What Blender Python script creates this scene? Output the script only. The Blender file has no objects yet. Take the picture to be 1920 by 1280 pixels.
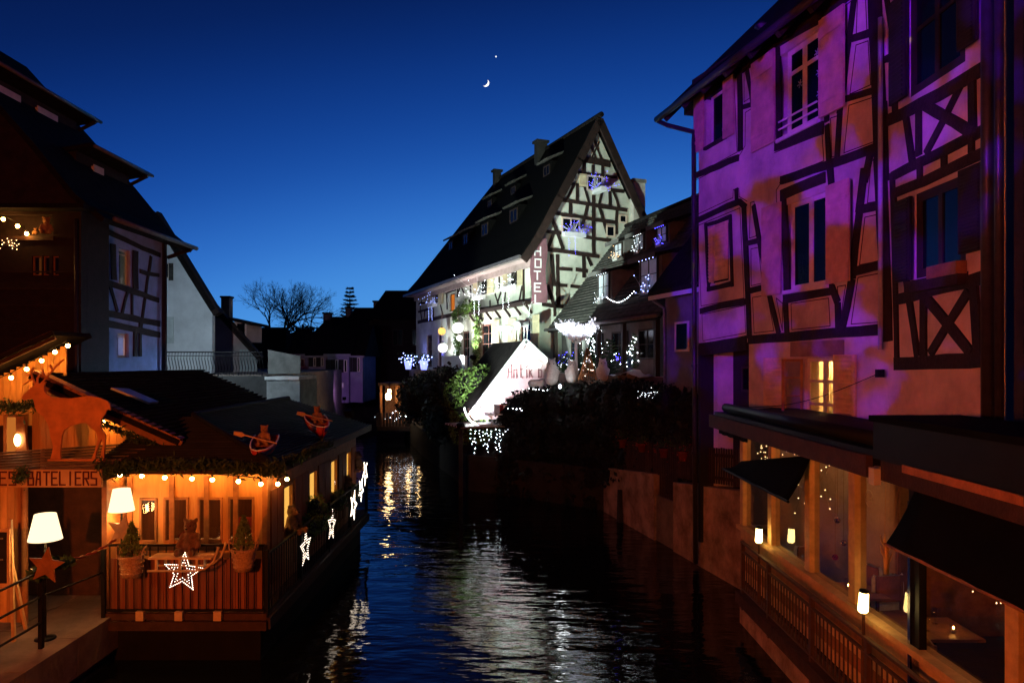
import bpy, bmesh, math, random
from mathutils import Vector, Matrix, noise as mnoise

random.seed(7)
sc = bpy.context.scene
C = sc.collection
PI = math.pi

# ------------------------------------------------------------------ camera, sky, exposure
H, F, CX, HY = 4.7, 1344.0, 960.0, 680.0        # eye height above the water, focal length in px, horizon row
cam = bpy.data.cameras.new('camera')
cam.sensor_width = 36.0
cam.lens = 36.0 * F / 1920.0
cam.shift_y = (HY - 640.0) / 1920.0
cam.clip_start = 0.1
cam.clip_end = 6000
camo = bpy.data.objects.new('camera', cam)
camo.location = (0, 0, H)
camo.rotation_euler = (PI / 2, 0, 0)
C.objects.link(camo)
sc.camera = camo

SKY_STRENGTH = 1.0
w = bpy.data.worlds.new('World')
sc.world = w
w.use_nodes = True
nt = w.node_tree
nt.nodes.clear()
o_ = nt.nodes.new('ShaderNodeOutputWorld')
bg = nt.nodes.new('ShaderNodeBackground')
tc = nt.nodes.new('ShaderNodeTexCoord')
sp = nt.nodes.new('ShaderNodeSeparateXYZ')
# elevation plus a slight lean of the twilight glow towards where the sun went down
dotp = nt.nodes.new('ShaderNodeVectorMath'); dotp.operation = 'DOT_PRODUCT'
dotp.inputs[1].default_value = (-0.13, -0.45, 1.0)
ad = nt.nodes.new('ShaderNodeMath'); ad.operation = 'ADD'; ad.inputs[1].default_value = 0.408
rp = nt.nodes.new('ShaderNodeValToRGB')
rp.color_ramp.interpolation = 'B_SPLINE'
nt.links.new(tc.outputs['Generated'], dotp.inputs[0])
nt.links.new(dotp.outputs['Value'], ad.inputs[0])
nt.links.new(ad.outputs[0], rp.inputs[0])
els = rp.color_ramp.elements
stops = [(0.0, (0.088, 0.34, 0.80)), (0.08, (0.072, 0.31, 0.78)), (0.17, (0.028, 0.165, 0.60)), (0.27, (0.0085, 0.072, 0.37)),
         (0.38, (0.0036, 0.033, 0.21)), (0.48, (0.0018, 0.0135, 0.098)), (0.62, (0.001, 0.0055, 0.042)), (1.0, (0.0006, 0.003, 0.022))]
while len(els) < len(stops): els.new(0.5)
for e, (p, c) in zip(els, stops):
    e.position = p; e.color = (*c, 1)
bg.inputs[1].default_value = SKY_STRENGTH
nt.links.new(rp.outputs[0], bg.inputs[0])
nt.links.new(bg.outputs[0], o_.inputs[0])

sc.view_settings.view_transform = 'Standard'
sc.view_settings.look = 'None'
sc.view_settings.exposure = 0.0
sc.view_settings.gamma = 1.0
sc.render.engine = 'CYCLES'
sc.cycles.use_denoising = True
sc.cycles.max_bounces = 6
sc.cycles.sample_clamp_indirect = 4.0
sc.cycles.sample_clamp_direct = 0.0
sc.cycles.caustics_reflective = False
sc.cycles.caustics_refractive = False

# ------------------------------------------------------------------ materials
MATS = {}
def mat(name, col, rough=0.8, var=0.25, scale=3.0, metal=0.0, bump=0.0, bscale=None, emit=None, estr=0.0, rnd=0.0,
        stretch=(1, 1, 1), col2=None, spec=0.3, trans=0.0, alpha=1.0):
    if name in MATS: return MATS[name]
    m = bpy.data.materials.new(name); m.use_nodes = True
    n, l = m.node_tree.nodes, m.node_tree.links
    b = n['Principled BSDF']
    b.inputs['Roughness'].default_value = rough
    b.inputs['Metallic'].default_value = metal
    b.inputs['Specular IOR Level'].default_value = spec
    b.inputs['Base Color'].default_value = (*col, 1)
    if trans: b.inputs['Transmission Weight'].default_value = trans
    if alpha < 1: b.inputs['Alpha'].default_value = alpha
    if emit:
        b.inputs['Emission Color'].default_value = (*emit, 1)
        b.inputs['Emission Strength'].default_value = estr
    if var > 0 or bump > 0:
        g = n.new('ShaderNodeNewGeometry')
        mp = n.new('ShaderNodeMapping'); mp.inputs['Scale'].default_value = stretch
        l.new(g.outputs['Position'], mp.inputs[0])
    if var > 0:
        nz = n.new('ShaderNodeTexNoise'); nz.inputs['Scale'].default_value = scale; nz.inputs['Detail'].default_value = 7
        nz.inputs['Roughness'].default_value = 0.65
        l.new(mp.outputs[0], nz.inputs['Vector'])
        r = n.new('ShaderNodeValToRGB')
        c2 = col2 or tuple(x * (1 - var) for x in col)
        r.color_ramp.elements[0].color = (*c2, 1); r.color_ramp.elements[0].position = 0.34
        r.color_ramp.elements[1].color = (*(min(1, x * (1 + var * .4)) for x in col), 1); r.color_ramp.elements[1].position = 0.66
        l.new(nz.outputs['Fac'], r.inputs[0])
        out = r.outputs[0]
        if rnd:
            oi = n.new('ShaderNodeObjectInfo'); mr = n.new('ShaderNodeMapRange')
            mr.inputs['To Min'].default_value = 1 - rnd; mr.inputs['To Max'].default_value = 1 + rnd * .6
            l.new(oi.outputs['Random'], mr.inputs['Value'])
            vm = n.new('ShaderNodeVectorMath'); vm.operation = 'SCALE'
            l.new(out, vm.inputs[0]); l.new(mr.outputs[0], vm.inputs['Scale'])
            out = vm.outputs[0]
        l.new(out, b.inputs['Base Color'])
    if bump > 0:
        n2 = n.new('ShaderNodeTexNoise'); n2.inputs['Scale'].default_value = bscale or scale * 6; n2.inputs['Detail'].default_value = 6
        l.new(mp.outputs[0], n2.inputs['Vector'])
        bp = n.new('ShaderNodeBump'); bp.inputs['Strength'].default_value = min(1, bump); bp.inputs['Distance'].default_value = 0.02
        l.new(n2.outputs['Fac'], bp.inputs['Height']); l.new(bp.outputs[0], b.inputs['Normal'])
    MATS[name] = m
    return m

def emis(name, col, strength):
    if name in MATS: return MATS[name]
    m = bpy.data.materials.new(name); m.use_nodes = True
    n = m.node_tree.nodes; n.clear()
    o = n.new('ShaderNodeOutputMaterial'); e = n.new('ShaderNodeEmission')
    e.inputs[0].default_value = (*col, 1); e.inputs[1].default_value = strength
    m.node_tree.links.new(e.outputs[0], o.inputs[0])
    MATS[name] = m
    return m

def glassmat(name, tint=(.82, .82, .82), rough=0.02, refl=1.0):
    # thin window glass: mirror by Fresnel, otherwise clear
    if name in MATS: return MATS[name]
    m = bpy.data.materials.new(name); m.use_nodes = True
    n, l = m.node_tree.nodes, m.node_tree.links; n.clear()
    o = n.new('ShaderNodeOutputMaterial'); mx = n.new('ShaderNodeMixShader'); fr = n.new('ShaderNodeFresnel')
    fr.inputs[0].default_value = 1.5
    t = n.new('ShaderNodeBsdfTransparent'); t.inputs[0].default_value = (*tint, 1)
    g = n.new('ShaderNodeBsdfGlossy'); g.inputs['Roughness'].default_value = rough
    gm_ = n.new('ShaderNodeNewGeometry'); iv_ = n.new('ShaderNodeMath'); iv_.operation = 'SUBTRACT'; iv_.inputs[0].default_value = 1.0; l.new(gm_.outputs['Backfacing'], iv_.inputs[1])
    ml = n.new('ShaderNodeMath'); ml.operation = 'MULTIPLY'; l.new(fr.outputs[0], ml.inputs[0]); l.new(iv_.outputs[0], ml.inputs[1])
    l.new(ml.outputs[0], mx.inputs[0]); l.new(t.outputs[0], mx.inputs[1]); l.new(g.outputs[0], mx.inputs[2])
    l.new(mx.outputs[0], o.inputs[0])
    MATS[name] = m
    return m

M_ = {
 'timber': mat('old_timber', (0.030, 0.015, 0.012), .8, .5, 4, bump=.6, bscale=20, rnd=.3, stretch=(1, 1, 1)),
 'plaster_warm': mat('lime_plaster', (0.66, 0.48, 0.39), .9, .38, 1.0, bump=.5, bscale=25),
 'plaster_cream': mat('cream_plaster', (0.66, 0.68, 0.58), .9, .25, 1.1, bump=.5, bscale=25),
 'plaster_white': mat('white_plaster', (0.72, 0.74, 0.74), .9, .22, .8, bump=.4, bscale=20),
 'plaster_pink': mat('pinkish_plaster', (0.46, 0.36, 0.34), .9, .25, .9, bump=.4, bscale=20),
 'plaster_blue': mat('violet_blue_plaster', (0.36, 0.44, 0.74), .9, .3, 1.4, bump=.4, bscale=20),
 'shutter_pink': mat('faded_pink_shutter_paint', (0.64, 0.34, 0.24), .6, .25, 4, bump=.2, rnd=.1),
 'shutter_cream': mat('cream_shutter_paint', (0.66, 0.56, 0.36), .6, .2, 4, rnd=.1),
 'shutter_orange': mat('ochre_shutter_paint', (0.82, 0.52, 0.26), .6, .2, 4, rnd=.1),
 'shutter_dark': mat('dark_brown_shutter', (0.022, 0.012, 0.012), .7, .3, 4),
 'frame_white': mat('cream_window_paint', (0.74, 0.58, 0.46), .5, .15, 5),
 'frame_dark': mat('dark_window_frame', (0.03, 0.018, 0.014), .6, .3, 5),
 'line': mat('maroon_line_paint', (0.07, 0.006, 0.012), .8, .2, 5),
 'tile': mat('dark_roof_tile', (0.014, 0.011, 0.011), .9, .5, 5, spec=.1, bump=.9, bscale=9, rnd=.15),
 'slate_black': mat('black_slate', (0.0055, 0.005, 0.005), .9, .4, 6, spec=.05, bump=.9, bscale=9),
 'tile_grey': mat('grey_shingle', (0.06, 0.056, 0.05), .9, .5, 4, bump=.8, bscale=14, rnd=.35),
 'ribbed': mat('dark_ribbed_roofing', (0.016, 0.015, 0.017), .7, .4, 3, rnd=.3, spec=.15),
 'gutter': mat('zinc_gutter', (0.20, 0.18, 0.18), .45, .3, 6, metal=.5),
 'pipe': mat('dark_drainpipe', (0.05, 0.04, 0.045), .45, .3, 6, metal=.4),
 'plank': mat('honey_pine_plank', (0.60, 0.28, 0.085), .55, .3, 5, bump=.4, bscale=22, rnd=.28, stretch=(1.5, 1.5, .25)),
 'plank_red': mat('red_brown_plank', (0.24, 0.075, 0.03), .6, .35, 5, bump=.4, bscale=22, rnd=.35, stretch=(1.5, 1.5, .25)),
 'wood': mat('varnished_brown_wood', (0.34, 0.135, 0.045), .5, .35, 6, bump=.3, rnd=.2),
 'wood_pale': mat('pale_pine', (0.66, 0.42, 0.19), .5, .25, 6, bump=.2, rnd=.15),
 'wood_dark': mat('dark_brown_board', (0.06, 0.026, 0.014), .7, .4, 5, bump=.4, rnd=.35),
 'rust_board': mat('rust_coloured_board', (0.62, 0.23, 0.06), .7, .3, 4),
 'slat': mat('weathered_slat', (0.13, 0.075, 0.045), .7, .4, 8, rnd=.3),
 'metal_black': mat('black_painted_metal', (0.008, 0.0075, 0.008), .5, .3, 8, spec=.15),
 'metal_rail': mat('brown_painted_rail', (0.11, 0.06, 0.035), .45, .3, 8, metal=.2),
 'concrete': mat('worn_concrete', (0.20, 0.15, 0.12), .9, .4, 1.6, bump=.6, bscale=14, rnd=.12),
 'stonewall': mat('damp_rendered_wall', (0.40, 0.26, 0.19), .95, .6, 1.7, bump=.8, bscale=8, col2=(0.16, 0.095, 0.06)),
 'stone_grey': mat('grey_stone', (0.20, 0.20, 0.19), .95, .45, 1.5, bump=.7, bscale=9),
 'stone_dark': mat('dark_wet_stone', (0.03, 0.028, 0.026), .8, .5, 1.5, bump=.7, bscale=9),
 'soil': mat('dark_soil', (0.035, 0.027, 0.02), .95, .4, 2, bump=.5),
 'leaf': mat('evergreen_leaf', (0.045, 0.085, 0.022), .6, .5, 7),
 'leaf_bright': mat('box_bush_leaf', (0.10, 0.19, 0.035), .6, .5, 8),
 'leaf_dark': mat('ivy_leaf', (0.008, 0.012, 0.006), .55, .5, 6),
 'fir': mat('fir_needle', (0.045, 0.11, 0.040), .6, .4, 9),
 'bark': mat('bare_bark', (0.025, 0.020, 0.020), .9, .4, 6),
 'black': mat('flat_black', (0.006, 0.006, 0.007), .9, 0),
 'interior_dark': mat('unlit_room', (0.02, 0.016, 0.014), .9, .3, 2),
 'fabric_black': mat('black_awning_cloth', (0.004, 0.004, 0.0045), .85, .35, 3, bump=.3, spec=.05),
 'white': mat('white_paint', (0.80, 0.80, 0.80), .6, .08, 5),
 'white_fur': mat('white_artificial_fur', (0.82, 0.80, 0.76), .95, .2, 14, bump=1, bscale=60),
 'fur_brown': mat('brown_plush', (0.20, 0.10, 0.05), .95, .5, 22, bump=1, bscale=90),
 'fur_tan': mat('tan_plush', (0.42, 0.22, 0.10), .95, .4, 22, bump=1, bscale=90),
 'pink_board': mat('dusty_pink_board', (0.22, 0.10, 0.12), .8, .22, 3),
 'red': mat('red_paint', (0.42, 0.03, 0.02), .5, .2, 5),
 'blue': mat('blue_paint', (0.04, 0.07, 0.28), .5, .2, 5),
 'snow': mat('white_felt_snow', (0.78, 0.80, 0.82), .95, .12, 5, bump=.6),
 'wicker': mat('wicker', (0.50, 0.29, 0.14), .8, .5, 40, bump=.8, bscale=60),
 'rope': mat('hemp_rope', (0.40, 0.22, 0.11), .9, .3, 40),
 'cloth_red': mat('red_cushion', (0.30, 0.03, 0.02), .9, .3, 9),
 'cloth_white': mat('white_tablecloth', (0.62, 0.56, 0.48), .9, .15, 6),
 'chalk': mat('chalkboard', (0.02, 0.02, 0.02), .8, .3, 6),
 'glass': glassmat('window_glass'),
 'glass_dark': mat('dark_reflecting_glass', (0.004, 0.005, 0.007), .10, 0, scale=1.0, spec=.22, bump=.25, bscale=2.2),
 'gold': mat('gold_glass', (0.6, 0.35, 0.12), .15, .2, 8, metal=.9),
 'brick_chim': mat('rendered_chimney', (0.26, 0.23, 0.20), .9, .4, 2.5, bump=.5),
}

# ------------------------------------------------------------------ object helpers
W = {}
CH = {}
I4 = Matrix.Identity(4)
def T(*v): return Matrix.Translation(Vector(v))
def RZ(a): return Matrix.Rotation(a, 4, 'Z')
def RY(a): return Matrix.Rotation(a, 4, 'Y')
def RX(a): return Matrix.Rotation(a, 4, 'X')
def S(x, y, z): return Matrix.Diagonal((x, y, z, 1))

def tag(o, label, cat, group=None):
    o['label'] = label; o['category'] = cat
    if group: o['group'] = group
    return o
def kind(o, k): o['kind'] = k; return o

def thing(name, label, cat, loc=(0, 0, 0), rz=0.0, group=None):
    o = bpy.data.objects.new(name, None); C.objects.link(o)
    o.empty_display_size = 0.2
    M = T(*loc) @ RZ(rz)
    o.matrix_basis = M; W[o] = M
    return tag(o, label, cat, group)

def add(name, me, m, parent=None, M=None):
    """link one mesh object; M is its world matrix"""
    M = M if M is not None else I4
    o = bpy.data.objects.new(name, me); C.objects.link(o)
    if m is not None:
        if not me.materials: me.materials.append(m)
        elif me.materials[0] != m:
            o.material_slots[0].link = 'OBJECT'; o.material_slots[0].material = m
    if parent is not None:
        o.parent = parent
        CH.setdefault(parent, []).append(o)
        o.matrix_parent_inverse = W[parent].inverted()
        o.matrix_basis = M
    else:
        o.matrix_basis = M
    W[o] = M
    return o

def copy_tree(o, M, parent=None):
    c = o.copy(); C.objects.link(c)
    c.parent = parent
    W[c] = M
    c.matrix_parent_inverse = W[parent].inverted() if parent is not None else I4
    c.matrix_basis = M
    if parent is not None: CH.setdefault(parent, []).append(c)
    for ch in list(CH.get(o, ())):
        copy_tree(ch, M @ W[o].inverted() @ W[ch], c)
    return c

def mesh(name, verts, faces, smooth=False):
    me = bpy.data.meshes.new(name)
    me.from_pydata([tuple(v) for v in verts], [], faces)
    me.update()
    if smooth:
        for p in me.polygons: p.use_smooth = True
    return me

def bm_mesh(name, bm, smooth=False):
    me = bpy.data.meshes.new(name); bm.to_mesh(me); bm.free()
    if smooth:
        for p in me.polygons: p.use_smooth = True
    return me

_cube = {}
def cube_mesh(m):
    k = m.name
    if k not in _cube:
        v = [(x, y, z) for x in (-.5, .5) for y in (-.5, .5) for z in (-.5, .5)]
        f = [(0, 1, 3, 2), (4, 6, 7, 5), (0, 4, 5, 1), (2, 3, 7, 6), (0, 2, 6, 4), (1, 5, 7, 3)]
        me = mesh('box', v, f); me.materials.append(m); _cube[k] = me
    return _cube[k]
_cyl = {}
def cyl_mesh(m, n=10):
    k = (m.name, n)
    if k not in _cyl:
        bm = bmesh.new(); bmesh.ops.create_cone(bm, cap_ends=True, segments=n, radius1=1, radius2=1, depth=1)
        me = bm_mesh('rod', bm); me.materials.append(m)
        for p in me.polygons: p.use_smooth = len(p.vertices) == 4
        _cyl[k] = me
    return _cyl[k]
_sph = {}
def sph_mesh(m, sub=2):
    k = (m.name, sub)
    if k not in _sph:
        bm = bmesh.new(); bmesh.ops.create_icosphere(bm, subdivisions=sub, radius=1)
        me = bm_mesh('ball', bm, True); me.materials.append(m); _sph[k] = me
    return _sph[k]

class Frame:
    """a vertical working plane: local x along it (rightwards in the photo), local y into the building, z up"""
    def __init__(s, x, y, ux, uy, z0=0.0):
        L = math.hypot(ux, uy); s.o = (x, y); s.u = (ux / L, uy / L); s.z0 = z0
        s.a = math.atan2(s.u[1], s.u[0])
        s.M = T(x, y, z0) @ RZ(s.a)
    def uv(s, px, py):
        dx = (px - CX) / F
        # o + u*t = d*(dx,1)
        den = s.u[0] - dx * s.u[1]
        t = (dx * s.o[1] - s.o[0]) / den
        d = s.o[1] + s.u[1] * t
        return (t, H - (py - HY) / F * d - s.z0)
    def w(s, x, y, z): return s.M @ Vector((x, y, z))

def front(d, z0=0.0): return Frame(0, d, 1, 0, z0)
def side_right(x, z0=0.0): return Frame(x, 0, 0, -1, z0)     # wall on the right bank, faces -x
def side_left(x, z0=0.0): return Frame(x, 0, 0, 1, z0)       # wall on the left bank, faces +x
def at(px, py, d): return Vector(((px - CX) / F * d, d, H - (py - HY) / F * d))
def crop(x0, y0, k):
    return lambda x, y: (x0 + k * x, y0 + k * y)

def box(name, parent, m, fr, x0, x1, y0, y1, z0, z1):
    Mf = fr.M if isinstance(fr, Frame) else fr
    return add(name, cube_mesh(m), None, parent, Mf @ T((x0 + x1) / 2, (y0 + y1) / 2, (z0 + z1) / 2) @ S(abs(x1 - x0), abs(y1 - y0), abs(z1 - z0)))

def beam(name, parent, m, fr, a, b, wid, y0=-0.03, y1=0.02, ext=0.0):
    """straight timber in the plane of fr from a to b (x,z)"""
    Mf = fr.M if isinstance(fr, Frame) else fr
    dx, dz = b[0] - a[0], b[1] - a[1]; L = math.hypot(dx, dz)
    return add(name, cube_mesh(m), None, parent, Mf @ T((a[0] + b[0]) / 2, (y0 + y1) / 2, (a[1] + b[1]) / 2) @ RY(-math.atan2(dz, dx)) @ S(L + 2 * ext, y1 - y0, wid))

_rb = random.Random(77)
def wbeam(name, parent, m, fr, a, b, wid, y0=-0.03, y1=0.02, wob=.012):
    """hand-hewn timber: like beam, with uneven edges"""
    Mf = fr.M if isinstance(fr, Frame) else fr
    dx, dz = b[0] - a[0], b[1] - a[1]; L = math.hypot(dx, dz); ux, uz = dx / L, dz / L
    n = max(1, min(6, int(L / .38))); V, Fc = [], []; bow = _rb.uniform(-1, 1) * wob * 1.6
    for i in range(n + 1):
        t = i / n; o = bow * math.sin(PI * t) + (_rb.uniform(-.5, .5) * wob if 0 < i < n else 0)
        for s_ in (-1, 1):
            h = wid / 2 * s_ + _rb.uniform(-.6, .6) * wob + o
            x, z = a[0] + dx * t - uz * h, a[1] + dz * t + ux * h
            V += [(x, y0 + _rb.uniform(-.003, .003), z), (x, y1, z)]
    for i in range(n):
        k = 4 * i
        Fc += [(k, k + 2, k + 6, k + 4), (k, k + 4, k + 5, k + 1), (k + 2, k + 3, k + 7, k + 6)]
    Fc += [(0, 1, 3, 2), (4 * n, 4 * n + 2, 4 * n + 3, 4 * n + 1)]
    me = mesh(name, V, Fc)
    bm = bmesh.new(); bm.from_mesh(me); bmesh.ops.recalc_face_normals(bm, faces=bm.faces); bm.to_mesh(me); bm.free()
    return add(name, me, m, parent, Mf)

def align(a, b):
    d = Vector(b) - Vector(a); q = d.to_track_quat('Z', 'Y')
    return T(*((Vector(a) + Vector(b)) / 2)) @ q.to_matrix().to_4x4(), d.length
def rod(name, parent, m, a, b, r, n=8):
    A, L = align(a, b)
    return add(name, cyl_mesh(m, n), None, parent, A @ S(r, r, L))
def bar(name, parent, m, a, b, w1, w2):
    A, L = align(a, b)
    return add(name, cube_mesh(m), None, parent, A @ S(w1, w2, L))
def ball(name, parent, m, c, r, sub=2, sc_=(1, 1, 1)):
    return add(name, sph_mesh(m, sub), None, parent, T(*c) @ S(r * sc_[0], r * sc_[1], r * sc_[2]))

def prism(name, parent, m, fr, poly, y0, y1):
    """polygon of (x,z) in the plane, extruded in local y"""
    Mf = fr.M if isinstance(fr, Frame) else fr
    n = len(poly)
    area = sum(poly[i][0] * poly[(i + 1) % n][1] - poly[(i + 1) % n][0] * poly[i][1] for i in range(n))
    if area < 0: poly = poly[::-1]
    v = [(x, y0, z) for x, z in poly] + [(x, y1, z) for x, z in poly]
    f = [tuple(range(n)), tuple(range(2 * n - 1, n - 1, -1))] + [(i, i + n, (i + 1) % n + n, (i + 1) % n) for i in range(n)]
    me = mesh(name, v, f)
    bm = bmesh.new(); bm.from_mesh(me)
    bmesh.ops.triangulate(bm, faces=[q for q in bm.faces if len(q.verts) > 4])
    bmesh.ops.recalc_face_normals(bm, faces=bm.faces)
    bm.to_mesh(me); bm.free()
    return add(name, me, m, parent, Mf)

def tube_mesh(paths, n=6):
    """paths: list of lists of (point, radius) -> one mesh"""
    V, Fc = [], []
    for path in paths:
        base = len(V); k = len(path)
        for i, (p, r) in enumerate(path):
            p = Vector(p)
            t = Vector(path[min(i + 1, k - 1)][0]) - Vector(path[max(i - 1, 0)][0])
            if t.length < 1e-9: t = Vector((0, 0, 1))
            q = t.to_track_quat('Z', 'Y')
            for j in range(n):
                an = 2 * PI * j / n
                V.append(p + q @ Vector((math.cos(an) * r, math.sin(an) * r, 0)))
        for i in range(k - 1):
            for j in range(n):
                a = base + i * n + j; b = base + i * n + (j + 1) % n
                Fc.append((a, b, b + n, a + n))
        Fc.append(tuple(base + j for j in range(n))[::-1]); Fc.append(tuple(base + (k - 1) * n + j for j in range(n)))
    return mesh('tube', V, Fc, True)
def tube(name, parent, m, pts, r, n=6):
    return add(name, tube_mesh([[(p, r) for p in pts]], n), m, parent)

def lathe(name, parent, m, prof, n, M, smooth=True):
    V = [(r * math.cos(2 * PI * j / n), r * math.sin(2 * PI * j / n), z) for r, z in prof for j in range(n)]
    Fc = [(i * n + j, i * n + (j + 1) % n, (i + 1) * n + (j + 1) % n, (i + 1) * n + j) for i in range(len(prof) - 1) for j in range(n)]
    Fc.append(tuple(range(n))[::-1]); Fc.append(tuple((len(prof) - 1) * n + j for j in range(n)))
    return add(name, mesh(name, V, Fc, smooth), m, parent, M)

def wall_holes(name, parent, m, fr, x0, x1, z0, z1, holes, th=0.3, top=None):
    """rectangular wall in plane fr, y from 0 to th, with rectangular openings (hx0,hx1,hz0,hz1)"""
    xs = sorted({x0, x1, *[min(max(h[i], x0), x1) for h in holes for i in (0, 1)]})
    zs = sorted({z0, z1, *[min(max(h[i], z0), z1) for h in holes for i in (2, 3)]})
    def solid(i, j):
        if i < 0 or j < 0 or i >= len(xs) - 1 or j >= len(zs) - 1: return False
        cx, cz = (xs[i] + xs[i + 1]) / 2, (zs[j] + zs[j + 1]) / 2
        return not any(h[0] < cx < h[1] and h[2] < cz < h[3] for h in holes)
    V, Fc = [], []
    def quad(*p):
        b = len(V); V.extend(p); Fc.append((b, b + 1, b + 2, b + 3))
    for i in range(len(xs) - 1):
        for j in range(len(zs) - 1):
            if not solid(i, j): continue
            a, b, c, d = xs[i], xs[i + 1], zs[j], zs[j + 1]
            quad((a, 0, c), (b, 0, c), (b, 0, d), (a, 0, d))
            quad((a, th, c), (a, th, d), (b, th, d), (b, th, c))
            if not solid(i - 1, j): quad((a, 0, c), (a, 0, d), (a, th, d), (a, th, c))
            if not solid(i + 1, j): quad((b, 0, c), (b, th, c), (b, th, d), (b, 0, d))
            if not solid(i, j - 1): quad((a, 0, c), (a, th, c), (b, th, c), (b, 0, c))
            if not solid(i, j + 1): quad((a, 0, d), (b, 0, d), (b, th, d), (a, th, d))
    return add(name, mesh(name, V, Fc), m, parent, fr.M)

def rect_px(fr, p, q):
    """pixel corners (top-left, bottom-right) -> x0,x1,z0,z1 in the plane"""
    a, b = fr.uv(*p), fr.uv(*q)
    return min(a[0], b[0]), max(a[0], b[0]), min(a[1], b[1]), max(a[1], b[1])

def frame_mesh(x0, x1, z0, z1, fw, y0, y1, cols=1, rows=(), mw=None):
    """casement frame with muntins, as one mesh of boxes; also returns the pane rectangles"""
    mw = mw or fw * .7
    bm = bmesh.new()
    def bx(a, b, c, d):
        r = bmesh.ops.create_cube(bm, size=1)
        bmesh.ops.transform(bm, matrix=T((a + b) / 2, (y0 + y1) / 2, (c + d) / 2) @ S(b - a, y1 - y0, d - c), verts=r['verts'])
    bx(x0, x0 + fw, z0, z1); bx(x1 - fw, x1, z0, z1); bx(x0 + fw, x1 - fw, z0, z0 + fw); bx(x0 + fw, x1 - fw, z1 - fw, z1)
    xs = [x0 + fw] + [x0 + fw + (x1 - x0 - 2 * fw) * i / cols for i in range(1, cols)] + [x1 - fw]
    for x in xs[1:-1]: bx(x - mw / 2, x + mw / 2, z0 + fw, z1 - fw)
    zs = [z0 + fw] + [z0 + (z1 - z0) * r for r in rows] + [z1 - fw]
    for z in zs[1:-1]:
        for i in range(len(xs) - 1):
            bx(xs[i] + (mw / 2 if i else 0), xs[i + 1] - (mw / 2 if i < len(xs) - 2 else 0), z - mw * .3, z + mw * .3)
    panes = [(xs[i], xs[i + 1], zs[j], zs[j + 1]) for i in range(len(xs) - 1) for j in range(len(zs) - 1)]
    return bm_mesh('window_frame', bm), panes

def window(parent, fr, x0, x1, z0, z1, m='frame_dark', glass='glass_dark', fw=.06, y=.06, cols=2, rows=(), name='window', mw=None):
    me, panes = frame_mesh(x0, x1, z0, z1, fw, y, y + .05, cols, rows, mw)
    o = add(name, me, M_[m] if isinstance(m, str) else m, parent, fr.M)
    for p in panes:
        box('pane', o, M_[glass] if isinstance(glass, str) else glass, fr, p[0] - .004, p[1] + .004, y + .02, y + .028, p[2] - .004, p[3] + .004)
    return o

def shutter(parent, m, fr, x0, x1, z0, z1, y0=-.06, y1=-.02, slats=0):
    m = M_[m] if isinstance(m, str) else m
    o = box('shutter', parent, m, fr, x0, x1, y0, y1, z0, z1)
    if slats:
        n = slats
        for i in range(n):
            z = z0 + (z1 - z0) * (i + .5) / n
            add('louvre', cube_mesh(m), None, o, fr.M @ T((x0 + x1) / 2, y0 - .006, z) @ RX(.5) @ S((x1 - x0) * .74, .022, (z1 - z0) / n * .62))
    else:
        for z in (z0 + (z1 - z0) * .16, z0 + (z1 - z0) * .82):
            box('batten', o, m, fr, x0 + .02, x1 - .02, y0 - .018, y0, z - .035, z + .035)
    return o

def leaf_cloud(name, parent, m, pts_fn, n, size, seed=1, asp=.6):
    """n small leaf quads at points drawn from pts_fn -> one mesh"""
    rnd = random.Random(seed); V, Fc = [], []
    for _ in range(n):
        p = pts_fn(rnd)
        if p is None: continue
        p = Vector(p); s = size * rnd.uniform(.45, 1.6)
        a = Vector((rnd.gauss(0, 1), rnd.gauss(0, 1), rnd.gauss(0, 1))).normalized()
        b = a.orthogonal().normalized()
        b = (Matrix.Rotation(rnd.uniform(0, 2 * PI), 3, a) @ b)
        c = a.cross(b) * asp
        k = len(V)
        V += [p - b * s * .5, p + c * s * .35, p + b * s * .5, p - c * s * .35]
        Fc.append((k, k + 1, k + 2, k + 3))
    return add(name, mesh(name, V, Fc), m, parent)

def bulbs_mesh(pts, r):
    """tiny fairy lights: octahedra joined in one mesh"""
    V, Fc = [], []
    for p in pts:
        k = len(V); p = Vector(p)
        V += [p + Vector(d) * r for d in ((1, 0, 0), (-1, 0, 0), (0, 1, 0), (0, -1, 0), (0, 0, 1), (0, 0, -1))]
        for a, b, c in ((0, 2, 4), (2, 1, 4), (1, 3, 4), (3, 0, 4), (2, 0, 5), (1, 2, 5), (3, 1, 5), (0, 3, 5)):
            Fc.append((k + a, k + b, k + c))
    return mesh('fairy_bulbs', V, Fc)

def lamp(name, typ, loc, col, power, parent=None, radius=.1, aim=None, size=60, blend=.5):
    L = bpy.data.lights.new(name, typ); L.color = col; L.energy = power
    L.shadow_soft_size = radius
    if typ == 'SPOT': L.spot_size = math.radians(size); L.spot_blend = blend
    o = bpy.data.objects.new(name, L); C.objects.link(o)
    M = T(*loc)
    if aim is not None:
        M = M @ (Vector(aim) - Vector(loc)).to_track_quat('-Z', 'Y').to_matrix().to_4x4()
    if parent is not None:
        o.parent = parent; o.matrix_parent_inverse = W[parent].inverted(); o.matrix_basis = M
    else: o.matrix_basis = M
    W[o] = M
    return o

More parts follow.
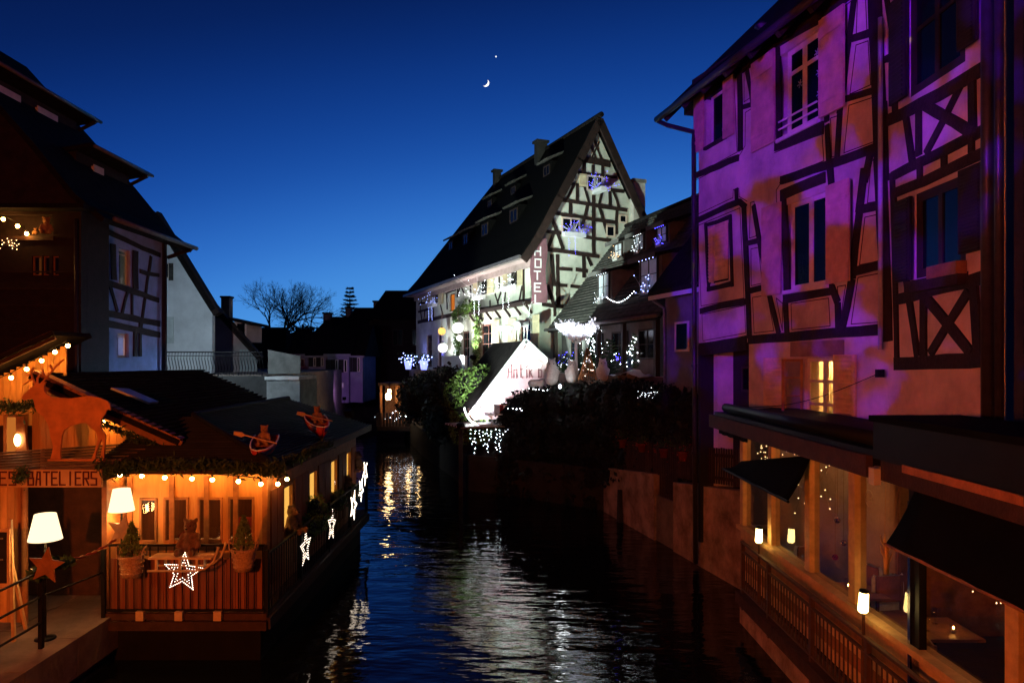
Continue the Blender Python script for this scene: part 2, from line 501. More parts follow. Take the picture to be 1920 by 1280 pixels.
E_ = {
 'warm': emis('warm_bulb_glow', (1.0, .44, .09), 120),
 'warm2': emis('warm_lamp_glow', (1.0, .62, .26), 30),
 'shade': emis('lit_lamp_shade', (1.0, .70, .38), 2.1),
 'shade_out': emis('lit_wall_lamp', (1.0, .68, .22), 17),
 'cool': emis('cool_white_led', (.85, .92, 1.0), 22),
 'cool_dim': emis('cool_white_led_dim', (.80, .90, 1.0), 7),
 'led_warm': emis('warm_white_led', (1.0, .80, .62), 8),
 'led_dim': emis('warm_white_led_dim', (1.0, .80, .62), 6),
 'led_gold': emis('golden_fairy_led', (1.0, .62, .26), 7),
 'blue': emis('blue_led', (.07, .06, 1.0), 14),
 'blue_pale': emis('pale_blue_led', (.30, .40, 1.0), 14),
 'room_warm': emis('lit_window_curtain', (1.0, .50, .12), .95),
 'room_yellow': emis('dim_yellow_room', (1.0, .85, .35), .22),
 'room_white': emis('cool_lit_room', (.85, .80, 1.0), 1.6),
 'room_orange': emis('orange_lit_room', (1.0, .28, .04), .5),
}

# ------------------------------------------------------------------ the setting: water, banks, ground
def water_mat():
    m = bpy.data.materials.new('canal_water'); m.use_nodes = True
    n, l = m.node_tree.nodes, m.node_tree.links
    b = n['Principled BSDF']
    b.inputs['Base Color'].default_value = (0.004, 0.006, 0.007, 1)
    b.inputs['Roughness'].default_value = 0.035
    b.inputs['IOR'].default_value = 1.45
    g = n.new('ShaderNodeNewGeometry')
    acc = None
    for sx, sy, sc_, amt in ((.7, 1.8, 1.1, 1.0), (.7, 1.7, 3.4, .7), (.8, 1.5, 9.0, .35)):
        mp = n.new('ShaderNodeMapping'); mp.inputs['Scale'].default_value = (sx, sy, 1); mp.inputs['Rotation'].default_value = (0, 0, .25)
        nz = n.new('ShaderNodeTexNoise'); nz.inputs['Scale'].default_value = sc_; nz.inputs['Detail'].default_value = 2
        l.new(g.outputs['Position'], mp.inputs[0]); l.new(mp.outputs[0], nz.inputs['Vector'])
        mu = n.new('ShaderNodeMath'); mu.operation = 'MULTIPLY'; mu.inputs[1].default_value = amt / sc_
        l.new(nz.outputs['Fac'], mu.inputs[0])
        if acc is None: acc = mu
        else:
            a = n.new('ShaderNodeMath'); a.operation = 'ADD'; l.new(acc.outputs[0], a.inputs[0]); l.new(mu.outputs[0], a.inputs[1]); acc = a
    bp = n.new('ShaderNodeBump'); bp.inputs['Strength'].default_value = 1.0; bp.inputs['Distance'].default_value = WATER_BUMP
    pn = n.new('ShaderNodeTexNoise'); pn.inputs['Scale'].default_value = .22; pn.inputs['Detail'].default_value = 3; l.new(g.outputs['Position'], pn.inputs['Vector'])
    pm = n.new('ShaderNodeMapRange'); pm.inputs['From Min'].default_value = .38; pm.inputs['From Max'].default_value = .62; pm.inputs['To Min'].default_value = .35; pm.inputs['To Max'].default_value = 1.0
    l.new(pn.outputs['Fac'], pm.inputs['Value']); l.new(pm.outputs[0], bp.inputs['Strength'])
    l.new(acc.outputs[0], bp.inputs['Height']); l.new(bp.outputs[0], b.inputs['Normal'])
    return m
WATER_BUMP = 0.06
def sheet(name, m, poly, z0, z1):
    """land: a polygon of (x,y) extruded from z0 to z1"""
    n = len(poly)
    ar = sum(poly[i][0] * poly[(i + 1) % n][1] - poly[(i + 1) % n][0] * poly[i][1] for i in range(n))
    if ar < 0: poly = poly[::-1]
    v = [(x, y, z1) for x, y in poly] + [(x, y, z0) for x, y in poly]
    f = [tuple(range(n))] + [(i + n, (i + 1) % n + n, (i + 1) % n, i) for i in range(n)]
    me = mesh(name, v, f)
    bm = bmesh.new(); bm.from_mesh(me); bmesh.ops.triangulate(bm, faces=[q for q in bm.faces if len(q.verts) > 4]); bm.to_mesh(me); bm.free()
    return kind(add(name, me, m), 'structure')
kind(add('water', mesh('water', [(-60, -30, 0), (60, -30, 0), (60, 90, 0), (-60, 90, 0)], [(0, 1, 2, 3)]), water_mat()), 'structure')
sheet('ground', M_['soil'], [(-1500, 66), (-30, 66), (-12, 58), (-6, 60), (1500, 66), (1500, 3000), (-1500, 3000)], -1, 2.2)
sheet('left_bank', mat('shade_black_bank', (.008, .007, .006), .7, .4, 3, spec=.1), [(-200, -30), (-6.5, -30), (-6.5, 11.35), (-3.98, 11.35), (-3.98, 18.8), (-8.2, 27.9), (-200, 27.9)], -1, .62)  # run out under the deck; its black stands in for the shade there
sheet('left_terrace', M_['concrete'], [(-200, 27.9), (-9.75, 27.9), (-9.75, 30), (-14, 66), (-200, 66)], -1, 4.22)
sheet('garden_terrace', M_['concrete'], [(3.4, 23.0), (1.75, 26.2), (.9, 28.6), (-2.1, 31.2), (-4.4, 38), (-6.6, 46), (-6, 60), (200, 60), (200, 23)], -1, 4.30)
sheet('hedge_bank', M_['soil'], [(2.95, 22.8), (-.2, 25.5), (-1.7, 26.4), (-2.3, 29), (-4.6, 36.5), (-6.9, 46), (-4, 46), (2, 30), (3.5, 23.1)], -1, 1.3)
sheet('courtyard', M_['concrete'], [(2.95, 22.9), (4.75, 15.0), (4.75, 12.9), (200, 12.9), (200, 23.2), (3.3, 23.2)], -1, 1.2)
sheet('right_bank', M_['concrete'], [(4.25, -30), (4.25, 12.9), (200, 12.9), (200, -30)], -1, .58)

# quay paving on the near left bank: slabs with open joints and a stone kerb
qy = kind(add('quay', mesh('quay', [(-6.45, -6, .63), (-6.45, 12.1, .63), (-14, 12.1, .63), (-14, -6, .63)], [(0, 1, 2, 3)]), M_['soil']), 'structure')
rs = random.Random(3)
y = 6.2
while y < 12:
    L = rs.uniform(.75, 1.0); x = -6.52
    while x > -10.2:
        ww = rs.uniform(.7, 1.1)
        box('paving_slab', qy, M_['concrete'], I4, x - ww + .006, x - .006, y + .006, y + L - .006, .60, .70 + rs.uniform(-.006, .006))
        x -= ww
    y += L
y = 5.5
while y < 12.1:
    L = rs.uniform(1.1, 1.5)
    box('kerb_stone', qy, M_['concrete'], I4, -6.51, -6.24, y + .006, min(y + L, 12.15) - .006, .2, .74 + rs.uniform(-.006, .006))
    y += L
qw = thing('quay_wall', 'dark mossy quay wall dropping to the water below the left pavement', 'wall', (-6.3, 6, 0))
for j in range(2):
    y = 4.5 - j * .4
    while y < 12.1:
        L = rs.uniform(.7, 1.2)
        box('stone_block', qw, M_['stone_dark'], I4, -6.49, -6.30 + rs.uniform(-.02, .01), y + .008, min(y + L, 12.15) - .008, -.2 + j * .3, .09 + j * .3 - .02)
        y += L

# ------------------------------------------------------------------ right bank: the violet-lit half-timbered house
FB = Frame(4.3, 16.5, .234, -1.0)
R1, R2 = crop(1200, 0, .2657), crop(1280, 300, .2968)
R5 = crop(1280, 600, 1 / 3)
vh = thing('timbered_house', 'tall half-timbered house lit violet and orange by a projector, above the glazed terrace', 'house', (4.3, 16.5, .6), FB.a)
def u1(p): return FB.uv(*R1(*p))
def u2(p): return FB.uv(*R2(*p))
XR = FB.uv(1662, 300)[0]
ZT = 10.62
def box_px(fr, f, x0, y0, x1, y1):
    a = fr.uv(*f(x0, (y0 if y0 < y1 else y1))); b = fr.uv(*f(x1, y1))
    return a[0], b[0], b[1], a[1]
# openings measured as x range and z range in the facade
def opening(f, xl, yl_top, yl_bot, xr):
    a = FB.uv(*f(xl, yl_top)); b = FB.uv(*f(xl, yl_bot)); c = FB.uv(*f(xr, yl_top))
    return [a[0], c[0], b[1], a[1]]
w1 = opening(R1, 470, 700, 1040, 610)
w2 = opening(R1, 985, 400, 985, 1265)
w3 = opening(R2, 655, 285, 825, 925)
w4 = opening(R2, 165, 430, 785, 290)
w5 = opening(R5, 672, 215, 530, 872)
ZF = FB.uv(*R2(420, 1150))[1]
wall_holes('wall', vh, M_['plaster_warm'], FB, 0, XR, ZF, ZT, [w1, w2, w3, w4], .3)
XG = FB.uv(1400, 720)[0]
FBg = Frame(*FB.w(0, .05, 0)[:2], *FB.u)
wall_holes('ground_wall', vh, M_['plaster_warm'], FBg, XG, XR, .6, ZF - .002, [w5], .3)
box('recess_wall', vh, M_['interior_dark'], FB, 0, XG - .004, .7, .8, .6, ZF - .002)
rw = rect_px(FB, R5(190, 260), R5(345, 415))
window(vh, FB, rw[0], rw[1], rw[2], rw[3], fw=.05, y=.6, cols=1)
box('end_wall', vh, M_['plaster_warm'], FB, .004, .3, .31, 7, .6, ZT)
box('back_wall', vh, M_['plaster_warm'], FB, 0, XR, 7, 7.3, .6, ZT)
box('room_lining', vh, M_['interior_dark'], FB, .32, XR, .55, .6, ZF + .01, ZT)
tm = M_['timber']
def tb(f, pts, wd=.13, nm='timber'):
    q = [FB.uv(*f(*p)) for p in pts]
    k = -.028 - random.random() * .012
    for a, b in zip(q, q[1:]): wbeam(nm, vh, tm, FB, a, b, wd * 1.08, k, .02)
for pts, wd in [([(378, 640), (940, 312)], .10), ([(940, 312), (1275, 122)], .10), ([(1275, 110), (1500, -30)], .10),
                ([(375, 585), (1290, -25)], .10), ([(500, 500), (500, 620)], .10), ([(658, 400), (660, 500)], .12), ([(905, 240), (908, 330)], .10),
                ([(705, 455), (712, 1065)], .15), ([(752, 440), (778, 600), (812, 860)], .085), ([(385, 1245), (700, 1112)], .13),
                ([(735, 755), (800, 735)], .09), ([(1325, 880), (1338, 1140)], .10), ([(1515, 0), (1462, 420), (1415, 800), (1395, 1130)], .10),
                ([(1500, 275), (1640, 232)], .10), ([(1455, 700), (1660, 640)], .10), ([(1340, 1160), (1690, 1035)], .14),
                ([(1662, -40), (1712, 1290)], .24), ([(1000, 1275), (1345, 1160)], .14),
                ([(958, 1030), (1300, 900)], .20), ([(975, 330), (985, 1020)], .12), ([(960, 325), (1280, 140)], .12),
                ([(1295, 160), (1325, 860)], .10), ([(1640, 1050), (1590, 1290)], .11)]: tb(R1, pts, wd)
for pts, wd in [([(90, 385), (362, 262), (402, 300)], .12), ([(342, 180), (345, 262)], .10), ([(390, 290), (425, 1125)], .14),
                ([(452, 285), (492, 520), (555, 860), (612, 1095)], .11), ([(410, 528), (495, 508)], .10), ([(425, 828), (512, 805)], .11),
                ([(115, 955), (398, 893)], .12), ([(112, 1195), (408, 1150)], .26), ([(420, 1135), (1320, 1063)], .16),
                ([(625, 225), (905, 110)], .17), ([(640, 240), (662, 860)], .15), ([(640, 875), (955, 812)], .18), ([(652, 885), (664, 1110)], .12),
                ([(935, 20), (945, 160)], .12), ([(945, 800), (985, 900), (990, 1080)], .12), ([(1155, 50), (1120, 330), (1075, 750), (1010, 1080)], .13),
                ([(1245, -20), (1300, 1145)], .20), ([(1108, 318), (1270, 285)], .12), ([(1090, 705), (1290, 655)], .13),
                ([(150, 400), (170, 830)], .08), ([(305, 350), (318, 800)], .08), ([(150, 412), (310, 355)], .08), ([(160, 815), (318, 780)], .10)]: tb(R2, pts, wd)
# painted maroon pin-lines round the plaster panels
lm = M_['line']
def ln(f, pts, closed=True):
    q = [FB.uv(*f(*p)) for p in pts]
    if closed: q = q + q[:1]
    for a, b in zip(q, q[1:]): beam('painted_line', vh, lm, FB, a, b, .016, -.004, .002, .006)
for p in [[(735, 480), (780, 690), (735, 720)], [(1475, 745), (1640, 690), (1655, 1000), (1440, 1080)], [(1525, 320), (1610, 290), (1628, 600), (1482, 665)],
          [(1535, -10), (1592, -20), (1602, 215), (1527, 245)], [(1345, 835), (1405, 815), (1385, 1100), (1355, 1110)], [(1490, 10), (1425, 60), (1462, 290)]]: ln(R1, p)
for p in [[(470, 625), (662, 490), (685, 1075), (400, 1230)], [(805, 860), (785, 770), (744, 795), (742, 1030), (692, 1115), (395, 1272)], [(950, 1078), (1285, 945), (1298, 1135), (1010, 1255), (985, 1290)]]: ln(R1, p, False)
for p in [[(95, 415), (362, 303), (388, 872), (117, 922)], [(122, 975), (392, 918), (398, 1092), (128, 1142)], [(428, 270), (452, 262), (464, 480), (422, 494)],
          [(432, 562), (478, 552), (503, 778), (434, 794)], [(442, 868), (535, 853), (577, 1078), (452, 1092)], [(592, 872), (632, 905), (630, 1075)],
          [(685, 907), (922, 872), (932, 1048), (690, 1072)], [(978, 800), (1030, 790), (992, 1040)], [(1108, 742), (1262, 712), (1268, 1022), (1065, 1036)],
          [(1152, 362), (1242, 342), (1252, 638), (1118, 662)], [(1192, 5), (1222, 0), (1224, 262), (1168, 272)], [(652, 188), (888, 88), (892, 120), (652, 205)]]: ln(R2, p)
ln(R2, [(92, 345), (318, 238), (320, 188), (355, 180), (358, 232), (408, 262)], False)
ln(R2, [(595, 300), (592, 190), (630, 130), (905, 15)], False)
# windows
wd1 = window(vh, FB, w1[0] + .12, w1[1], w1[2], w1[3], 'frame_white', fw=.07, y=.05, cols=1)
wd2 = window(vh, FB, w2[0] + .18, w2[1] + .02, w2[2], w2[3], 'frame_white', fw=.09, y=.05, cols=2, rows=(.72,), mw=.11)
wd3 = window(vh, FB, w3[0] + .08, w3[1] + .02, w3[2], w3[3], 'frame_white', fw=.08, y=.05, cols=2, mw=.11)
window(vh, FB, w4[0], w4[1], w4[2], w4[3], 'frame_dark', fw=.05, y=.12, cols=2)
for z in (.16, .30):
    rod('guard_rail', wd2, M_['frame_white'], FB.w(w2[0] + .05, -.05, w2[2] + z), FB.w(w2[1], -.05, w2[2] + z), .02, 6)
for o, wv in ((wd1, w1), (wd2, w2), (wd3, w3)):
    box('sill', o, M_['frame_white'] if o is not wd1 else tm, FB, wv[0] - .03, wv[1] + .03, -.07, .05, wv[2] - .07, wv[2] - .004)
fl = mat('paper_snowflake', (.25, .25, .30), .9, 0)
for (cx, cy) in [(1108, 590), (1228, 370), (1240, 510), (1242, 660)]:
    q = FB.uv(*R1(cx, cy))
    for k in range(3):
        a = k * PI / 3 + .2; r = .075
        beam('paper_flake', wd2, fl, FB, (q[0] - r * math.cos(a), q[1] - r * math.sin(a)), (q[0] + r * math.cos(a), q[1] + r * math.sin(a)), .018, .058, .064)
def sh(f, tl, br, m, slats=0, y0=-.085, y1=-.045):
    a = FB.uv(*f(*tl)); b = FB.uv(*f(br[0], br[1])); 
    return shutter(vh, m, FB, a[0], b[0], b[1], a[1], y0, y1, slats)
def shz(f, xl, yt, yb, xr, m, slats=0, y0=-.085, y1=-.045):
    fo = Frame(*FB.w(0, y0, 0)[:2], *FB.u)
    a = fo.uv(*f(xl, yt)); b = fo.uv(*f(xl, yb)); c = fo.uv(*f(xr, yt))
    return shutter(vh, m, fo, a[0], c[0], b[1], a[1], 0, y1 - y0, slats)
shz(R1, 377, 690, 1085, 442, 'shutter_pink')
shz(R1, 582, 575, 985, 655, 'shutter_pink')
shz(R1, 782, 455, 1080, 942, 'shutter_pink')
o = shz(R1, 1258, 150, 838, 1432, 'shutter_pink', y0=-.16, y1=-.12)
shz(R2, 497, 305, 862, 612, 'shutter_pink', 0)
shz(R2, 902, 165, 785, 1045, 'shutter_pink', 0, -.16, -.12)
for xl, xr, yt, yb in ((170, 200, 430, 775), (207, 287, 412, 765)):
    a = FB.uv(*R2(xl, yt)); b = FB.uv(*R2(xl, yb)); c = FB.uv(*R2(xr, yt))
    shutter(vh, 'shutter_orange', FB, a[0], c[0], b[1], a[1], -.03, .0, 16)
def shg(xl, yt, yb, xr, m):
    a = FBg.uv(*R5(xl, yt)); b = FBg.uv(*R5(xl, yb)); c = FBg.uv(*R5(xr, yt))
    return shutter(vh, m, FBg, a[0], c[0], b[1], a[1], -.07, -.03, 13)
shg(472, 212, 535, 592, 'shutter_orange'); shg(866, 195, 540, 988, 'shutter_orange')
w5f = window(vh, FBg, w5[0], w5[1], w5[2], w5[3], 'frame_white', 'glass', fw=.06, y=.06, cols=2, rows=(.2, .6), mw=.09)
Mc = FBg.M @ T(w5[0] - .01, -.03, 0) @ RZ(-2.0)
me, pn = frame_mesh(0, .36, w5[2] + .01, w5[3] - .01, .045, -.018, .018, 1, (.33, .66))
cas = add('casement', me, M_['wood'], w5f, Mc)
for p in pn: box('casement_pane', w5f, M_['glass'], Mc, p[0], p[1], -.004, .004, p[2], p[3])
box('lintel', vh, mat('worn_sandstone', (.30, .18, .16), .9, .4, 3), FBg, w5[0] - .38, w5[1] + .1, -.03, .04, w5[3] + .03, w5[3] + .30)
# the lit room behind: curtains drawn to the sides and a lamp
cm = mat('ochre_room_paint', (.75, .62, .42), .9, .1, 5)
def transl(name, col):
    m = bpy.data.materials.new(name); m.use_nodes = True
    n, l = m.node_tree.nodes, m.node_tree.links; n.clear()
    o = n.new('ShaderNodeOutputMaterial'); a = n.new('ShaderNodeAddShader'); d = n.new('ShaderNodeBsdfDiffuse'); t = n.new('ShaderNodeBsdfTranslucent')
    d.inputs[0].default_value = (*[c * .4 for c in col], 1); t.inputs[0].default_value = (*[c * .6 for c in col], 1)
    l.new(d.outputs[0], a.inputs[0]); l.new(t.outputs[0], a.inputs[1]); l.new(a.outputs[0], o.inputs[0]); return m
cur = transl('linen_curtain', (.8, .7, .5))
for k, (xa, xb) in enumerate(((w5[0] + .02, w5[0] + .42), (w5[1] - .40, w5[1] - .02))):
    V, Fc = [], []; n = 40
    for i in range(n + 1):
        x = xa + (xb - xa) * i / n; yy = .42 + .035 * math.sin(i * 1.25) + .012 * math.sin(i * .4)
        V += [(x, yy, w5[2] - .15), (x, yy, w5[3] + .05)]
        if i: Fc.append((2 * i - 2, 2 * i, 2 * i + 1, 2 * i - 1))
    add('curtain', mesh('curtain', V, Fc, True), cur, w5f, FBg.M)
box('room_back', w5f, mat('ochre_room_wall', (.70, .48, .22), .9, .15, 3), FBg, w5[0] - .6, w5[1] + .6, 1.6, 1.65, w5[2] - .6, w5[3] + .5)
for (a, b, c, d) in ((w5[0] - .65, w5[0] - .6, w5[2] - .6, w5[3] + .5), (w5[1] + .6, w5[1] + .65, w5[2] - .6, w5[3] + .5)):
    box('room_side', w5f, cm, FBg, a, b, .31, 1.65, c, d)
box('room_ceiling', w5f, cm, FBg, w5[0] - .6, w5[1] + .6, .31, 1.6, w5[3] + .5, w5[3] + .55)
lamp('room_lamp', 'POINT', FBg.w((w5[0] + w5[1]) / 2 - .3, .75, w5[2] + 1.0), (1, .60, .20), 150, w5f, .12)
lamp('room_lamp', 'POINT', FBg.w((w5[0] + w5[1]) / 2 + .2, .34, w5[3] + .2), (1, .62, .22), 16, w5f, .06)
# roof: eaves overhang, rafters, gutter, chimney cowl
EV = .62
bm = bmesh.new()
def roofslab(nm, parent, m, fr, x0, x1, ya, za, yb, zb, th=.12):
    V = [(x0, ya, za), (x1, ya, za), (x1, yb, zb), (x0, yb, zb), (x0, ya, za + th), (x1, ya, za + th), (x1, yb, zb + th), (x0, yb, zb + th)]
    return add(nm, mesh(nm, V, [(3, 2, 1, 0), (4, 5, 6, 7), (0, 1, 5, 4), (1, 2, 6, 5), (2, 3, 7, 6), (3, 0, 4, 7)]), m, parent, fr.M if isinstance(fr, Frame) else fr)
roofslab('roof', vh, M_['tile'], FB, -.75, XR + .05, -EV, 10.48, 3.6, 14.6)
tube('gutter', vh, M_['pipe'], [FB.w(-.8, -EV - .06, 10.50), FB.w(XR + .05, -EV - .06, 10.50)], .075, 8)
for i in range(8):
    x = -.5 + i * (XR + .4) / 7
    bar('rafter', vh, tm, FB.w(x, -EV + .03, 10.42), FB.w(x, .2, 11.22), .10, .12)
box('soffit', vh, M_['timber'], FB, -.7, XR, -.02, .3, ZT + .003, ZT + .45)
q = FB.uv(1381, 58)
lathe('flue_cowl', vh, M_['pipe'], [(.06, 0), (.06, .45), (.055, .5), (.15, .55), (.13, .60), (.03, .66)], 12, FB.M @ T(2.0, .35, 11.0))
tube('drainpipe', vh, M_['pipe'], [FB.w(-.75, -EV - .03, 10.45), FB.w(-.55, -EV + .1, 10.30), FB.w(-.06, -.10, 10.02), FB.w(-.05, -.10, 9.8), FB.w(-.02, -.10, 5.0), FB.w(.03, -.10, .1)], .055, 10)
for z in (8.5, 6.5, 4.6, 2.6): lathe('pipe_clip', vh, M_['pipe'], [(.075, 0), (.075, .06)], 10, T(*FB.w(-.03, -.1, z)))
lathe('seam_pipe', vh, mat('pale_seam_pipe', (.4, .36, .34), .5, .2, 4), [(.035, 4.9), (.035, 9.9)], 8, FB.M @ T(XR - .04, -.07, 0))
box('corner_post', vh, M_['interior_dark'], FB, .01, .12, -.02, .7, .6, ZF - .01)

# ------------------------------------------------------------------ the next house, nearer, facing the canal square on
X2 = FB.w(XR, 0, 0)[0] + .02
Y2 = FB.w(XR, 0, 0)[1]
FC = Frame(X2, Y2, 0, -1)
R3, R4 = crop(1600, 0, .3282), crop(1600, 300, .3907)
oh = thing('orange_house', 'narrow half-timbered house with dark shuttered windows and orange-lit plaster, at the right edge', 'house', (X2, Y2, 3.6), FC.a)
XE = FC.uv(1862, 300)[0]
def opC(f, xl, yt, yb, xr):
    a = FC.uv(*f(xl, yt)); b = FC.uv(*f(xl, yb)); c = FC.uv(*f(xr, yt)); return [a[0], c[0], b[1], a[1]]
c1 = opC(R3, 325, -40, 560, 640)
c2 = opC(R4, 300, 165, 570, 540)
wall_holes('wall', oh, M_['plaster_warm'], FC, 0.002, XE, 3.6, 11.5, [c1, c2], .3)
box('room_lining', oh, M_['interior_dark'], FC, 0, XE, .5, .55, 3.6, 11.5)
window(oh, FC, *c1, 'frame_dark', fw=.12, y=.01, cols=2, rows=(.6,))
window(oh, FC, *c2, 'frame_dark', fw=.12, y=.01, cols=2)
def shC(f, xl, yt, yb, xr, m, slats):
    a = FC.uv(*f(xl, yt)); b = FC.uv(*f(xl, yb)); c = FC.uv(*f(xr, yt))
    shutter(oh, m, FC, a[0], c[0], b[1], a[1], -.09, -.045, slats)
shC(R3, 235, 30, 610, 330, 'shutter_dark', 22); shC(R3, 628, -210, 300, 735, 'shutter_dark', 22)
shC(R4, 222, 205, 590, 300, 'shutter_dark', 24); shC(R4, 535, 55, 455, 655, 'shutter_dark', 24)
def tc_(f, pts, wd=.13):
    q = [FC.uv(*f(*p)) for p in pts]
    k = -.028 - random.random() * .012
    for a, b in zip(q, q[1:]): wbeam('timber', oh, tm, FC, a, b, wd, k, .02)
for pts, wd in [([(195, -20), (225, 160), (240, 330)], .10), ([(185, 345), (245, 310)], .10), ([(200, 690), (380, 600), (780, 370)], .17), ([(380, 600), (380, 890)], .13), ([(395, 590), (690, 760)], .14),
                ([(650, 430), (420, 880)], .11), ([(685, 420), (690, 760)], .14), ([(305, 650), (345, 930)], .12), ([(225, 1010), (780, 730)], .14), ([(385, 900), (388, 1030)], .11),
                ([(525, 850), (525, 970)], .12), ([(682, 790), (684, 870)], .10), ([(225, 1110), (780, 860)], .13), ([(240, 500), (245, 640)], .12)]: tc_(R3, pts, wd)
for pts, wd in [([(200, 180), (235, 420), (315, 940)], .11), ([(200, 420), (240, 400)], .11), ([(205, 672), (660, 555)], .16), ([(343, 640), (343, 945)], .14), ([(350, 655), (570, 925)], .15),
                ([(560, 630), (375, 930)], .13), ([(585, 590), (605, 940)], .15), ([(205, 978), (662, 955)], .19), ([(192, 60), (215, 990)], .10)]: tc_(R4, pts, wd)
q = FC.uv(*R4(470, 500)); box('flower_box', oh, M_['wood'], FC, q[0] - .28, q[0] + .35, -.16, -.02, q[1] - .16, q[1])
box('sill', oh, tm, FC, c2[0] - .05, c2[1] + .05, -.14, .05, c2[2] - .2, c2[2] - .04)
for dx, r in ((.08, .07), (.28, .05)):
    lathe('drainpipe', oh, M_['pipe'], [(r, 3.7), (r, 12)], 10, FC.M @ T(XE + dx, -.12, 0))
# dark boarded house end past the pipes
be = thing('boarded_house', 'dark vertical-boarded house end beyond the drainpipes, at the right edge', 'house', (X2 + .1, FC.w(XE, 0, 0)[1] - 1, 3.6), FC.a)
nb = 12
for i in range(nb):
    x = XE + .42 + i * .15
    box('board', be, mat('dark_blue_board', (.03, .026, .04), .7, .4, 5, rnd=.3), FC, x + .004, x + .146, -.05 + .01 * (i % 2), .12, 3.7, 12)

# ------------------------------------------------------------------ right bank: canal wall, picket fence, flower pots
FW = Frame(2.9, 22.7, .234, -1.0)
def fw(px, py): return FW.uv(px, py)
cw = thing('canal_wall', 'stained rendered canal wall with a notch, under the dark picket fence', 'wall', (2.9, 22.7, 0), FW.a)
LW = fw(1392, 900)[0]
xa, xb = fw(1226, 900)[0], fw(1262, 900)[0]
prism('wall_panel', cw, M_['stonewall'], FW, [(0, -.5), (xa, -.5), (xa, fw(1226, 893)[1]), (0, fw(1131, 879)[1])], 0, .35)
prism('wall_panel', cw, M_['stonewall'], FW, [(xb, -.5), (LW + .3, -.5), (LW + .3, fw(1390, 918)[1]), (xb, fw(1264, 904)[1])], 0.004, .35)
prism('notch_base', cw, M_['stonewall'], FW, [(xa + .002, -.5), (xb - .002, -.5), (xb - .002, .55), (xa + .002, .62)], .08, .35)
prism('coping', cw, M_['stonewall'], FW, [(0, fw(1131, 879)[1] + .004), (xa - .003, fw(1226, 893)[1] + .004), (xa - .003, fw(1226, 893)[1] + .06), (0, fw(1131, 879)[1] + .06)], -.03, .37)
prism('buttress', cw, M_['stone_dark'], FW, [(fw(1165, 950)[0] - .12, -.5), (fw(1165, 950)[0] + .2, -.5), (fw(1165, 950)[0] + .08, .95), (fw(1165, 950)[0], .95)], -.12, -.004)
pf = thing('picket_fence', 'dark vertical picket fence standing on the stained canal wall', 'fence', tuple(FW.w(0, .2, 1.3)), FW.a)
x = .1
while x < LW + .1:
    base = 1.36 + .70 * x / LW if not (xa < x < xb) else .6
    tp = 2.28 + .62 * x / LW
    box('picket', pf, M_['wood_dark'], FW, x, x + .055, .12, .14, base + .05, tp + random.uniform(-.01, .01))
    x += .105
for k in (.2, .8):
    beam('fence_rail', pf, M_['wood_dark'], FW, (.05, 1.42 + k * .85), (LW, 2.05 + k * .85), .07, .145, .19)
for i, (px, py) in enumerate(((1166, 832), (1202, 840), (1243, 850), (1279, 856))):
    q = fw(px, py)
    p = thing('flower_pot', ['flower pot with red blooms farthest along the picket fence', 'second flower pot from the hedge end of the picket fence',
                             'third flower pot from the hedge end of the picket fence', 'flower pot with red blooms nearest the drainpipe on the fence'][i], 'flower pot', tuple(FW.w(q[0], .02, q[1] - .1)), 0, 'flower pots hung on the picket fence')
    lathe('pot', p, mat('glazed_red_pot', (.28, .06, .03), .25, .3, 8), [(.085, 0), (.12, .2), (.13, .2), (.13, .24), (.1, .23)], 12, W[p])
    c = W[p].translation
    leaf_cloud('foliage', p, M_['leaf'], lambda r, c=c: (c.x + r.gauss(0, .13), c.y + r.gauss(0, .1), c.z + .25 + abs(r.gauss(0, .15))), 160, .07, i)
    leaf_cloud('bloom', p, M_['red'], lambda r, c=c: (c.x + r.gauss(0, .15), c.y + r.gauss(0, .1), c.z + .22 + r.gauss(0, .1)), 40, .06, i + 9)
    rod('hook', p, M_['metal_black'], FW.w(q[0], .02, q[1] + .1), FW.w(q[0], .14, q[1] + .16), .012, 6)

# ------------------------------------------------------------------ right bank: glazed terrace of the inn
XV = 4.35
FV = side_right(XV)
def yv(px, x=XV): return x * F / (px - CX)
gv = thing('glazed_terrace', 'glazed wooden restaurant terrace with pine posts, lit from inside, by the water', 'veranda', (XV, 10, .6), FV.a)
YF = yv(1393)                                     # far end
posts = [yv(1393), yv(1446), yv(1517), yv(1601), 6.2, 4.4]
for i, yy in enumerate(posts):
    box('post', gv, M_['wood_pale'] if i < 5 else M_['wood'], I4, XV - .03, XV + .12, yy - .085, yy + .085, 1.66, 3.45)
yd = yv(1717)
box('door_post', gv, M_['metal_black'], I4, XV - .02, XV + .06, yd - .10, yd + .10, .62, 3.45)
box('metal_strip', gv, mat('brushed_steel', (.5, .48, .42), .2, .1, 5, metal=1), I4, XV - .04, XV - .022, yd + .04, yd + .09, .9, 3.2)
box('sill', gv, M_['wood_pale'], I4, XV - .10, XV + .14, 3.0, YF + .1, 1.58, 1.65)
nb = 5
for k in range(nb):
    z0 = .66 + k * .18
    box('plank', gv, M_['wood'] if k % 2 else M_['wood_pale'], I4, XV - .02 + .006 * (k % 2), XV + .05, 3.0, YF + .08, z0 + .004, z0 + .176)
box('head_beam', gv, M_['wood'], I4, XV - .04, XV + .13, 3.0, YF + .1, 3.452, 3.62)
pp = sorted(posts + [yd])
for a, b in zip(pp, pp[1:]):
    box('pane', gv, M_['glass'], I4, XV + .04, XV + .05, a + .08, b - .08, 1.652, 3.45)
box('end_pane', gv, M_['glass'], I4, XV + .1, 5.0, YF + .02, YF + .03, 1.652, 3.45)
for k in range(nb): box('plank', gv, M_['wood'], I4, XV + .06, 5.0, YF - .02, YF + .05, .664 + k * .18, .84 + k * .18)
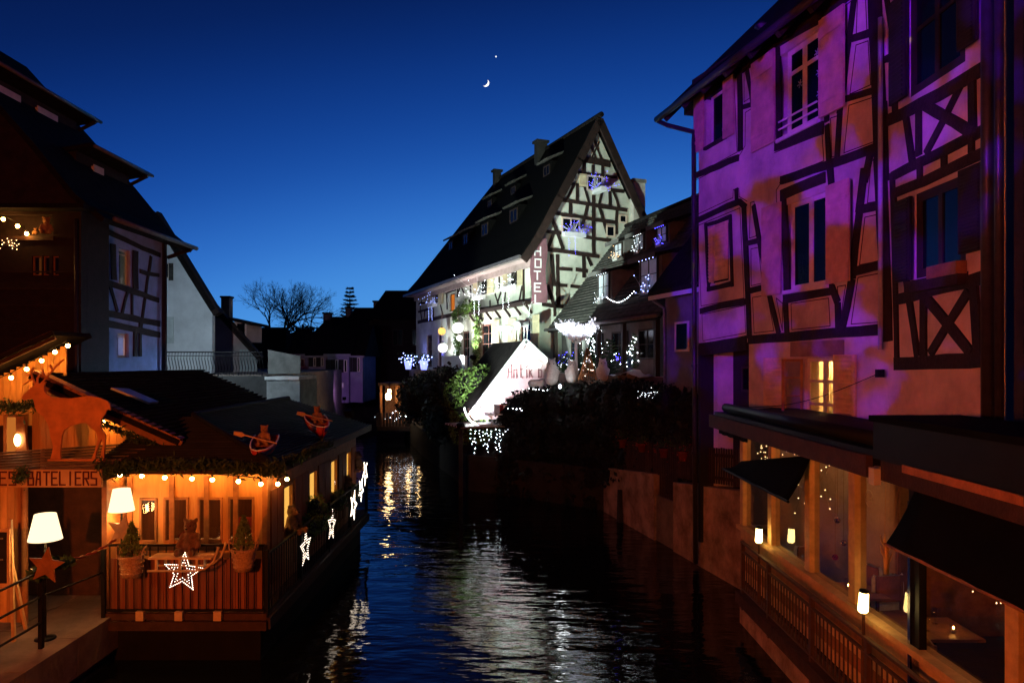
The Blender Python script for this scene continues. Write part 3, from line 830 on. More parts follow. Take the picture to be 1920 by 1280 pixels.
box('floorboards', gv, M_['wood_dark'], I4, XV - .02, 7.6, 2.9, 13.4, .585, .64)
rc = [(XV + .13, 2.9), (7.6, 2.9), (7.6, 10.75), (5.75, 10.75), (5.2, YF), (XV + .13, YF)]
kw = sheet('terrace_ceiling', M_['wood'], rc, 3.55, 3.60); kw.name = 'ceiling_boards'; kw['kind'] = 'structure'
kw.parent = gv; kw.matrix_basis = W[gv].inverted(); del kw['kind']
box('back_wall', gv, M_['plaster_cream'], I4, 7.6, 7.7, 2.9, 10.75, .64, 3.55)
box('back_wall', gv, M_['wood'], I4, 5.78, 7.6, 10.66, 10.74, .64, 3.55)
roofslab('roof', gv, M_['ribbed'], I4, XV - .3, 5.9, 2.9, 3.85, 7.8, 3.9, .1)
prism('roof', gv, M_['ribbed'], Frame(0, 7.85, 1, 0), [(4.15, 3.66), (5.2, 3.78), (5.2, 3.88), (4.15, 3.76)], 0, YF - 7.7)
# ceiling lamps inside
for (lx, ly) in ((5.2, 11.2), (6.0, 9.2), (5.7, 6.4)):
    lo = lathe('ceiling_lamp', gv, E_['warm2'], [(.02, 3.50), (.09, 3.42), (.09, 3.40), (.01, 3.36)], 10, T(lx, ly, 0))
lamp('lamp_light', 'POINT', (5.6, 9.0, 3.2), (1, .42, .12), 11, gv, .15)
lamp('lamp_light', 'POINT', (4.9, 11.9, 3.2), (1, .42, .12), 5, gv, .12)
lamp('lamp_light', 'POINT', (5.2, 6.2, 3.2), (1, .42, .12), 5, gv, .12)
# awnings
aw = thing('cassette_awning', 'long black folded awning cassette over the far half of the glazed terrace', 'awning', (4.1, 11, 3.45), 0)
box('cassette', aw, M_['metal_black'], I4, 3.98, 4.26, 7.9, 14.1, 3.46, 3.74)
box('front_bar', aw, M_['wood_dark'], I4, 3.90, 3.975, 7.9, 14.2, 3.44, 3.68)
tube('roller', aw, M_['metal_black'], [(4.12, 8.0, 3.84), (4.12, 13.8, 3.84)], .085, 10)
for yy in (8.5, 9.8, 11.1, 12.4, 13.7): box('bracket', aw, M_['metal_black'], I4, 4.27, 4.40, yy - .03, yy + .03, 3.5, 3.7)
for i in range(9):
    yy = 13.6 - i * .18
    box('valance_fold', aw, M_['fabric_black'], I4, 3.95 + .006 * (i % 2), 3.97 + .006 * (i % 2), yy - .088, yy + .088, 3.36 - .012 * (i % 2), 3.438)
def cloth(o, name, y0, y1, x0, z0, x1, z1, m, drop=0.0):
    n = 14; V, Fc = [], []
    for i in range(n + 1):
        y = y0 + (y1 - y0) * i / n
        for k in range(6):
            t = k / 5; sag = .05 * math.sin(t * PI) + .012 * math.sin(i * 1.7) * t
            zi = z0 - drop * i / n
            V.append((x0 + (x1 - x0) * t, y, zi + (z1 - zi) * t - sag))
    for i in range(n):
        for k in range(5):
            a = i * 6 + k; Fc.append((a, a + 1, a + 7, a + 6))
    me = mesh(name, V, Fc, True)
    ob = add(name, me, m, o)
    md = ob.modifiers.new('thick', 'SOLIDIFY'); md.thickness = .015
    return ob
a2 = thing('drop_awning', 'small black sloping awning over the far corner of the glazed terrace', 'awning', (4.2, 12, 2.7), 0)
cloth(a2, 'cloth', 10.35, 13.5, 4.33, 3.36, 3.98, 2.70, M_['fabric_black'], .52)
rod('front_tube', a2, M_['metal_black'], (3.98, 10.33, 2.70), (3.98, 13.55, 2.70), .022)
a3 = thing('drop_awning', 'large black sloping awning at the right edge, over the near windows of the terrace', 'awning', (4.2, 6, 2.7), 0)
cloth(a3, 'cloth', 3.2, 7.62, 4.34, 3.44, 3.99, 2.77, M_['fabric_black'])
rod('front_tube', a3, M_['wood'], (3.99, 3.2, 2.765), (3.99, 7.66, 2.765), .018)
a4 = thing('cassette_awning', 'big black awning cassette with a pale end cap at the right edge, nearest the viewer', 'awning', (4.1, 6, 3.5), 0)
box('cassette', a4, M_['metal_black'], I4, 3.94, 4.36, 3.0, 7.82, 3.66, 4.06)
box('cassette_lid', a4, M_['fabric_black'], I4, 3.9, 4.9, 3.0, 7.84, 4.065, 4.13)
box('beam', a4, M_['wood_dark'], I4, 3.96, 4.32, 3.0, 7.70, 3.44, 3.655)
box('pale_batten', a4, M_['wood'], I4, 3.915, 3.937, 3.0, 7.2, 3.60, 3.68)
lathe('end_cap', a4, mat('cream_plastic', (.6, .55, .45), .5, .1, 5), [(.02, 0), (.085, .0), (.09, .05), (.03, .06)], 14, T(4.02, 7.86, 3.48) @ RX(-PI / 2))
box('motor_box', a4, MATS['cream_plastic'], I4, 3.90, 3.975, 7.72, 7.84, 3.38, 3.56)

# railing on the water side
rl = thing('terrace_railing', 'brown metal railing with thin bars in front of the glazed terrace', 'railing', (4.1, 9, .6), 0)
XRl = 4.12
for k, yy in enumerate((12.8, 11.5, 9.85, 8.3, 6.9, 5.4)):
    box('post', rl, M_['metal_rail'], I4, XRl - .03, XRl + .03, yy - .03, yy + .03, .3, 1.52)
for z, t in ((1.50, .035), (1.34, .02), (.68, .022)):
    box('rail', rl, M_['metal_rail'], I4, XRl - .028, XRl + .026, 4.0, 12.85, z - t / 2, z + t / 2)
yy = 12.7
while yy > 4.0:
    add('baluster', cyl_mesh(M_['metal_rail'], 6), None, rl, T(XRl, yy, 1.01) @ S(.011, .011, .66)); yy -= .115
box('kerb_beam', rl, M_['wood_dark'], I4, XRl - .09, XRl + .1, 3.5, 12.95, .40, .60)
prism('retaining_face', rl, M_['stonewall'], Frame(0, 3.5, 1, 0), [(4.13, -.5), (4.26, -.5), (4.22, .40), (4.13, .40)], 0, 9.5)
lab = ['lit tubular lamp on the far end of the terrace railing', 'lit tubular lamp on the railing in front of the pine post, nearer the viewer']
for k, (px, py, zt) in enumerate(((1423, 1003, 1.52), (1619, 1128, 1.52))):
    yy = XRl * F / (px - CX); z = H - (py - HY) / F * yy
    t = thing('railing_lamp', lab[k], 'lamp', (XRl, yy, 1.5), 0, 'lamps on the terrace railing')
    rod('stem', t, M_['metal_rail'], (XRl, yy, .7), (XRl, yy, z - .1), .02)
    lathe('glass_shade', t, E_['shade_out'], [(.045, -.12), (.058, -.1), (.05, .11), (.03, .12)], 12, T(XRl, yy, z) @ RX(.12))
    lathe('cap', t, M_['metal_black'], [(.055, 0), (.055, .025), (.01, .035)], 12, T(XRl, yy, z) @ RX(.12) @ T(0, 0, .122))

# things inside the terrace
def chair(lbl, x, y, rz, fur=None):
    t = thing('dining_chair', lbl, 'chair', (x, y, .64), rz, 'chairs inside the glazed terrace')
    M = W[t]; wd = M_['wood']
    box('seat', t, M_['cloth_red'] if fur is None else wd, M, -.21, .21, -.21, .21, .42, .47)
    for sx in (-1, 1):
        for sy in (-1, 1): box('leg', t, wd, M, sx * .19 - .02, sx * .19 + .02, sy * .19 - .02, sy * .19 + .02, 0, .418)
        box('back_post', t, wd, M, sx * .19 - .018, sx * .19 + .018, .175, .21, .472, .98)
    box('backrest', t, wd, M, -.17, .17, .185, .205, .60, .97)
    if fur:
        f = thing('sheepskin', fur, 'sheepskin', tuple(M @ Vector((0, .2, .6))), rz, 'sheepskins over the chairs')
        bmx = bmesh.new(); r = bmesh.ops.create_grid(bmx, x_segments=10, y_segments=14, size=.5)
        for v in bmx.verts:
            u, w_ = v.co.x, v.co.y
            ed = 1 - .16 * (abs(w_) * 2) ** 3
            v.co = Vector((u * .5 * ed, .225 + .012 * math.sin(u * 20 + w_ * 9), .72 + w_ * .62)) if w_ < .42 else Vector((u * .5 * ed, .20, .985))
        me = bm_mesh('fleece', bmx, True)
        fo = add('fleece', me, M_['white_fur'], f, M); md = fo.modifiers.new('t', 'SOLIDIFY'); md.thickness = .03
    return t
chair('fur-draped chair behind the second terrace window, against the plaster wall', 5.05, 11.9, 0.3, 'pale sheepskin on the chair behind the second terrace window')
chair('fur-draped chair behind the third terrace window', 5.25, 10.9, -1.2, 'pale sheepskin on the chair behind the third terrace window')
chair('fur-draped chair by the pine post at the middle of the terrace', 5.5, 10.2, 0.15, 'pale sheepskin by the middle pine post of the terrace')
chair('red-seated wooden chair behind the near railing lamp', 4.85, 7.95, 1.3)
chair('fur-draped chair behind the last window, below the hanging gold cone', 4.95, 6.6, -2.6, 'large pale sheepskin below the hanging gold cone')
def table(lbl, x, y):
    t = thing('dining_table', lbl, 'table', (x, y, .64), 0, 'tables inside the glazed terrace'); M = W[t]
    box('tabletop', t, M_['wood'], M, -.4, .4, -.38, .38, .70, .735)
    lathe('pedestal', t, M_['metal_black'], [(.24, 0), (.24, .02), (.03, .05), (.03, .695)], 12, M)
    return t
tl = [table('wooden table behind the third terrace window, set with glasses', 4.95, 10.5), table('wooden table behind the wide terrace window, set with glasses', 5.3, 9.0)]
gm = glassmat('wine_glass', (.95, .95, .95), .02)
gl = ['wine glass at the window edge of the far terrace table', 'wine glass at the wall edge of the far terrace table', 'wine glass at the window edge of the near terrace table', 'wine glass at the wall edge of the near terrace table']
for k, (x, y) in enumerate(((4.85, 10.4), (5.1, 10.6), (5.15, 8.9), (5.4, 9.15))):
    t = thing('wine_glass', gl[k], 'glass', (x, y, 1.375), 0, 'wine glasses on the terrace tables')
    lathe('bowl', t, gm, [(.035, 0), (.006, .01), (.006, .08), (.035, .12), (.035, .18), (.03, .2)], 12, W[t])
    lathe('foot', t, M_['gold'], [(.036, -.003), (.036, .004)], 12, W[t])
for k, (x, y) in enumerate(((4.95, 10.55), (5.2, 9.1), (5.45, 8.85))):  # candles added to give the dim room some warm sparkle
    t = thing('candle', ['added sparkle candle in a glass on the far terrace table', 'added sparkle candle in a glass at the window side of the near terrace table', 'added sparkle candle in a glass at the wall side of the near terrace table'][k], 'candle', (x, y, 1.375), 0, 'candles added for sparkle on the terrace tables')
    lathe('jar', t, gm, [(.03, 0), (.035, .01), (.035, .08)], 12, W[t]); lathe('wax', t, M_['cloth_white'], [(.025, .002), (.025, .04)], 10, W[t]); ball('flame', t, E_['warm'], (x, y, 1.435), .009, 1, (1, 1, 2))
for k, (px, py, x, r) in enumerate(((1570, 975, 4.75, .045), (1582, 1017, 4.8, .05), (1566, 1044, 4.75, .045))):
    y = x * F / (px - CX); z = H - (py - HY) / F * y
    t = thing('bauble', ['small silver bauble hanging highest behind the third terrace window', 'silver bauble hanging lower behind the third terrace window', 'red bauble hanging lowest behind the third terrace window'][k], 'bauble', (x, y, z), 0, 'baubles hung behind the terrace glass')
    ball('ball', t, M_['gold'] if k < 2 else mat('red_glass', (.5, .04, .02), .1, 0, metal=.8), (x, y, z), r)
    rod('thread', t, M_['rope'], (x, y, z + r), (x, y, 3.54), .004, 4)
# golden fairy lights on twigs behind the first two windows and in the near window
rf = random.Random(5)
def fairy(lbl, cx, cy, cz, sx, sy, sz, n, m, r=.011):
    t = thing('fairy_lights', lbl, 'fairy lights', (cx, cy, cz))
    pts = [(cx + rf.uniform(-sx, sx), cy + rf.uniform(-sy, sy), cz + sz * (1 - 2 * rf.random() ** 1.6)) for _ in range(n)]
    kind(add('bulbs', bulbs_mesh(pts, r), m, t), 'stuff')
    paths = []
    for k in range(0, n - 3, 4): paths.append([(Vector(p), .003) for p in pts[k:k + 4]])
    kind(add('twigs', tube_mesh(paths, 3), M_['rope'], t), 'stuff')
    return t
fairy('dense golden fairy lights on twigs behind the first terrace window', 4.62, 12.75, 2.95, .12, .42, .34, 90, E_['led_gold'])
fairy('sparse hanging fairy lights behind the second terrace window', 4.7, 11.3, 2.75, .15, .55, .5, 46, E_['led_gold'])
fairy('golden fairy lights on twigs in the near window below the big awning', 4.62, 6.9, 2.62, .12, .55, .22, 90, E_['led_gold'], .009)
t = thing('gold_cone', 'hanging gold lattice cone in the near terrace window', 'ornament', (4.6, 6.55, 2.0))
bmx = bmesh.new(); bmesh.ops.create_uvsphere(bmx, u_segments=12, v_segments=10, radius=1)
for v in bmx.verts:
    k = (v.co.z + 1) / 2; v.co = Vector((v.co.x * .075 * (.3 + .9 * k), v.co.y * .075 * (.3 + .9 * k), v.co.z * .2))
ob = add('lattice', bm_mesh('lattice', bmx), mat('gilt_wire', (.6, .42, .2), .3, .3, 9, metal=.7), t, T(4.55, 6.5, 2.25)); ob.modifiers.new('w', 'WIREFRAME').thickness = .012
rod('thread', t, M_['rope'], (4.55, 6.5, 2.45), (4.55, 6.5, 3.5), .004, 4)
t = thing('driftwood', 'pale driftwood branch hanging behind the wide terrace window', 'ornament', tuple(at(1662, 1060, 8.1)))
b0 = at(1662, 1075, 8.1); pth = [[(b0, .03), (b0 + Vector((.0, 0, .2)), .035), (b0 + Vector((-.01, .01, .33)), .025), (b0 + Vector((-.02, 0, .45)), .006)]]
for sx, z in ((1, .1), (-1, .18), (1, .24), (-1, .3)): pth.append([(b0 + Vector((0, 0, z)), .018), (b0 + Vector((sx * .05, .01, z + .06)), .012), (b0 + Vector((sx * .07, 0, z + .14)), .004)])
add('branch', tube_mesh(pth, 7), M_['wood_pale'], t); rod('thread', t, M_['rope'], b0 + Vector((-.02, 0, .44)), (b0.x, b0.y, 3.5), .003, 4)
# round window emblem: ring with fir trees and a deer, white film on the glass
qd = FV.uv(1624, 934)
em = thing('window_emblem', 'round white emblem with fir trees and a deer on the terrace glass', 'emblem', tuple(FV.w(qd[0], .03, qd[1] - .1)), FV.a)
wm = mat('white_window_film', (.30, .24, .18), .8, 0)
for k in range(24):
    a0, a1 = 2 * PI * k / 24, 2 * PI * (k + 1) / 24
    beam('ring', em, wm, FV, (qd[0] + .1 * math.cos(a0), qd[1] + .1 * math.sin(a0)), (qd[0] + .1 * math.cos(a1), qd[1] + .1 * math.sin(a1)), .008, .034, .0385)
beam('ground_line', em, wm, FV, (qd[0] - .09, qd[1] - .03), (qd[0] + .09, qd[1] - .03), .008, .034, .0385)
for dx, h in ((-.055, .09), (-.03, .07), (-.005, .1)):
    prism('fir_mark', em, wm, FV, [(qd[0] + dx - .012, qd[1] - .02), (qd[0] + dx + .012, qd[1] - .02), (qd[0] + dx, qd[1] - .02 + h)], .034, .0385)
dp = [(0, 0), (.006, 0), (.01, .022), (.035, .022), (.038, 0), (.044, 0), (.045, .035), (.055, .052), (.062, .05), (.054, .062), (.046, .058), (.036, .04), (.006, .04), (.0, .03)]
prism('deer_mark', em, wm, FV, [(qd[0] + .02 + a, qd[1] - .025 + b) for a, b in dp], .034, .0385)
# cable strung along the facade
cb = thing('cable', 'thin cable sagging across the lit ground-floor window of the violet house', 'cable', tuple(FB.w(XG, -.1, 3.9)))
a = FB.w(XG + .1, -.12, FBg.uv(*R5(385, 488))[1]); b = FB.w(XR - .02, -.12, FBg.uv(*R5(1195, 300))[1])
tube('wire', cb, M_['metal_black'], [a.lerp(b, i / 12) - Vector((0, 0, .16 * math.sin(PI * i / 12))) for i in range(13)], .007, 5)
box('anchor', cb, M_['metal_black'], FB, XR - .06, XR + .0, -.15, -.03, FBg.uv(*R5(1195, 300))[1] - .06, FBg.uv(*R5(1195, 300))[1] + .06)

# ------------------------------------------------------------------ light on the right-hand houses: street lamp and projector on the bridge behind the viewer
pj = thing('projector', 'black light projector on a bracket on the bridge, behind the viewer', 'projector', (-5.4, -1.6, .7))
P0 = Vector((-5.4, -1.6, 6.2))
rod('mast', pj, M_['metal_black'], (-5.4, -1.6, .7), P0 - Vector((0, 0, .2)), .05)
aimv = Vector((5.0, 13.2, 8.2))
Mp = T(*P0) @ (aimv - P0).to_track_quat('-Z', 'Y').to_matrix().to_4x4()
box('housing', pj, M_['metal_black'], Mp, -.14, .14, -.12, .12, .06, .5)
lo = lamp('projector_light', 'SPOT', P0, (1, 1, 1), 15500, pj, .03, aimv, 60, .2)
ln_ = lo.data; ln_.use_nodes = True
n, l = ln_.node_tree.nodes, ln_.node_tree.links
e = n['Emission']; tcx = n.new('ShaderNodeTexCoord'); nz = n.new('ShaderNodeTexNoise')
nz.inputs['Scale'].default_value = 15; nz.inputs['Detail'].default_value = 5; nz.inputs['Roughness'].default_value = .55
rpz = n.new('ShaderNodeValToRGB')
rpz.color_ramp.elements[0].position = .43; rpz.color_ramp.elements[0].color = (.004, .0, .02, 1)
rpz.color_ramp.elements[1].position = .52; rpz.color_ramp.elements[1].color = (.075, .0, 1.0, 1)
sx_ = n.new('ShaderNodeSeparateXYZ'); l.new(tcx.outputs['Normal'], sx_.inputs[0])
du = n.new('ShaderNodeMath'); du.operation = 'DIVIDE'; l.new(sx_.outputs[0], du.inputs[0]); l.new(sx_.outputs[2], du.inputs[1])
dv = n.new('ShaderNodeMath'); dv.operation = 'DIVIDE'; l.new(sx_.outputs[1], dv.inputs[0]); l.new(sx_.outputs[2], dv.inputs[1])
cb_ = n.new('ShaderNodeCombineXYZ'); l.new(du.outputs[0], cb_.inputs[0]); l.new(dv.outputs[0], cb_.inputs[1])
l.new(cb_.outputs[0], nz.inputs['Vector'])
# the slide: violet light with ragged gaps, fading towards its lower right; cut off at its left edge
gr = n.new('ShaderNodeVectorMath'); gr.operation = 'DOT_PRODUCT'; gr.inputs[1].default_value = (.30, -.34, 0); l.new(cb_.outputs[0], gr.inputs[0])
sm = n.new('ShaderNodeMath'); sm.operation = 'ADD'; l.new(nz.outputs['Fac'], sm.inputs[0]); l.new(gr.outputs['Value'], sm.inputs[1])
l.new(sm.outputs[0], rpz.inputs[0])
mk = n.new('ShaderNodeMapRange'); mk.inputs['From Min'].default_value = .20; mk.inputs['From Max'].default_value = .185; l.new(du.outputs[0], mk.inputs['Value'])
m2 = n.new('ShaderNodeMapRange'); m2.inputs['From Min'].default_value = .30; m2.inputs['From Max'].default_value = .17; l.new(dv.outputs[0], m2.inputs['Value'])
mm_ = n.new('ShaderNodeMath'); mm_.operation = 'MULTIPLY'; l.new(mk.outputs[0], mm_.inputs[0]); l.new(m2.outputs[0], mm_.inputs[1])
vs_ = n.new('ShaderNodeVectorMath'); vs_.operation = 'SCALE'; l.new(rpz.outputs[0], vs_.inputs[0]); l.new(mm_.outputs[0], vs_.inputs['Scale'])
# and a scatter of white snow specks
vo = n.new('ShaderNodeTexVoronoi'); vo.inputs['Scale'].default_value = 15; l.new(cb_.outputs[0], vo.inputs['Vector'])
sv = n.new('ShaderNodeSeparateXYZ'); l.new(vo.outputs['Color'], sv.inputs[0])
c1_ = n.new('ShaderNodeMath'); c1_.operation = 'LESS_THAN'; c1_.inputs[1].default_value = .055; l.new(vo.outputs['Distance'], c1_.inputs[0])
c2_ = n.new('ShaderNodeMath'); c2_.operation = 'GREATER_THAN'; c2_.inputs[1].default_value = .72; l.new(sv.outputs[0], c2_.inputs[0])
c3_ = n.new('ShaderNodeMath'); c3_.operation = 'MULTIPLY'; l.new(c1_.outputs[0], c3_.inputs[0]); l.new(c2_.outputs[0], c3_.inputs[1])
mx_ = n.new('ShaderNodeMix'); mx_.data_type = 'RGBA'; l.new(c3_.outputs[0], mx_.inputs[0]); l.new(vs_.outputs[0], mx_.inputs[6]); mx_.inputs[7].default_value = (.42, .40, .42, 1)
l.new(mx_.outputs[2], e.inputs[0])
sl = thing('street_lamp', 'sodium street lamp on the bridge behind the viewer', 'street lamp', (-5.2, -0.5, .7))
rod('mast', sl, M_['metal_black'], (-5.2, -.5, .7), (-5.2, -.5, 4.5), .06)
lathe('lantern', sl, E_['warm2'], [(.05, 0), (.16, .1), (.2, .4), (.05, .45)], 10, T(-5.2, -.5, 4.5))
lamp('lantern_light', 'POINT', (-5.0, -.3, 4.75), (1.0, .175, .014), 2900, sl, .12)

# ------------------------------------------------------------------ shaped bodies: chains of balls fused into one skin
def blob(name, parent, m, caps, vox, M=I4, rough=0.0, key=None, _c={}):
    """caps: (a, b, ra, rb) tapered capsules -> one continuous remeshed surface"""
    if key and key in _c: return add(name, _c[key], m, parent, M)
    bmx = bmesh.new()
    for a, b, ra, rb in caps:
        a, b = Vector(a), Vector(b); L = (b - a).length; n = max(1, int(L / max(min(ra, rb) * .55, 1e-3)))
        for i in range(n + 1):
            t = i / n; r = bmesh.ops.create_icosphere(bmx, subdivisions=1 if max(ra, rb) < vox * 3 else 2, radius=ra + (rb - ra) * t)
            bmesh.ops.translate(bmx, verts=r['verts'], vec=a.lerp(b, t))
    tmp = bpy.data.objects.new('tmp_blob', bm_mesh('tmp', bmx)); C.objects.link(tmp)
    md = tmp.modifiers.new('r', 'REMESH'); md.mode = 'VOXEL'; md.voxel_size = vox; md.use_smooth_shade = True
    ms = tmp.modifiers.new('s', 'SMOOTH'); ms.factor = .5; ms.iterations = 3
    dg = bpy.context.evaluated_depsgraph_get(); dg.update()
    me = bpy.data.meshes.new_from_object(tmp.evaluated_get(dg))
    bpy.data.objects.remove(tmp)
    if rough:
        for v in me.vertices: v.co += v.normal * (mnoise.noise(v.co * (6 / rough)) * rough * .5 + random.uniform(-.4, .4) * rough)
    me.materials.clear()
    if key: _c[key] = me
    return add(name, me, m, parent, M)

# ------------------------------------------------------------------ the hotel
FH = Frame(.893, 30, .39, -.921)
FG = Frame(.893, 30, .921, .39)
C1, C2, C3 = crop(760, 200, .28125), crop(740, 440, .2187), crop(1000, 380, .2656)
ho = thing('hotel', 'tall steep-gabled half-timbered hotel, floodlit pale green, behind the white hut', 'hotel', (.893, 30, 4.3), FG.a)
LH = 18.4
def rp(fr, f, xl, yt, yb, xr):
    a = fr.uv(*f(xl, yt)); b = fr.uv(*f(xl, yb)); c = fr.uv(*f(xr, yt)); return [a[0], c[0], b[1], a[1]]
hw = [rp(FH, C2, 985, 232, 440, 1062), rp(FH, C2, 732, 308, 520, 802), rp(FH, C2, 338, 430, 590, 384), rp(FH, C2, 470, 510, 660, 515)]
hd = [rp(FH, C2, 742, 770, 1075, 845), rp(FH, C2, 1068, 735, 1080, 1165), rp(FH, C2, 580, 830, 1100, 640), rp(FH, C2, 275, 860, 1090, 318), rp(FH, C2, 372, 840, 1080, 402)]
for q in hd: q[2] = 4.45
wall_holes('wall', ho, M_['plaster_cream'], FH, -LH, -.004, 4.3, 9.75, hw + hd, .3)
SG = [(0, 4.3), (5.86, 4.3), (5.86, 9.7), (4.85, 11.6), (3.9, 13.25), (2.93, 15.0), (1.96, 13.25), (1.02, 11.6), (0, 9.7)]
prism('gable_wall', ho, M_['plaster_cream'], FG, SG, 0, .3)
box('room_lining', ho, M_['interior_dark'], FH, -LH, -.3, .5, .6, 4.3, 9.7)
box('far_wall', ho, M_['plaster_cream'], FG, .3, 5.86, LH - .3, LH, 4.3, 9.7)
for q in hw[:3]: window(ho, FH, *q, 'frame_dark', fw=.07, y=.08, cols=2, rows=(.5,))
window(ho, FH, *hw[3], 'frame_dark', MATS['orange_lit_room'], fw=.05, y=.08, cols=1)
wg = mat('brown_door_wood', (.16, .07, .05), .5, .3, 4)
for k, q in enumerate(hd): window(ho, FH, *q, wg, fw=.09, y=.08, cols=2, rows=(.3, .55, .78), name='glazed_door' if k < 3 else 'window')
def tH(f, fr, pts, wd=.14, dy=0):
    q = [fr.uv(*f(*p)) for p in pts]
    for a, b in zip(q, q[1:]): wbeam('timber', ho, tm, fr, a, b, wd * 1.05, -.03 - random.random() * .01, .02, .022)
for pts, wd in [([(1135, 345), (1365, 385)], .26), ([(1225, 145), (1315, 375)], .09), ([(1270, 165), (1180, 355)], .09), ([(1200, 200), (1275, 370)], .09), ([(1292, 235), (1225, 368)], .09),
                ([(1150, 440), (1410, 472)], .12), ([(1190, 375), (1190, 440)], .12), ([(1250, 390), (1250, 450)], .12), ([(1315, 395), (1315, 458)], .12), ([(1085, 512), (1455, 568)], .13),
                ([(1122, 525), (1075, 622)], .11), ([(1145, 522), (1145, 632)], .12), ([(1195, 535), (1225, 648)], .11), ([(1312, 570), (1290, 652)], .11), ([(1360, 470), (1365, 672)], .12), ([(1385, 565), (1425, 682)], .11),
                ([(1005, 618), (1478, 692)], .16), ([(1100, 632), (1100, 716)], .16), ([(1215, 650), (1165, 850)], .13), ([(1256, 590), (1256, 992)], .15), ([(1290, 660), (1352, 872)], .13), ([(1410, 690), (1405, 850)], .12),
                ([(970, 706), (1415, 776)], .15), ([(972, 740), (1052, 952)], .13), ([(988, 845), (948, 948)], .13), ([(895, 822), (1038, 845)], .14), ([(1175, 865), (1370, 893)], .15),
                ([(915, 950), (1290, 1000)], .16), ([(975, 985), (985, 1190)], .14), ([(1014, 985), (1022, 1290)], .15), ([(1020, 1080), (1112, 1086)], .14), ([(980, 1185), (1078, 1193)], .14), ([(1135, 1085), (1215, 1096)], .14),
                ([(1187, 995), (1190, 1140)], .15), ([(1212, 1000), (1242, 1062)], .12), ([(1100, 1196), (1172, 1202)], .14), ([(945, 1190), (982, 1290)], .13)]: tH(C1, FG, pts, wd)
for pts, wd in [([(98, 580), (150, 742)], .13), ([(150, 735), (150, 802)], .13), ([(60, 716), (212, 732)], .15), ([(175, 560), (180, 730)], .15)]: tH(C3, FG, pts, wd)
for (x0, y0, x1, y1, mm) in [(1205, 455, 1312, 560, 0), (1038, 735, 1162, 845, 0), (1335, 790, 1395, 868, 1), (1422, 718, 1474, 776, 1), (1090, 455, 1124, 498, 1)]:
    q = rp(FG, C1, x0, y0, y1, x1)
    fo = Frame(*FG.w(0, -.06, 0)[:2], *FG.u)
    window(ho, fo, *q, 'frame_white', 'glass_dark', fw=.07, y=.0, cols=2 if not mm else 1)
for (x0, y0, x1, y1) in [(1155, 448, 1203, 530), (1314, 472, 1362, 560)]:
    q = rp(FG, C1, x0, y0, y1, x1); shutter(ho, 'shutter_cream', FG, *q, -.09, -.04)
for pts, wd in [([(858, 318), (942, 292)], .12), ([(898, 262), (900, 465)], .11), ([(932, 305), (934, 455)], .09), ([(862, 505), (892, 592)], .10), ([(915, 490), (882, 590)], .10), ([(955, 470), (945, 575)], .10),
                ([(545, 365), (600, 512)], .11), ([(607, 350), (545, 500)], .11), ([(532, 442), (612, 420)], .11), ([(536, 345), (542, 535)], .12), ([(648, 432), (692, 418)], .12), ([(650, 330), (656, 540)], .13),
                ([(445, 400), (452, 640)], .13), ([(212, 515), (302, 488)], .12), ([(210, 592), (292, 570)], .12), ([(250, 470), (220, 642)], .11), ([(222, 640), (238, 742)], .10), ([(282, 455), (283, 730)], .12), ([(262, 640), (250, 742)], .10),
                ([(205, 662), (302, 640)], .13), ([(200, 750), (480, 690)], .2), ([(480, 690), (690, 650)], .2), ([(690, 650), (1110, 572)], .2), ([(432, 500), (530, 470)], .12), ([(640, 560), (690, 650)], .11), ([(690, 540), (640, 655)], .11),
                ([(820, 560), (822, 630)], .12), ([(1095, 440), (1070, 570)], .12), ([(1105, 130), (1108, 575)], .2), ([(330, 600), (332, 720)], .12), ([(395, 600), (420, 700)], .1)]: tH(C2, FH, pts, wd)
for (xl, yt, yb, xr) in [(940, 240, 480, 980), (1066, 195, 440, 1106), (686, 308, 540, 728), (806, 278, 510, 858), (300, 440, 580, 335), (386, 412, 600, 424), (847, 735, 990, 912), (985, 725, 960, 1050), (1200, 690, 990, 1250), (700, 770, 1060, 738)]:
    q = rp(FH, C2, xl, yt, yb, xr); shutter(ho, 'shutter_cream', FH, *q, -.10, -.05)
# jetty beam with brackets between the floors
q0 = FH.uv(*C2(690, 665)); q1 = FH.uv(*C2(1110, 590))
box('jetty', ho, tm, FH, q0[0], -.05, -.34, -.03, q0[1] - .12, q0[1] + .02)
for i in range(7):
    x = q0[0] + (-.1 - q0[0]) * i / 6
    bar('bracket', ho, tm, FH.w(x, -.30, q0[1] - .14), FH.w(x, -.02, q0[1] - .5), .09, .09)
# roof with flared eaves, hipped far end
prof = [(-.62, 9.05), (0, 9.95), (1.02, 11.75), (1.96, 13.42), (2.93, 15.2)]
def yend(z): return LH + .5 - (z - 9.05) / (15.2 - 9.05) * (LH + .5 - 11.6)
V, Fc = [], []
ys = [-.45] 
for s_, z_ in prof: V += [(s_, -.45, z_), (s_, yend(z_), z_)]
for s_, z_ in reversed(prof[:-1]): V += [(5.86 - s_, -.45, z_), (5.86 - s_, yend(z_), z_)]
nP = len(prof) * 2 - 1
for i in range(nP - 1): Fc.append((2 * i, 2 * i + 2, 2 * i + 3, 2 * i + 1))
for i in range(4):
    j = nP - 1 - i
    Fc.append((2 * i + 1, 2 * i + 3, 2 * (j - 1) + 1, 2 * j + 1) if i < 3 else (2 * i + 1, 2 * i + 3, 2 * j + 1))
ob = add('roof', mesh('roof', V, Fc), M_['slate_black'], ho, FG.M)
md = ob.modifiers.new('t', 'SOLIDIFY'); md.thickness = .14; md.offset = 1
rng = random.Random(4)
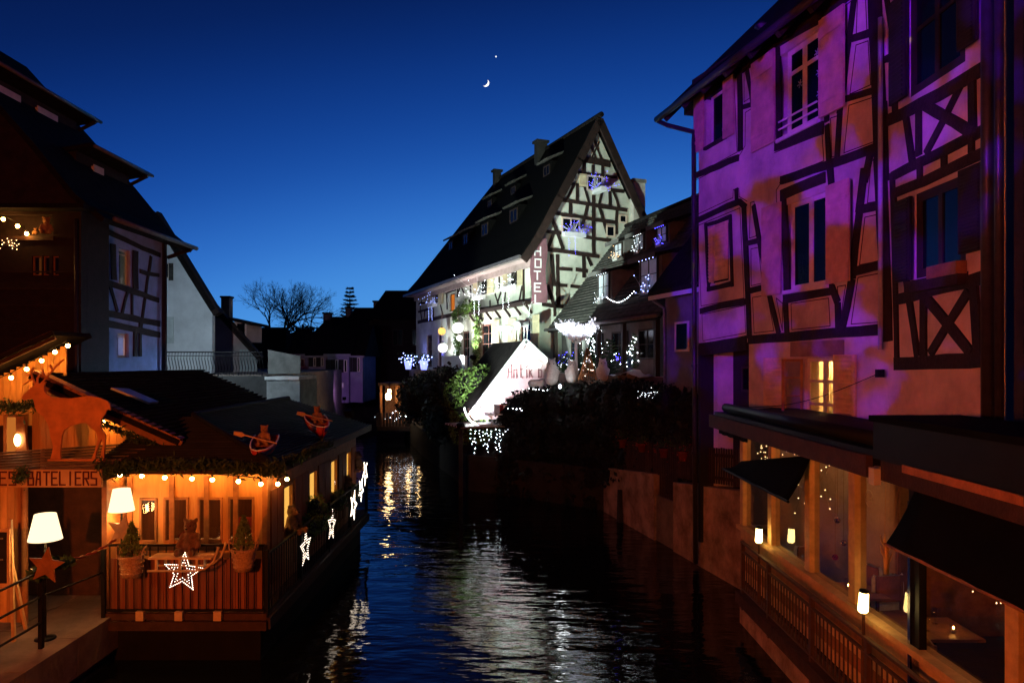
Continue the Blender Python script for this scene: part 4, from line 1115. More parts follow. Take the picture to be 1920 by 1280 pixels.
for side in (0, 1):
    pr = prof if side == 0 else [(5.86 - a, b) for a, b in prof]
    for a, b in zip(pr, pr[1:]):
        beam('barge_board', ho, tm, FG, (a[0], a[1] - .12), (b[0], b[1] - .12), .34, -.50, -.40, .04)
box('gutter', ho, M_['gutter'], FH, -LH - .4, .3, -.78, -.64, 9.0, 9.14)
box('fascia', ho, mat('pinkish_eaves_board', (.40, .30, .29), .8, .2, 4), FH, -LH - .3, .2, -.60, -.02, 8.98, 9.04)
bar('cornice', ho, MATS['pinkish_eaves_board'], FH.w(-LH, -.08, 8.85), FH.w(-.02, -.08, 8.85), .14, .26)
# ridge tiles
for i in range(18): add('ridge_tile', cyl_mesh(M_['tile'], 8), None, ho, FG.M @ T(2.93, -.3 + i * .66, 15.30) @ RX(PI / 2) @ S(.12, .12, .62))
# chimneys
for (s_, y_, z0, z1, ww) in [(2.7, 5.0, 14.3, 15.6, .26), (2.75, 11.0, 14.3, 15.65, .2)]:
    c_ = box('chimney', ho, M_['stone_dark'], FG, s_ - ww, s_ + ww, y_ - ww * .8, y_ + ww * .8, z0, z1)
    box('chimney_cap', c_, M_['stone_dark'], FG, s_ - ww - .08, s_ + ww + .08, y_ - ww * .8 - .08, y_ + ww * .8 + .08, z1 + .002, z1 + .12)
px_ = FG.uv(1192, 420)
c_ = box('chimney', ho, mat('pale_rendered_chimney', (.60, .55, .50), .9, .3, 2.5), FG, px_[0] - .30, px_[0] + .30, -.30, .40, 9.5, FG.uv(1187, 345)[1])
box('chimney_cap', c_, M_['brick_chim'], FG, px_[0] - .34, px_[0] + .34, -.34, .44, FG.uv(1187, 345)[1] + .002, FG.uv(1187, 338)[1])
# shed dormers facing the water
def zroof(s_):
    for (a, za), (b, zb) in zip(prof, prof[1:]):
        if a <= s_ <= b: return za + (zb - za) * (s_ - a) / (b - a)
for (s_, y_, wd_, h_) in [(.62, 3.5, .62, .95), (.62, 7.3, .62, .95), (.62, 10.3, .55, .9), (.7, 13.2, .55, .8), (1.75, 2.3, .45, .8), (1.75, 6.2, .4, .7), (1.75, 9.5, .4, .7)]:
    z0 = zroof(s_)
    D = box('dormer', ho, M_['slate_black'], FG, s_, s_ + h_ / 1.75, y_ - wd_, y_ + wd_, z0 - .05, z0 + h_)
    FD = Frame(*FG.w(s_, y_, 0)[:2], -FG.M.col[1][0], -FG.M.col[1][1])
    me, pn = frame_mesh(-wd_ * .7, wd_ * .7, z0 + .2, z0 + h_ - .12, .06, -.05, 0, 2)
    add('dormer_window', me, M_['frame_dark'], D, FD.M)
    for p in pn: box('pane', D, M_['glass_dark'], FD, p[0], p[1], -.03, -.02, p[2], p[3])
    V = [(s_ - .25, y_ - wd_ - .15, z0 + h_ - .02), (s_ - .25, y_ + wd_ + .15, z0 + h_ - .02), (s_ + h_ / 1.4, y_ + wd_ + .15, z0 + h_ + .36), (s_ + h_ / 1.4, y_ - wd_ - .15, z0 + h_ + .36)]
    ro = add('dormer_roof', mesh('dr', V, [(0, 1, 2, 3)]), M_['tile_grey'], D, FG.M); ro.modifiers.new('t', 'SOLIDIFY').thickness = .09
# sign
FS = Frame(*FG.w(0, -.32, 0)[:2], *FG.u)
a = FS.uv(995, 448); b = FS.uv(1025, 570)
sx0, sx1, sz0, sz1 = a[0], b[0], b[1], a[1]
sg = thing('hotel_sign', 'tall wavy pink banner sign reading HOTEL at the corner of the floodlit hotel', 'sign', tuple(FS.w((sx0 + sx1) / 2, 0, sz0)), FS.a)
pl = []
n = 16
for i in range(n + 1):
    t = i / n; pl.append((sx0 + .05 * math.sin(t * 9) + .02, sz0 + (sz1 - sz0) * t))
for i in range(n + 1):
    t = 1 - i / n; pl.append((sx1 + .05 * math.sin(t * 9 + .6) - .02, sz0 + (sz1 - sz0) * t + .06))
prism('board', sg, M_['pink_board'], FS, pl, -.03, .03)
for k in (.25, .8): rod('bracket', sg, M_['metal_black'], FS.w(sx0 + .1, .04, sz0 + (sz1 - sz0) * k), FS.w(sx0 + .2, .32, sz0 + (sz1 - sz0) * k), .025)
LET = {'H': [(0, 0, 0, 1), (1, 0, 1, 1), (0, .5, 1, .5)], 'O': [(0, 0, 0, 1), (1, 0, 1, 1), (0, 0, 1, 0), (0, 1, 1, 1)], 'T': [(.5, 0, .5, 1), (0, 1, 1, 1)],
       'E': [(0, 0, 0, 1), (0, 1, 1, 1), (0, .52, .8, .52), (0, 0, 1, 0)], 'L': [(0, 0, 0, 1), (0, 0, 1, 0)],
       'S': [(1, 1, 0, 1), (0, 1, 0, .52), (0, .52, 1, .48), (1, .48, 1, 0), (1, 0, 0, 0)], 'B': [(0, 0, 0, 1), (0, 1, .85, 1), (.85, 1, .85, .55), (0, .52, 1, .52), (1, .5, 1, 0), (0, 0, 1, 0)],
       'A': [(0, 0, 0, 1), (1, 0, 1, 1), (0, 1, 1, 1), (0, .48, 1, .48)], 'I': [(.5, 0, .5, 1)], 'R': [(0, 0, 0, 1), (0, 1, 1, 1), (1, 1, 1, .5), (0, .5, 1, .5), (.45, .5, 1, 0)]}
def letter(parent, m, fr, ch, x0, z0, wl, hl, st, y0, y1):
    bmx = bmesh.new()
    for (a, b, c, d) in LET[ch]:
        p, q = (x0 + a * wl, z0 + b * hl), (x0 + c * wl, z0 + d * hl)
        dx, dz = q[0] - p[0], q[1] - p[1]; L = math.hypot(dx, dz)
        r = bmesh.ops.create_cube(bmx, size=1)
        bmesh.ops.transform(bmx, matrix=T((p[0] + q[0]) / 2, (y0 + y1) / 2 + random.uniform(-.0006, .0006), (p[1] + q[1]) / 2) @ RY(-math.atan2(dz, dx)) @ S(L + st, y1 - y0, st), verts=r['verts'])
    return add('letter', bm_mesh('letter', bmx), m, parent, fr.M if isinstance(fr, Frame) else fr)
hh = (sz1 - sz0)
for i, ch in enumerate('HOTEL'):
    zc = sz1 - .16 - (i + 1) * hh * .187 + .0
    letter(sg, mat('white_letter_paint', (.82, .80, .80), .6, 0), FS, ch, sx0 + .17 + .02 * math.sin(i * 2), zc, .26, hh * .125, .055, -.05, -.031)

# window boxes full of lit twigs
def planter(lbl, p, m, r, n, seed, stem=True, leds='cool', icicle=True):
    t = thing('lit_window_box', lbl, 'window box', tuple(p), 0, 'window boxes with lit twigs on the hotel')
    box('trough', t, M_['white'], T(*p) @ RZ(FG.a if icicle == 'g' else FH.a), -r * .8, r * .8, -.14, .14, -.16, .02)
    rr = random.Random(seed)
    pts = []
    for _ in range(n):
        v = Vector((rr.gauss(0, .55), rr.gauss(0, .35), abs(rr.gauss(0, .5)) - .1)) * r
        pts.append(Vector(p) + v)
    kind(add('bulbs', bulbs_mesh(pts[::2], .013), E_[leds], t), 'stuff')
    kind(add('twigs', tube_mesh([[(Vector(p) + Vector((rr.uniform(-.3, .3) * r, 0, 0)), .012), (q.lerp(Vector(p), .4), .008), (q, .004)] for q in pts[::2]], 3), M_['white'], t), 'stuff')
    if icicle:
        for dx in (-.45, .45):
            q = Vector(p) + (FH.M.to_3x3() @ Vector((dx * r, -.1, 0)))
            ic = [q + Vector((rr.uniform(-.02, .02), 0, -.2 - k * .09)) for k in range(9)]
            kind(add('icicle_lights', bulbs_mesh(ic, .012), E_[leds], t), 'stuff')
    return t
planter('white glittering window box under the hotel window next to the banner sign', FH.w((hw[0][0] + hw[0][1]) / 2, -.3, hw[0][2] - .1), None, .75, 70, 1)
planter('white glittering window box under the middle hotel window', FH.w((hw[1][0] + hw[1][1]) / 2, -.3, hw[1][2] - .1), None, .75, 80, 2)
planter('bluish glittering window box under the far hotel window', FH.w((hw[2][0] + hw[2][1]) / 2, -.3, hw[2][2] - .1), None, .75, 60, 3, leds='blue_pale')
for i, (x, y) in enumerate(((1265, 560), (1105, 850))):
    q = FG.uv(*C1(x, y))
    planter(['blue glowing window box high in the hotel gable', 'blue glowing window box on the middle window of the hotel gable'][i], FG.w(q[0], -.28, q[1]), None, .62, 110, 5 + i, leds='blue', icicle=(i == 1) and 'g')

# floodlights (fixtures standing in the garden, real lamps)
def flood(lbl, loc, aim, col, power, size, blend=.6):
    t = thing('floodlight', lbl, 'floodlight', tuple(loc))
    Mx = T(*loc) @ (Vector(aim) - Vector(loc)).to_track_quat('-Z', 'Y').to_matrix().to_4x4()
    box('housing', t, M_['metal_black'], Mx, -.12, .12, -.09, .09, .03, .16)
    rod('spike', t, M_['metal_black'], Vector(loc) - Vector((0, 0, .35)), Vector(loc) - Vector((0, 0, .05)), .015)
    lamp('floodlight_beam', 'SPOT', Vector(loc), col, power, t, .06, aim, size, blend)
    return t
flood('small floodlight in the garden aimed up at the hotel gable', (1.75, 26.6, 4.75), FG.w(2.7, 0, 10.0), (.74, 1.0, .84), 300, 96, .5)
flood('small floodlight at the water in front of the white hut', (-1.75, 25.0, 2.55), (-.95, 26.6, 3.5), (.95, .98, 1.0), 2400, 84, .8)
flood('small floodlight by the ivy doorway of the hotel', FH.w(-6.2, -1.6, 4.75), FH.w(-5.4, 0, 6.6), (1.0, .97, .90), 1900, 120, .6)
flood('small floodlight midway along the long hotel front', FH.w(-10.6, -2.0, 4.75), FH.w(-10.4, 0, 7.4), (.88, .98, 1.0), 420, 110, .7)
flood('small floodlight under the hotel banner sign', FH.w(-1.2, -2.2, 5.0), FH.w(-2.2, 0, 8.0), (.85, 1.0, .90), 420, 110, .7)
flood('blue uplight under the far corner of the hotel', FH.w(-12.6, -.8, 4.8), FH.w(-12.8, 0, 6.5), (.12, .10, 1.0), 60, 110, .7)
flood('pale blue uplight beside the far window box of the hotel', FH.w(-16.0, -.8, 4.8), FH.w(-16.2, 0, 6.5), (.20, .22, 1.0), 50, 110, .7)
bl = ['blue-lit flower tub at the foot of the hotel wall, nearer the doorway', 'blue-lit flower tub at the far corner of the hotel']
for i, x in enumerate((-12.7, -16.2)):
    p = FH.w(x, -1.1, 4.3); t = thing('flower_tub', bl[i], 'flower tub', tuple(p), 0, 'blue-lit flower tubs along the hotel')
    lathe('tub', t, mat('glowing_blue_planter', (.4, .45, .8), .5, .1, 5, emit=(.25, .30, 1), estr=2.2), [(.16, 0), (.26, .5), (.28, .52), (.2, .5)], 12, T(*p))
    leaf_cloud('foliage', t, M_['leaf'], lambda r, p=p: (p.x + r.gauss(0, .3), p.y + r.gauss(0, .25), p.z + .55 + abs(r.gauss(0, .18))), 200, .1, i)
    kind(add('bulbs', bulbs_mesh([(p.x + random.gauss(0, .3), p.y - .1 + random.gauss(0, .2), p.z + .6 + random.gauss(0, .15)) for _ in range(30)], .03), E_['blue_pale'], t), 'stuff')
# ivy arch and globe lanterns at the doorway
iv = thing('ivy', 'leafy ivy climbing the bright hotel doorway', 'ivy', tuple(FH.w(-8.2, -.1, 4.3)))
def ivp(r):
    k = r.random(); side = r.choice((0, 1))
    x = (-9.55 if side else -6.35) + r.gauss(0, .22) + (.25 if side else -.1) * math.sin(k * 5)
    if r.random() < .22: x, z = r.uniform(-9.6, -6.2), 7.5 + r.gauss(0, .2)
    else: z = 4.4 + k * 3.2
    return FH.w(x, -.12 - abs(r.gauss(0, .1)), z)
leaf_cloud('leaves', iv, M_['leaf_bright'], ivp, 2600, .13, 4)
gl_ = emis('globe_glow', (1, .96, .88), 3.0)
gn = ['glowing globe lantern lowest beside the hotel doorway', 'amber globe lantern at the left of the hotel doorway', 'glowing globe lantern high in the ivy', 'small globe lantern inside the doorway ivy']
for i, (x, y, r, mm) in enumerate(((478, 970, .27, gl_), (470, 828, .22, emis('amber_glow', (1, .6, .15), 1.6)), (612, 800, .30, gl_), (625, 885, .16, gl_))):
    q = FH.uv(*C2(x, y)); p = FH.w(q[0], -.45, q[1])
    t = thing('globe_lantern', gn[i], 'lantern', tuple(p), 0, 'globe lanterns at the hotel doorway')
    ball('globe', t, mm, p, r, 2); rod('cord', t, M_['rope'], p + Vector((0, 0, r)), p + Vector((.0, 0, r + .8)), .01, 4)
    lathe('cap', t, M_['metal_black'], [(.08, 0), (.05, .06)], 8, T(p.x, p.y, p.z + r - .02))
q = FH.uv(*C2(650, 1060)); 
box('doorway_parapet', ho, M_['white'], FH, q[0] - 1.4, q[0] + 1.9, -1.0, -.85, 4.3, 5.05)

# ------------------------------------------------------------------ the dormered house beside the hotel
F2 = Frame(1.8, 29.3, .30, -1.0)
dh = thing('dormered_house', 'low house with a dark shingled roof and five dormers, hung with Christmas lights', 'house', (1.8, 29.3, 4.3), F2.a)
X2E = 9.3
box('wall', dh, mat('dim_grey_plaster', (.16, .15, .15), .9, .3, 2), F2, 0, X2E, .25, .5, 4.3, 6.4)
ri = (3.2, 10.45); ea = (-.35, 6.05)
# shingle rows as lapped strips
rows = 34
for i in range(rows):
    t0, t1 = i / rows, (i + 1) / rows
    y0, z0 = ea[0] + (ri[0] - ea[0]) * t0, ea[1] + (ri[1] - ea[1]) * t0
    y1, z1 = ea[0] + (ri[0] - ea[0]) * t1, ea[1] + (ri[1] - ea[1]) * t1
    V = [(-.08, y0 - .03, z0 + .02), (X2E + .15, y0 - .03, z0 + .02), (X2E + .15, y1, z1), (-.08, y1, z1), (-.08, y0, z0 - .04), (X2E + .15, y0, z0 - .04)]
    add('shingle_row', mesh('shingle_row', V, [(0, 1, 2, 3), (4, 5, 1, 0)]), M_['tile_grey'], dh, F2.M)
V = [(-.06, ea[0], ea[1] - .08), (X2E, ea[0], ea[1] - .08), (X2E, ri[0], ri[1] - .1), (-.06, ri[0], ri[1] - .1), (-.06, 6.6, 6.05), (X2E, 6.6, 6.05)]
add('roof', mesh('roof', V, [(0, 1, 2, 3), (3, 2, 5, 4)]), M_['tile'], dh, F2.M).modifiers.new('t', 'SOLIDIFY').thickness = .06
for i in range(20): add('ridge_tile', cyl_mesh(M_['tile'], 8), None, dh, F2.M @ T(.1 + i * .47, ri[0], ri[1] + .03) @ RY(PI / 2) @ S(.10, .10, .44))
tube('gutter', dh, M_['gutter'], [F2.w(-.1, ea[0] - .1, ea[1] - .02), F2.w(X2E + .1, ea[0] - .1, ea[1] - .02)], .06, 8)
V = [F2.w(.0, .27, 4.3), F2.w(.0, .27, 6.2), F2.w(.0, ri[0], ri[1] - .3), F2.w(.0, 6.3, 6.2), F2.w(.0, 6.3, 4.3)]
add('gable_wall', mesh('gable_wall', V, [(0, 1, 2, 3, 4)]), MATS['dim_grey_plaster'], dh).modifiers.new('t', 'SOLIDIFY').thickness = .2
cw_ = mat('dormer_net_curtain', (.55, .58, .66), .9, .3, 18, stretch=(4, 4, .3), emit=(.5, .6, .9), estr=.05)
def fslope(r): return ea[1] + (ri[1] - ea[1]) * (r - ea[0]) / (ri[0] - ea[0])
dl = []
for (px, py, r, wd_, h_) in [(1161, 486, 1.72, .46, .78), (1201, 478, 1.72, .46, .80), (1243, 470, 1.72, .46, .80), (1134, 557, .25, .62, 1.15), (1219, 549, .25, .74, 1.2)]:
    Fr = Frame(*F2.w(0, r, 0)[:2], *F2.u); x, _ = Fr.uv(px, py); z0 = fslope(r)
    D = box('dormer', dh, mat('dormer_cheek_board', (.13, .12, .115), .85, .3, 3), Fr, x - wd_, x + wd_, .0, h_ / 1.27, z0 - .05, z0 + h_)
    fo = Frame(*F2.w(0, r - .06, 0)[:2], *F2.u)
    me, pn = frame_mesh(x - wd_ * .75, x + wd_ * .75, z0 + .12, z0 + h_ - .1, .05, 0, .05, 2)
    add('dormer_window', me, M_['frame_dark'], D, fo.M)
    for p in pn: box('pane', D, cw_, fo, p[0], p[1], .02, .03, p[2], p[3])
    for p in pn: box('glazing_bar', D, M_['frame_dark'], fo, p[0], p[1], .012, .019, (p[2] + p[3]) / 2 - .012, (p[2] + p[3]) / 2 + .012)
    V = [(x - wd_ - .14, r - .3, z0 + h_ - .05), (x + wd_ + .14, r - .3, z0 + h_ - .05), (x + wd_ + .14, r + h_ / .85, z0 + h_ + .36), (x - wd_ - .14, r + h_ / .85, z0 + h_ + .36)]
    add('dormer_roof', mesh('dormer_roof', V, [(0, 1, 2, 3)]), M_['tile'], D, F2.M).modifiers.new('t', 'SOLIDIFY').thickness = .1
    box('dormer_fascia', D, MATS['dormer_cheek_board'], F2, x - wd_ - .14, x + wd_ + .14, r - .34, r - .302, z0 + h_ - .17, z0 + h_ - .03)
    dl.append((x, r, z0, wd_, h_))
dlab = ['dim coloured fairy lights in the upper dormer nearest the hotel', 'white and blue fairy lights in the middle upper dormer', 'blue fairy lights in the upper dormer nearest the violet house',
        'white fairy lights on twigs in the lower dormer nearest the hotel', 'violet fairy lights on twigs in the wide lower dormer']
dm = ['led_gold', 'cool_dim', 'blue', 'cool_dim', 'blue_pale']
for k, (x, r, z0, wd_, h_) in enumerate(dl):
    t = thing('dormer_lights', dlab[k], 'fairy lights', tuple(F2.w(x, r - .2, z0)), 0, 'fairy lights in the dormers')
    rr = random.Random(40 + k)
    pts = [F2.w(x + rr.gauss(0, wd_ * .42), r - .18 + rr.uniform(-.08, .05), z0 + .06 + abs(rr.gauss(0, h_ * .26))) for _ in range(36)]
    if k > 0: pts += [F2.w(x - wd_ * .7 + wd_ * 1.4 * i / 9, r - .12, z0 + h_ - .12 - .02 * (i % 2)) for i in range(10)]
    kind(add('bulbs', bulbs_mesh(pts[::2], .013), E_[dm[k]], t), 'stuff')
    kind(add('twigs', tube_mesh([[(F2.w(x + rr.uniform(-.2, .2), r - .18, z0), .01), (p, .004)] for p in pts[:30]], 3), M_['white'], t), 'stuff')
t = thing('light_chain', 'sagging chain of white bulbs between the two lower dormers', 'light chain', tuple(F2.w(3, 0, 6.7)))
a = F2.w(dl[3][0] + .6, 0.05, 6.95); b = F2.w(dl[4][0] - .7, .05, 6.95)
pts = [a.lerp(b, i / 16) - Vector((0, 0, .25 * math.sin(PI * i / 16))) for i in range(17)]
tube('wire', t, M_['metal_black'], pts, .006, 4)
for p in pts: ball('bulb', t, E_['cool'], p, .013, 1)
# ground floor of the dormered house: windows and entrance, hung with lights
for (x0, x1) in ((1.2, 2.2), (3.0, 4.2), (5.0, 6.2), (7.0, 8.2)):
    window(dh, Frame(*F2.w(0, .18, 0)[:2], *F2.u), x0, x1, 4.8, 5.75, 'frame_dark', fw=.06, y=0, cols=2, rows=(.5,))
for x in (0.3, 2.6, 4.6, 6.6, 8.8): box('post', dh, M_['frame_dark'], F2, x - .07, x + .07, -.2, -.06, 4.3, 6.0)
# cottage end next to the violet house
ct = thing('cottage', 'small cottage with a lit white eaves board squeezed beside the violet house', 'cottage', tuple(F2.w(9.6, 0, 1.2)), F2.a)
box('wall', ct, MATS['dim_grey_plaster'], F2, 9.62, 12.2, -.3, 2.0, 1.2, 6.5)
roofslab('roof', ct, M_['tile'], F2, 9.45, 12.3, -.75, 6.55, 1.6, 9.4)
box('eaves_board', ct, M_['plaster_white'], F2, 9.45, 12.3, -.74, -.70, 6.44, 6.56)
tube('drainpipe', ct, M_['gutter'], [F2.w(9.55, -.65, 6.45), F2.w(9.75, -.4, 6.2), F2.w(9.75, -.36, 1.3)], .045, 8)
window(ct, Frame(*F2.w(0, -.34, 0)[:2], *F2.u), 10.2, 10.9, 5.0, 5.8, 'frame_white', fw=.06, y=0, cols=1)

# ------------------------------------------------------------------ white A-shaped hut on the bank, with its deer
FK = Frame(.5, 27.0, .93, .37)
hu = thing('hut', 'small steep-roofed white hut with a pink gable lettered Antik bar, dazzlingly floodlit', 'hut', (.0, 26.9, 2.6), FK.a)
PK = FK.uv(985, 643)[1]
prism('gable', hu, mat('pale_pink_board', (.66, .47, .49), .8, .12, 4), FK, [(-2.05, 2.62), (1.9, 2.62), (1.9, 3.9), (0, PK), (-2.05, 2.95)], 0, .12)
for a, b in (((-2.2, 2.80), (0, PK + .08)), ((0, PK + .08), (2.0, 3.85))):
    beam('barge_board', hu, M_['white'], FK, a, b, .17, -.08, .0, .03)
V = [(-2.2, .0, 2.86), (0, .0, PK + .08), (0, 3.6, PK + .08), (-2.2, 3.6, 2.86), (2.0, .0, 3.88), (2.0, 3.6, 3.88)]
add('roof', mesh('roof', V, [(0, 1, 2, 3), (1, 4, 5, 2)]), M_['tile'], hu, FK.M).modifiers.new('t', 'SOLIDIFY').thickness = .1
box('body', hu, M_['pink_board'], FK, -1.9, 1.8, .13, 3.5, 2.62, 2.84)
# gothic lettering drawn in strokes
GB = {'A': [(0, 0, .25, 1), (.25, 1, .75, 1), (.75, 1, .8, 0), (.15, .45, .75, .45)], 'n': [(0, 0, 0, .62), (0, .55, .6, .62), (.6, .62, .6, 0)], 't': [(.2, .1, .2, .95), (0, .62, .6, .62), (.2, .05, .6, 0)],
      'i': [(.2, 0, .2, .6), (.12, .78, .3, .86)], 'k': [(0, 0, 0, 1), (0, .35, .6, .62), (.15, .4, .65, 0), (0, 1, .2, .95)], 'b': [(0, 0, 0, 1), (0, .6, .6, .58), (.6, .58, .6, .05), (0, 0, .6, .02), (0, 1, .22, .94)],
      'a': [(.0, .62, .55, .62), (.58, .62, .58, 0), (0, .0, .58, .04), (0, .0, .0, .34), (0, .34, .58, .36)], 'r': [(0, 0, 0, .62), (0, .5, .25, .62), (.25, .62, .5, .55)]}
LET.update(GB)
lp = mat('dark_red_lettering', (.20, .08, .09), .7, 0)
a = FK.uv(952, 708); b = FK.uv(1042, 702)
x = a[0]; step = (b[0] - a[0]) / 8.6
for ch in 'Antik bar':
    if ch != ' ': letter(hu, lp, FK, ch, x, a[1] + .0, step * .85, .50, .036, -.012, .001)
    x += step * (.62 if ch in 'i ' else 1.05)
prism('hung_heart', hu, M_['white'], FK, [(.18, PK - 1.0), (.62, PK - .95), (.72, PK - .75), (.4, PK - .62), (.12, PK - .78)], -.02, -.001)
# raft platform with striped edge and a white sled
pr = thing('jetty', 'wooden jetty with pale slats in front of the white hut', 'jetty', (-.6, 26.2, 2.4), FK.a)
FKp = Frame(-.25, 25.75, .93, .37)
for i in range(12): box('slat', pr, M_['white'] if i % 2 else M_['slat'], FKp, -1.75, 1.6, -.35 + i * .17, -.35 + i * .17 + .13, 2.42, 2.47)
for x in (-1.6, -.2, 1.4): bar('pile', pr, M_['stone_dark'], FKp.w(x, .2, -.5), FKp.w(x, .2, 2.41), .14, .14)
slb = thing('sled', 'white wooden sled with tall curled runners on the jetty', 'sled', tuple(FKp.w(-.7, .2, 2.47)), FKp.a)
for y in (-.22, .22):
    pts = [FKp.w(.7, y, 2.52)] + [FKp.w(-.9 - .55 * math.sin(k * .26), y, 2.52 + .5 * (1 - math.cos(k * .30))) for k in range(0, 7)]
    tube('runner', slb, M_['white'], pts, .03, 6)
    for x in (-.6, 0, .5): bar('strut', slb, M_['white'], FKp.w(x, y, 2.55), FKp.w(x, y, 2.85), .04, .04)
for y in (-.24, -.08, .08, .24): box('slat', slb, M_['white'], FKp, -.85, .75, y - .06, y + .06, 2.85, 2.89)
t = thing('parcel', 'red and white wrapped parcel on the white sled', 'parcel', tuple(FKp.w(-.2, 0, 2.89)), FKp.a)
box('box', t, M_['white'], FKp, -.5, .2, -.2, .2, 2.892, 3.2); box('ribbon', t, M_['red'], FKp, -.28, -.14, -.203, .203, 2.893, 3.204)
t = thing('light_curtain', 'curtain of white bulbs hanging from the jetty edge over the water', 'light curtain', tuple(FKp.w(-.5, -.4, 2.4)))
rr = random.Random(8); pts = []
for i in range(19):
    x = -1.75 + i * .19
    for k in range(int(2 + 7 * abs(math.sin(i * 1.1 + .5)))): pts.append(FKp.w(x * .8 + rr.uniform(-.05, .05), -.4, 2.33 - k * .11 + rr.uniform(-.05, .05)))
kind(add('bulbs', bulbs_mesh(pts, .013), E_['cool'], t), 'stuff')
kind(add('strands', tube_mesh([[(FKp.w((-1.75 + i * .19) * .8, -.4, 2.42), .004), (FKp.w((-1.75 + i * .19) * .8, -.4, 1.5), .004)] for i in range(19)], 3), M_['metal_black'], t), 'stuff')

def deer(lbl, p, rz, sc_, graze):
    t = thing('deer_figure', lbl, 'deer figure', tuple(p), rz, 'white deer figures on the hut ridge')
    M = W[t] @ S(sc_, sc_, sc_)
    hz = .42 if graze else 1.12
    caps = [((-.32, 0, .72), (.3, 0, .74), .15, .165), ((.3, 0, .78), (.46, 0, (.78 + hz) / 2), .12, .075), ((.46, 0, (.78 + hz) / 2), (.54, 0, hz), .075, .065),
            ((.54, 0, hz), (.72, 0, hz - .08), .065, .035), ((-.42, 0, .78), (-.5, 0, .68), .05, .03)]
    for sy in (-.09, .09):
        caps += [((.28, sy, .68), (.30, sy, .38), .07, .035), ((.30, sy, .38), (.28, sy, .0), .035, .025),
                 ((-.30, sy, .70), (-.24, sy, .45), .10, .045), ((-.24, sy, .45), (-.36, sy, .30), .045, .03), ((-.36, sy, .30), (-.33, sy, .0), .03, .025)]
        caps += [((.5, sy * .5, hz + .05), (.46, sy * 1.5, hz + .12), .03, .012)]
    blob('body', t, mat('white_frosted_moss', (.75, .76, .74), .95, .25, 20, bump=1, bscale=40), caps, .028, M, .012, key=('deer', graze))
    pa = []
    for sy in (-1, 1):
        base = Vector((.48, sy * .04, hz + .08)); v1 = Vector((.36, sy * .16, hz + .30)); v2 = Vector((.42, sy * .26, hz + .62))
        pa.append([(M @ base, .018 * sc_), (M @ v1, .016 * sc_), (M @ v2, .008 * sc_)])
        for k, L in ((.35, .16), (.6, .2), (.85, .16)):
            q = base.lerp(v1, min(1, k * 2)) if k < .5 else v1.lerp(v2, (k - .5) * 2)
            pa.append([(M @ q, .012 * sc_), (M @ (q + Vector((L, sy * .03, L * .8))), .005 * sc_)])
    add('antlers', tube_mesh(pa, 5), M_['white'], t)
    return t
deer('white grazing deer figure on the dark ridge of the hut', FK.w(-.05, 1.9, PK + .14), FK.a + 2.6, .72, True)
deer('white standing deer figure with tall antlers at the peak of the hut', FK.w(0, .35, PK + .14), FK.a + .5, .85, False)

# ------------------------------------------------------------------ hedges and bushes of the bank
def blob_pts(cs):
    """sampler over ellipsoid shells with noise"""
    def fn(r):
        c, rad = r.choice(cs)
        v = Vector((r.gauss(0, 1), r.gauss(0, 1), r.gauss(0, 1))).normalized()
        k = r.uniform(.72, 1.04) + .16 * mnoise.noise(Vector((v.x * 3 + c[0], v.y * 3, v.z * 3)))
        return Vector(c) + Vector((v.x * rad[0], v.y * rad[1], v.z * rad[2])) * k
    return fn
hg = thing('ivy_hedge', 'tall dark ivy-covered hedge along the water between the white hut and the picket fence', 'hedge', (1.3, 24.4, 1.3))
hpts = [(-.05, 25.7, 3.15), (.35, 25.5, 3.55), (.9, 25.1, 3.75), (1.6, 24.6, 3.9), (2.2, 24.0, 3.95), (2.8, 23.4, 4.0), (3.3, 22.5, 4.05), (3.7, 21.6, 4.05), (4.1, 20.6, 4.0), (4.4, 19.5, 4.0), (4.7, 18.6, 3.9)]
cs = []
for i, (x, y, z) in enumerate(hpts):
    zb = .1 if i < 6 else 1.3
    k = 5
    for j in range(k):
        zz = zb + (z - .45 - zb) * j / (k - 1)
        cs.append(((x, y, zz), (.62, .55, .62)))
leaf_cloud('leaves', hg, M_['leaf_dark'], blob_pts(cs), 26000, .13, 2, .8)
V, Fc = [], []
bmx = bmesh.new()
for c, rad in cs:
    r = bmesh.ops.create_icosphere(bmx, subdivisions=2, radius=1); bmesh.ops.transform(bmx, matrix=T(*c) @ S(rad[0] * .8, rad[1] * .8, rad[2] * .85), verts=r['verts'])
add('dark_core', bm_mesh('dark_core', bmx), M_['black'], hg)  # solid black core added to block the view through the hedge
rb_ = random.Random(31); tw_ = []
for _ in range(150):
    c, rad = rb_.choice(cs); v = Vector((rb_.gauss(0, 1), rb_.gauss(0, 1) - .5, rb_.gauss(0, 1) + .2)).normalized(); p = Vector(c) + v * .5; e = p + v * rb_.uniform(.2, .5); tw_.append([(p, .01), (p.lerp(e, .6) + Vector((0, 0, .03)), .007), (e - Vector((0, 0, rb_.uniform(-.05, .15))), .003)])
kind(add('trailing_stems', tube_mesh(tw_, 3), M_['bark'], hg), 'stuff')
def bush(name, lbl, cat, cs, n, m, size, seed, grp=None):
    t = thing(name, lbl, cat, (cs[0][0][0], cs[0][0][1], min(c[2] - r[2] for c, r in cs)), 0, grp)
    leaf_cloud('leaves', t, m, blob_pts(cs), n, size, seed, .7)
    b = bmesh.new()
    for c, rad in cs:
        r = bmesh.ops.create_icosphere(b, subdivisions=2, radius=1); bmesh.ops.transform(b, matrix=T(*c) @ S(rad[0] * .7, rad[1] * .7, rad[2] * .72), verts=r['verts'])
    add('dark_core', bm_mesh('dark_core', b), M_['black'], t)  # solid black filling behind the leaves so nothing shows through
    return t
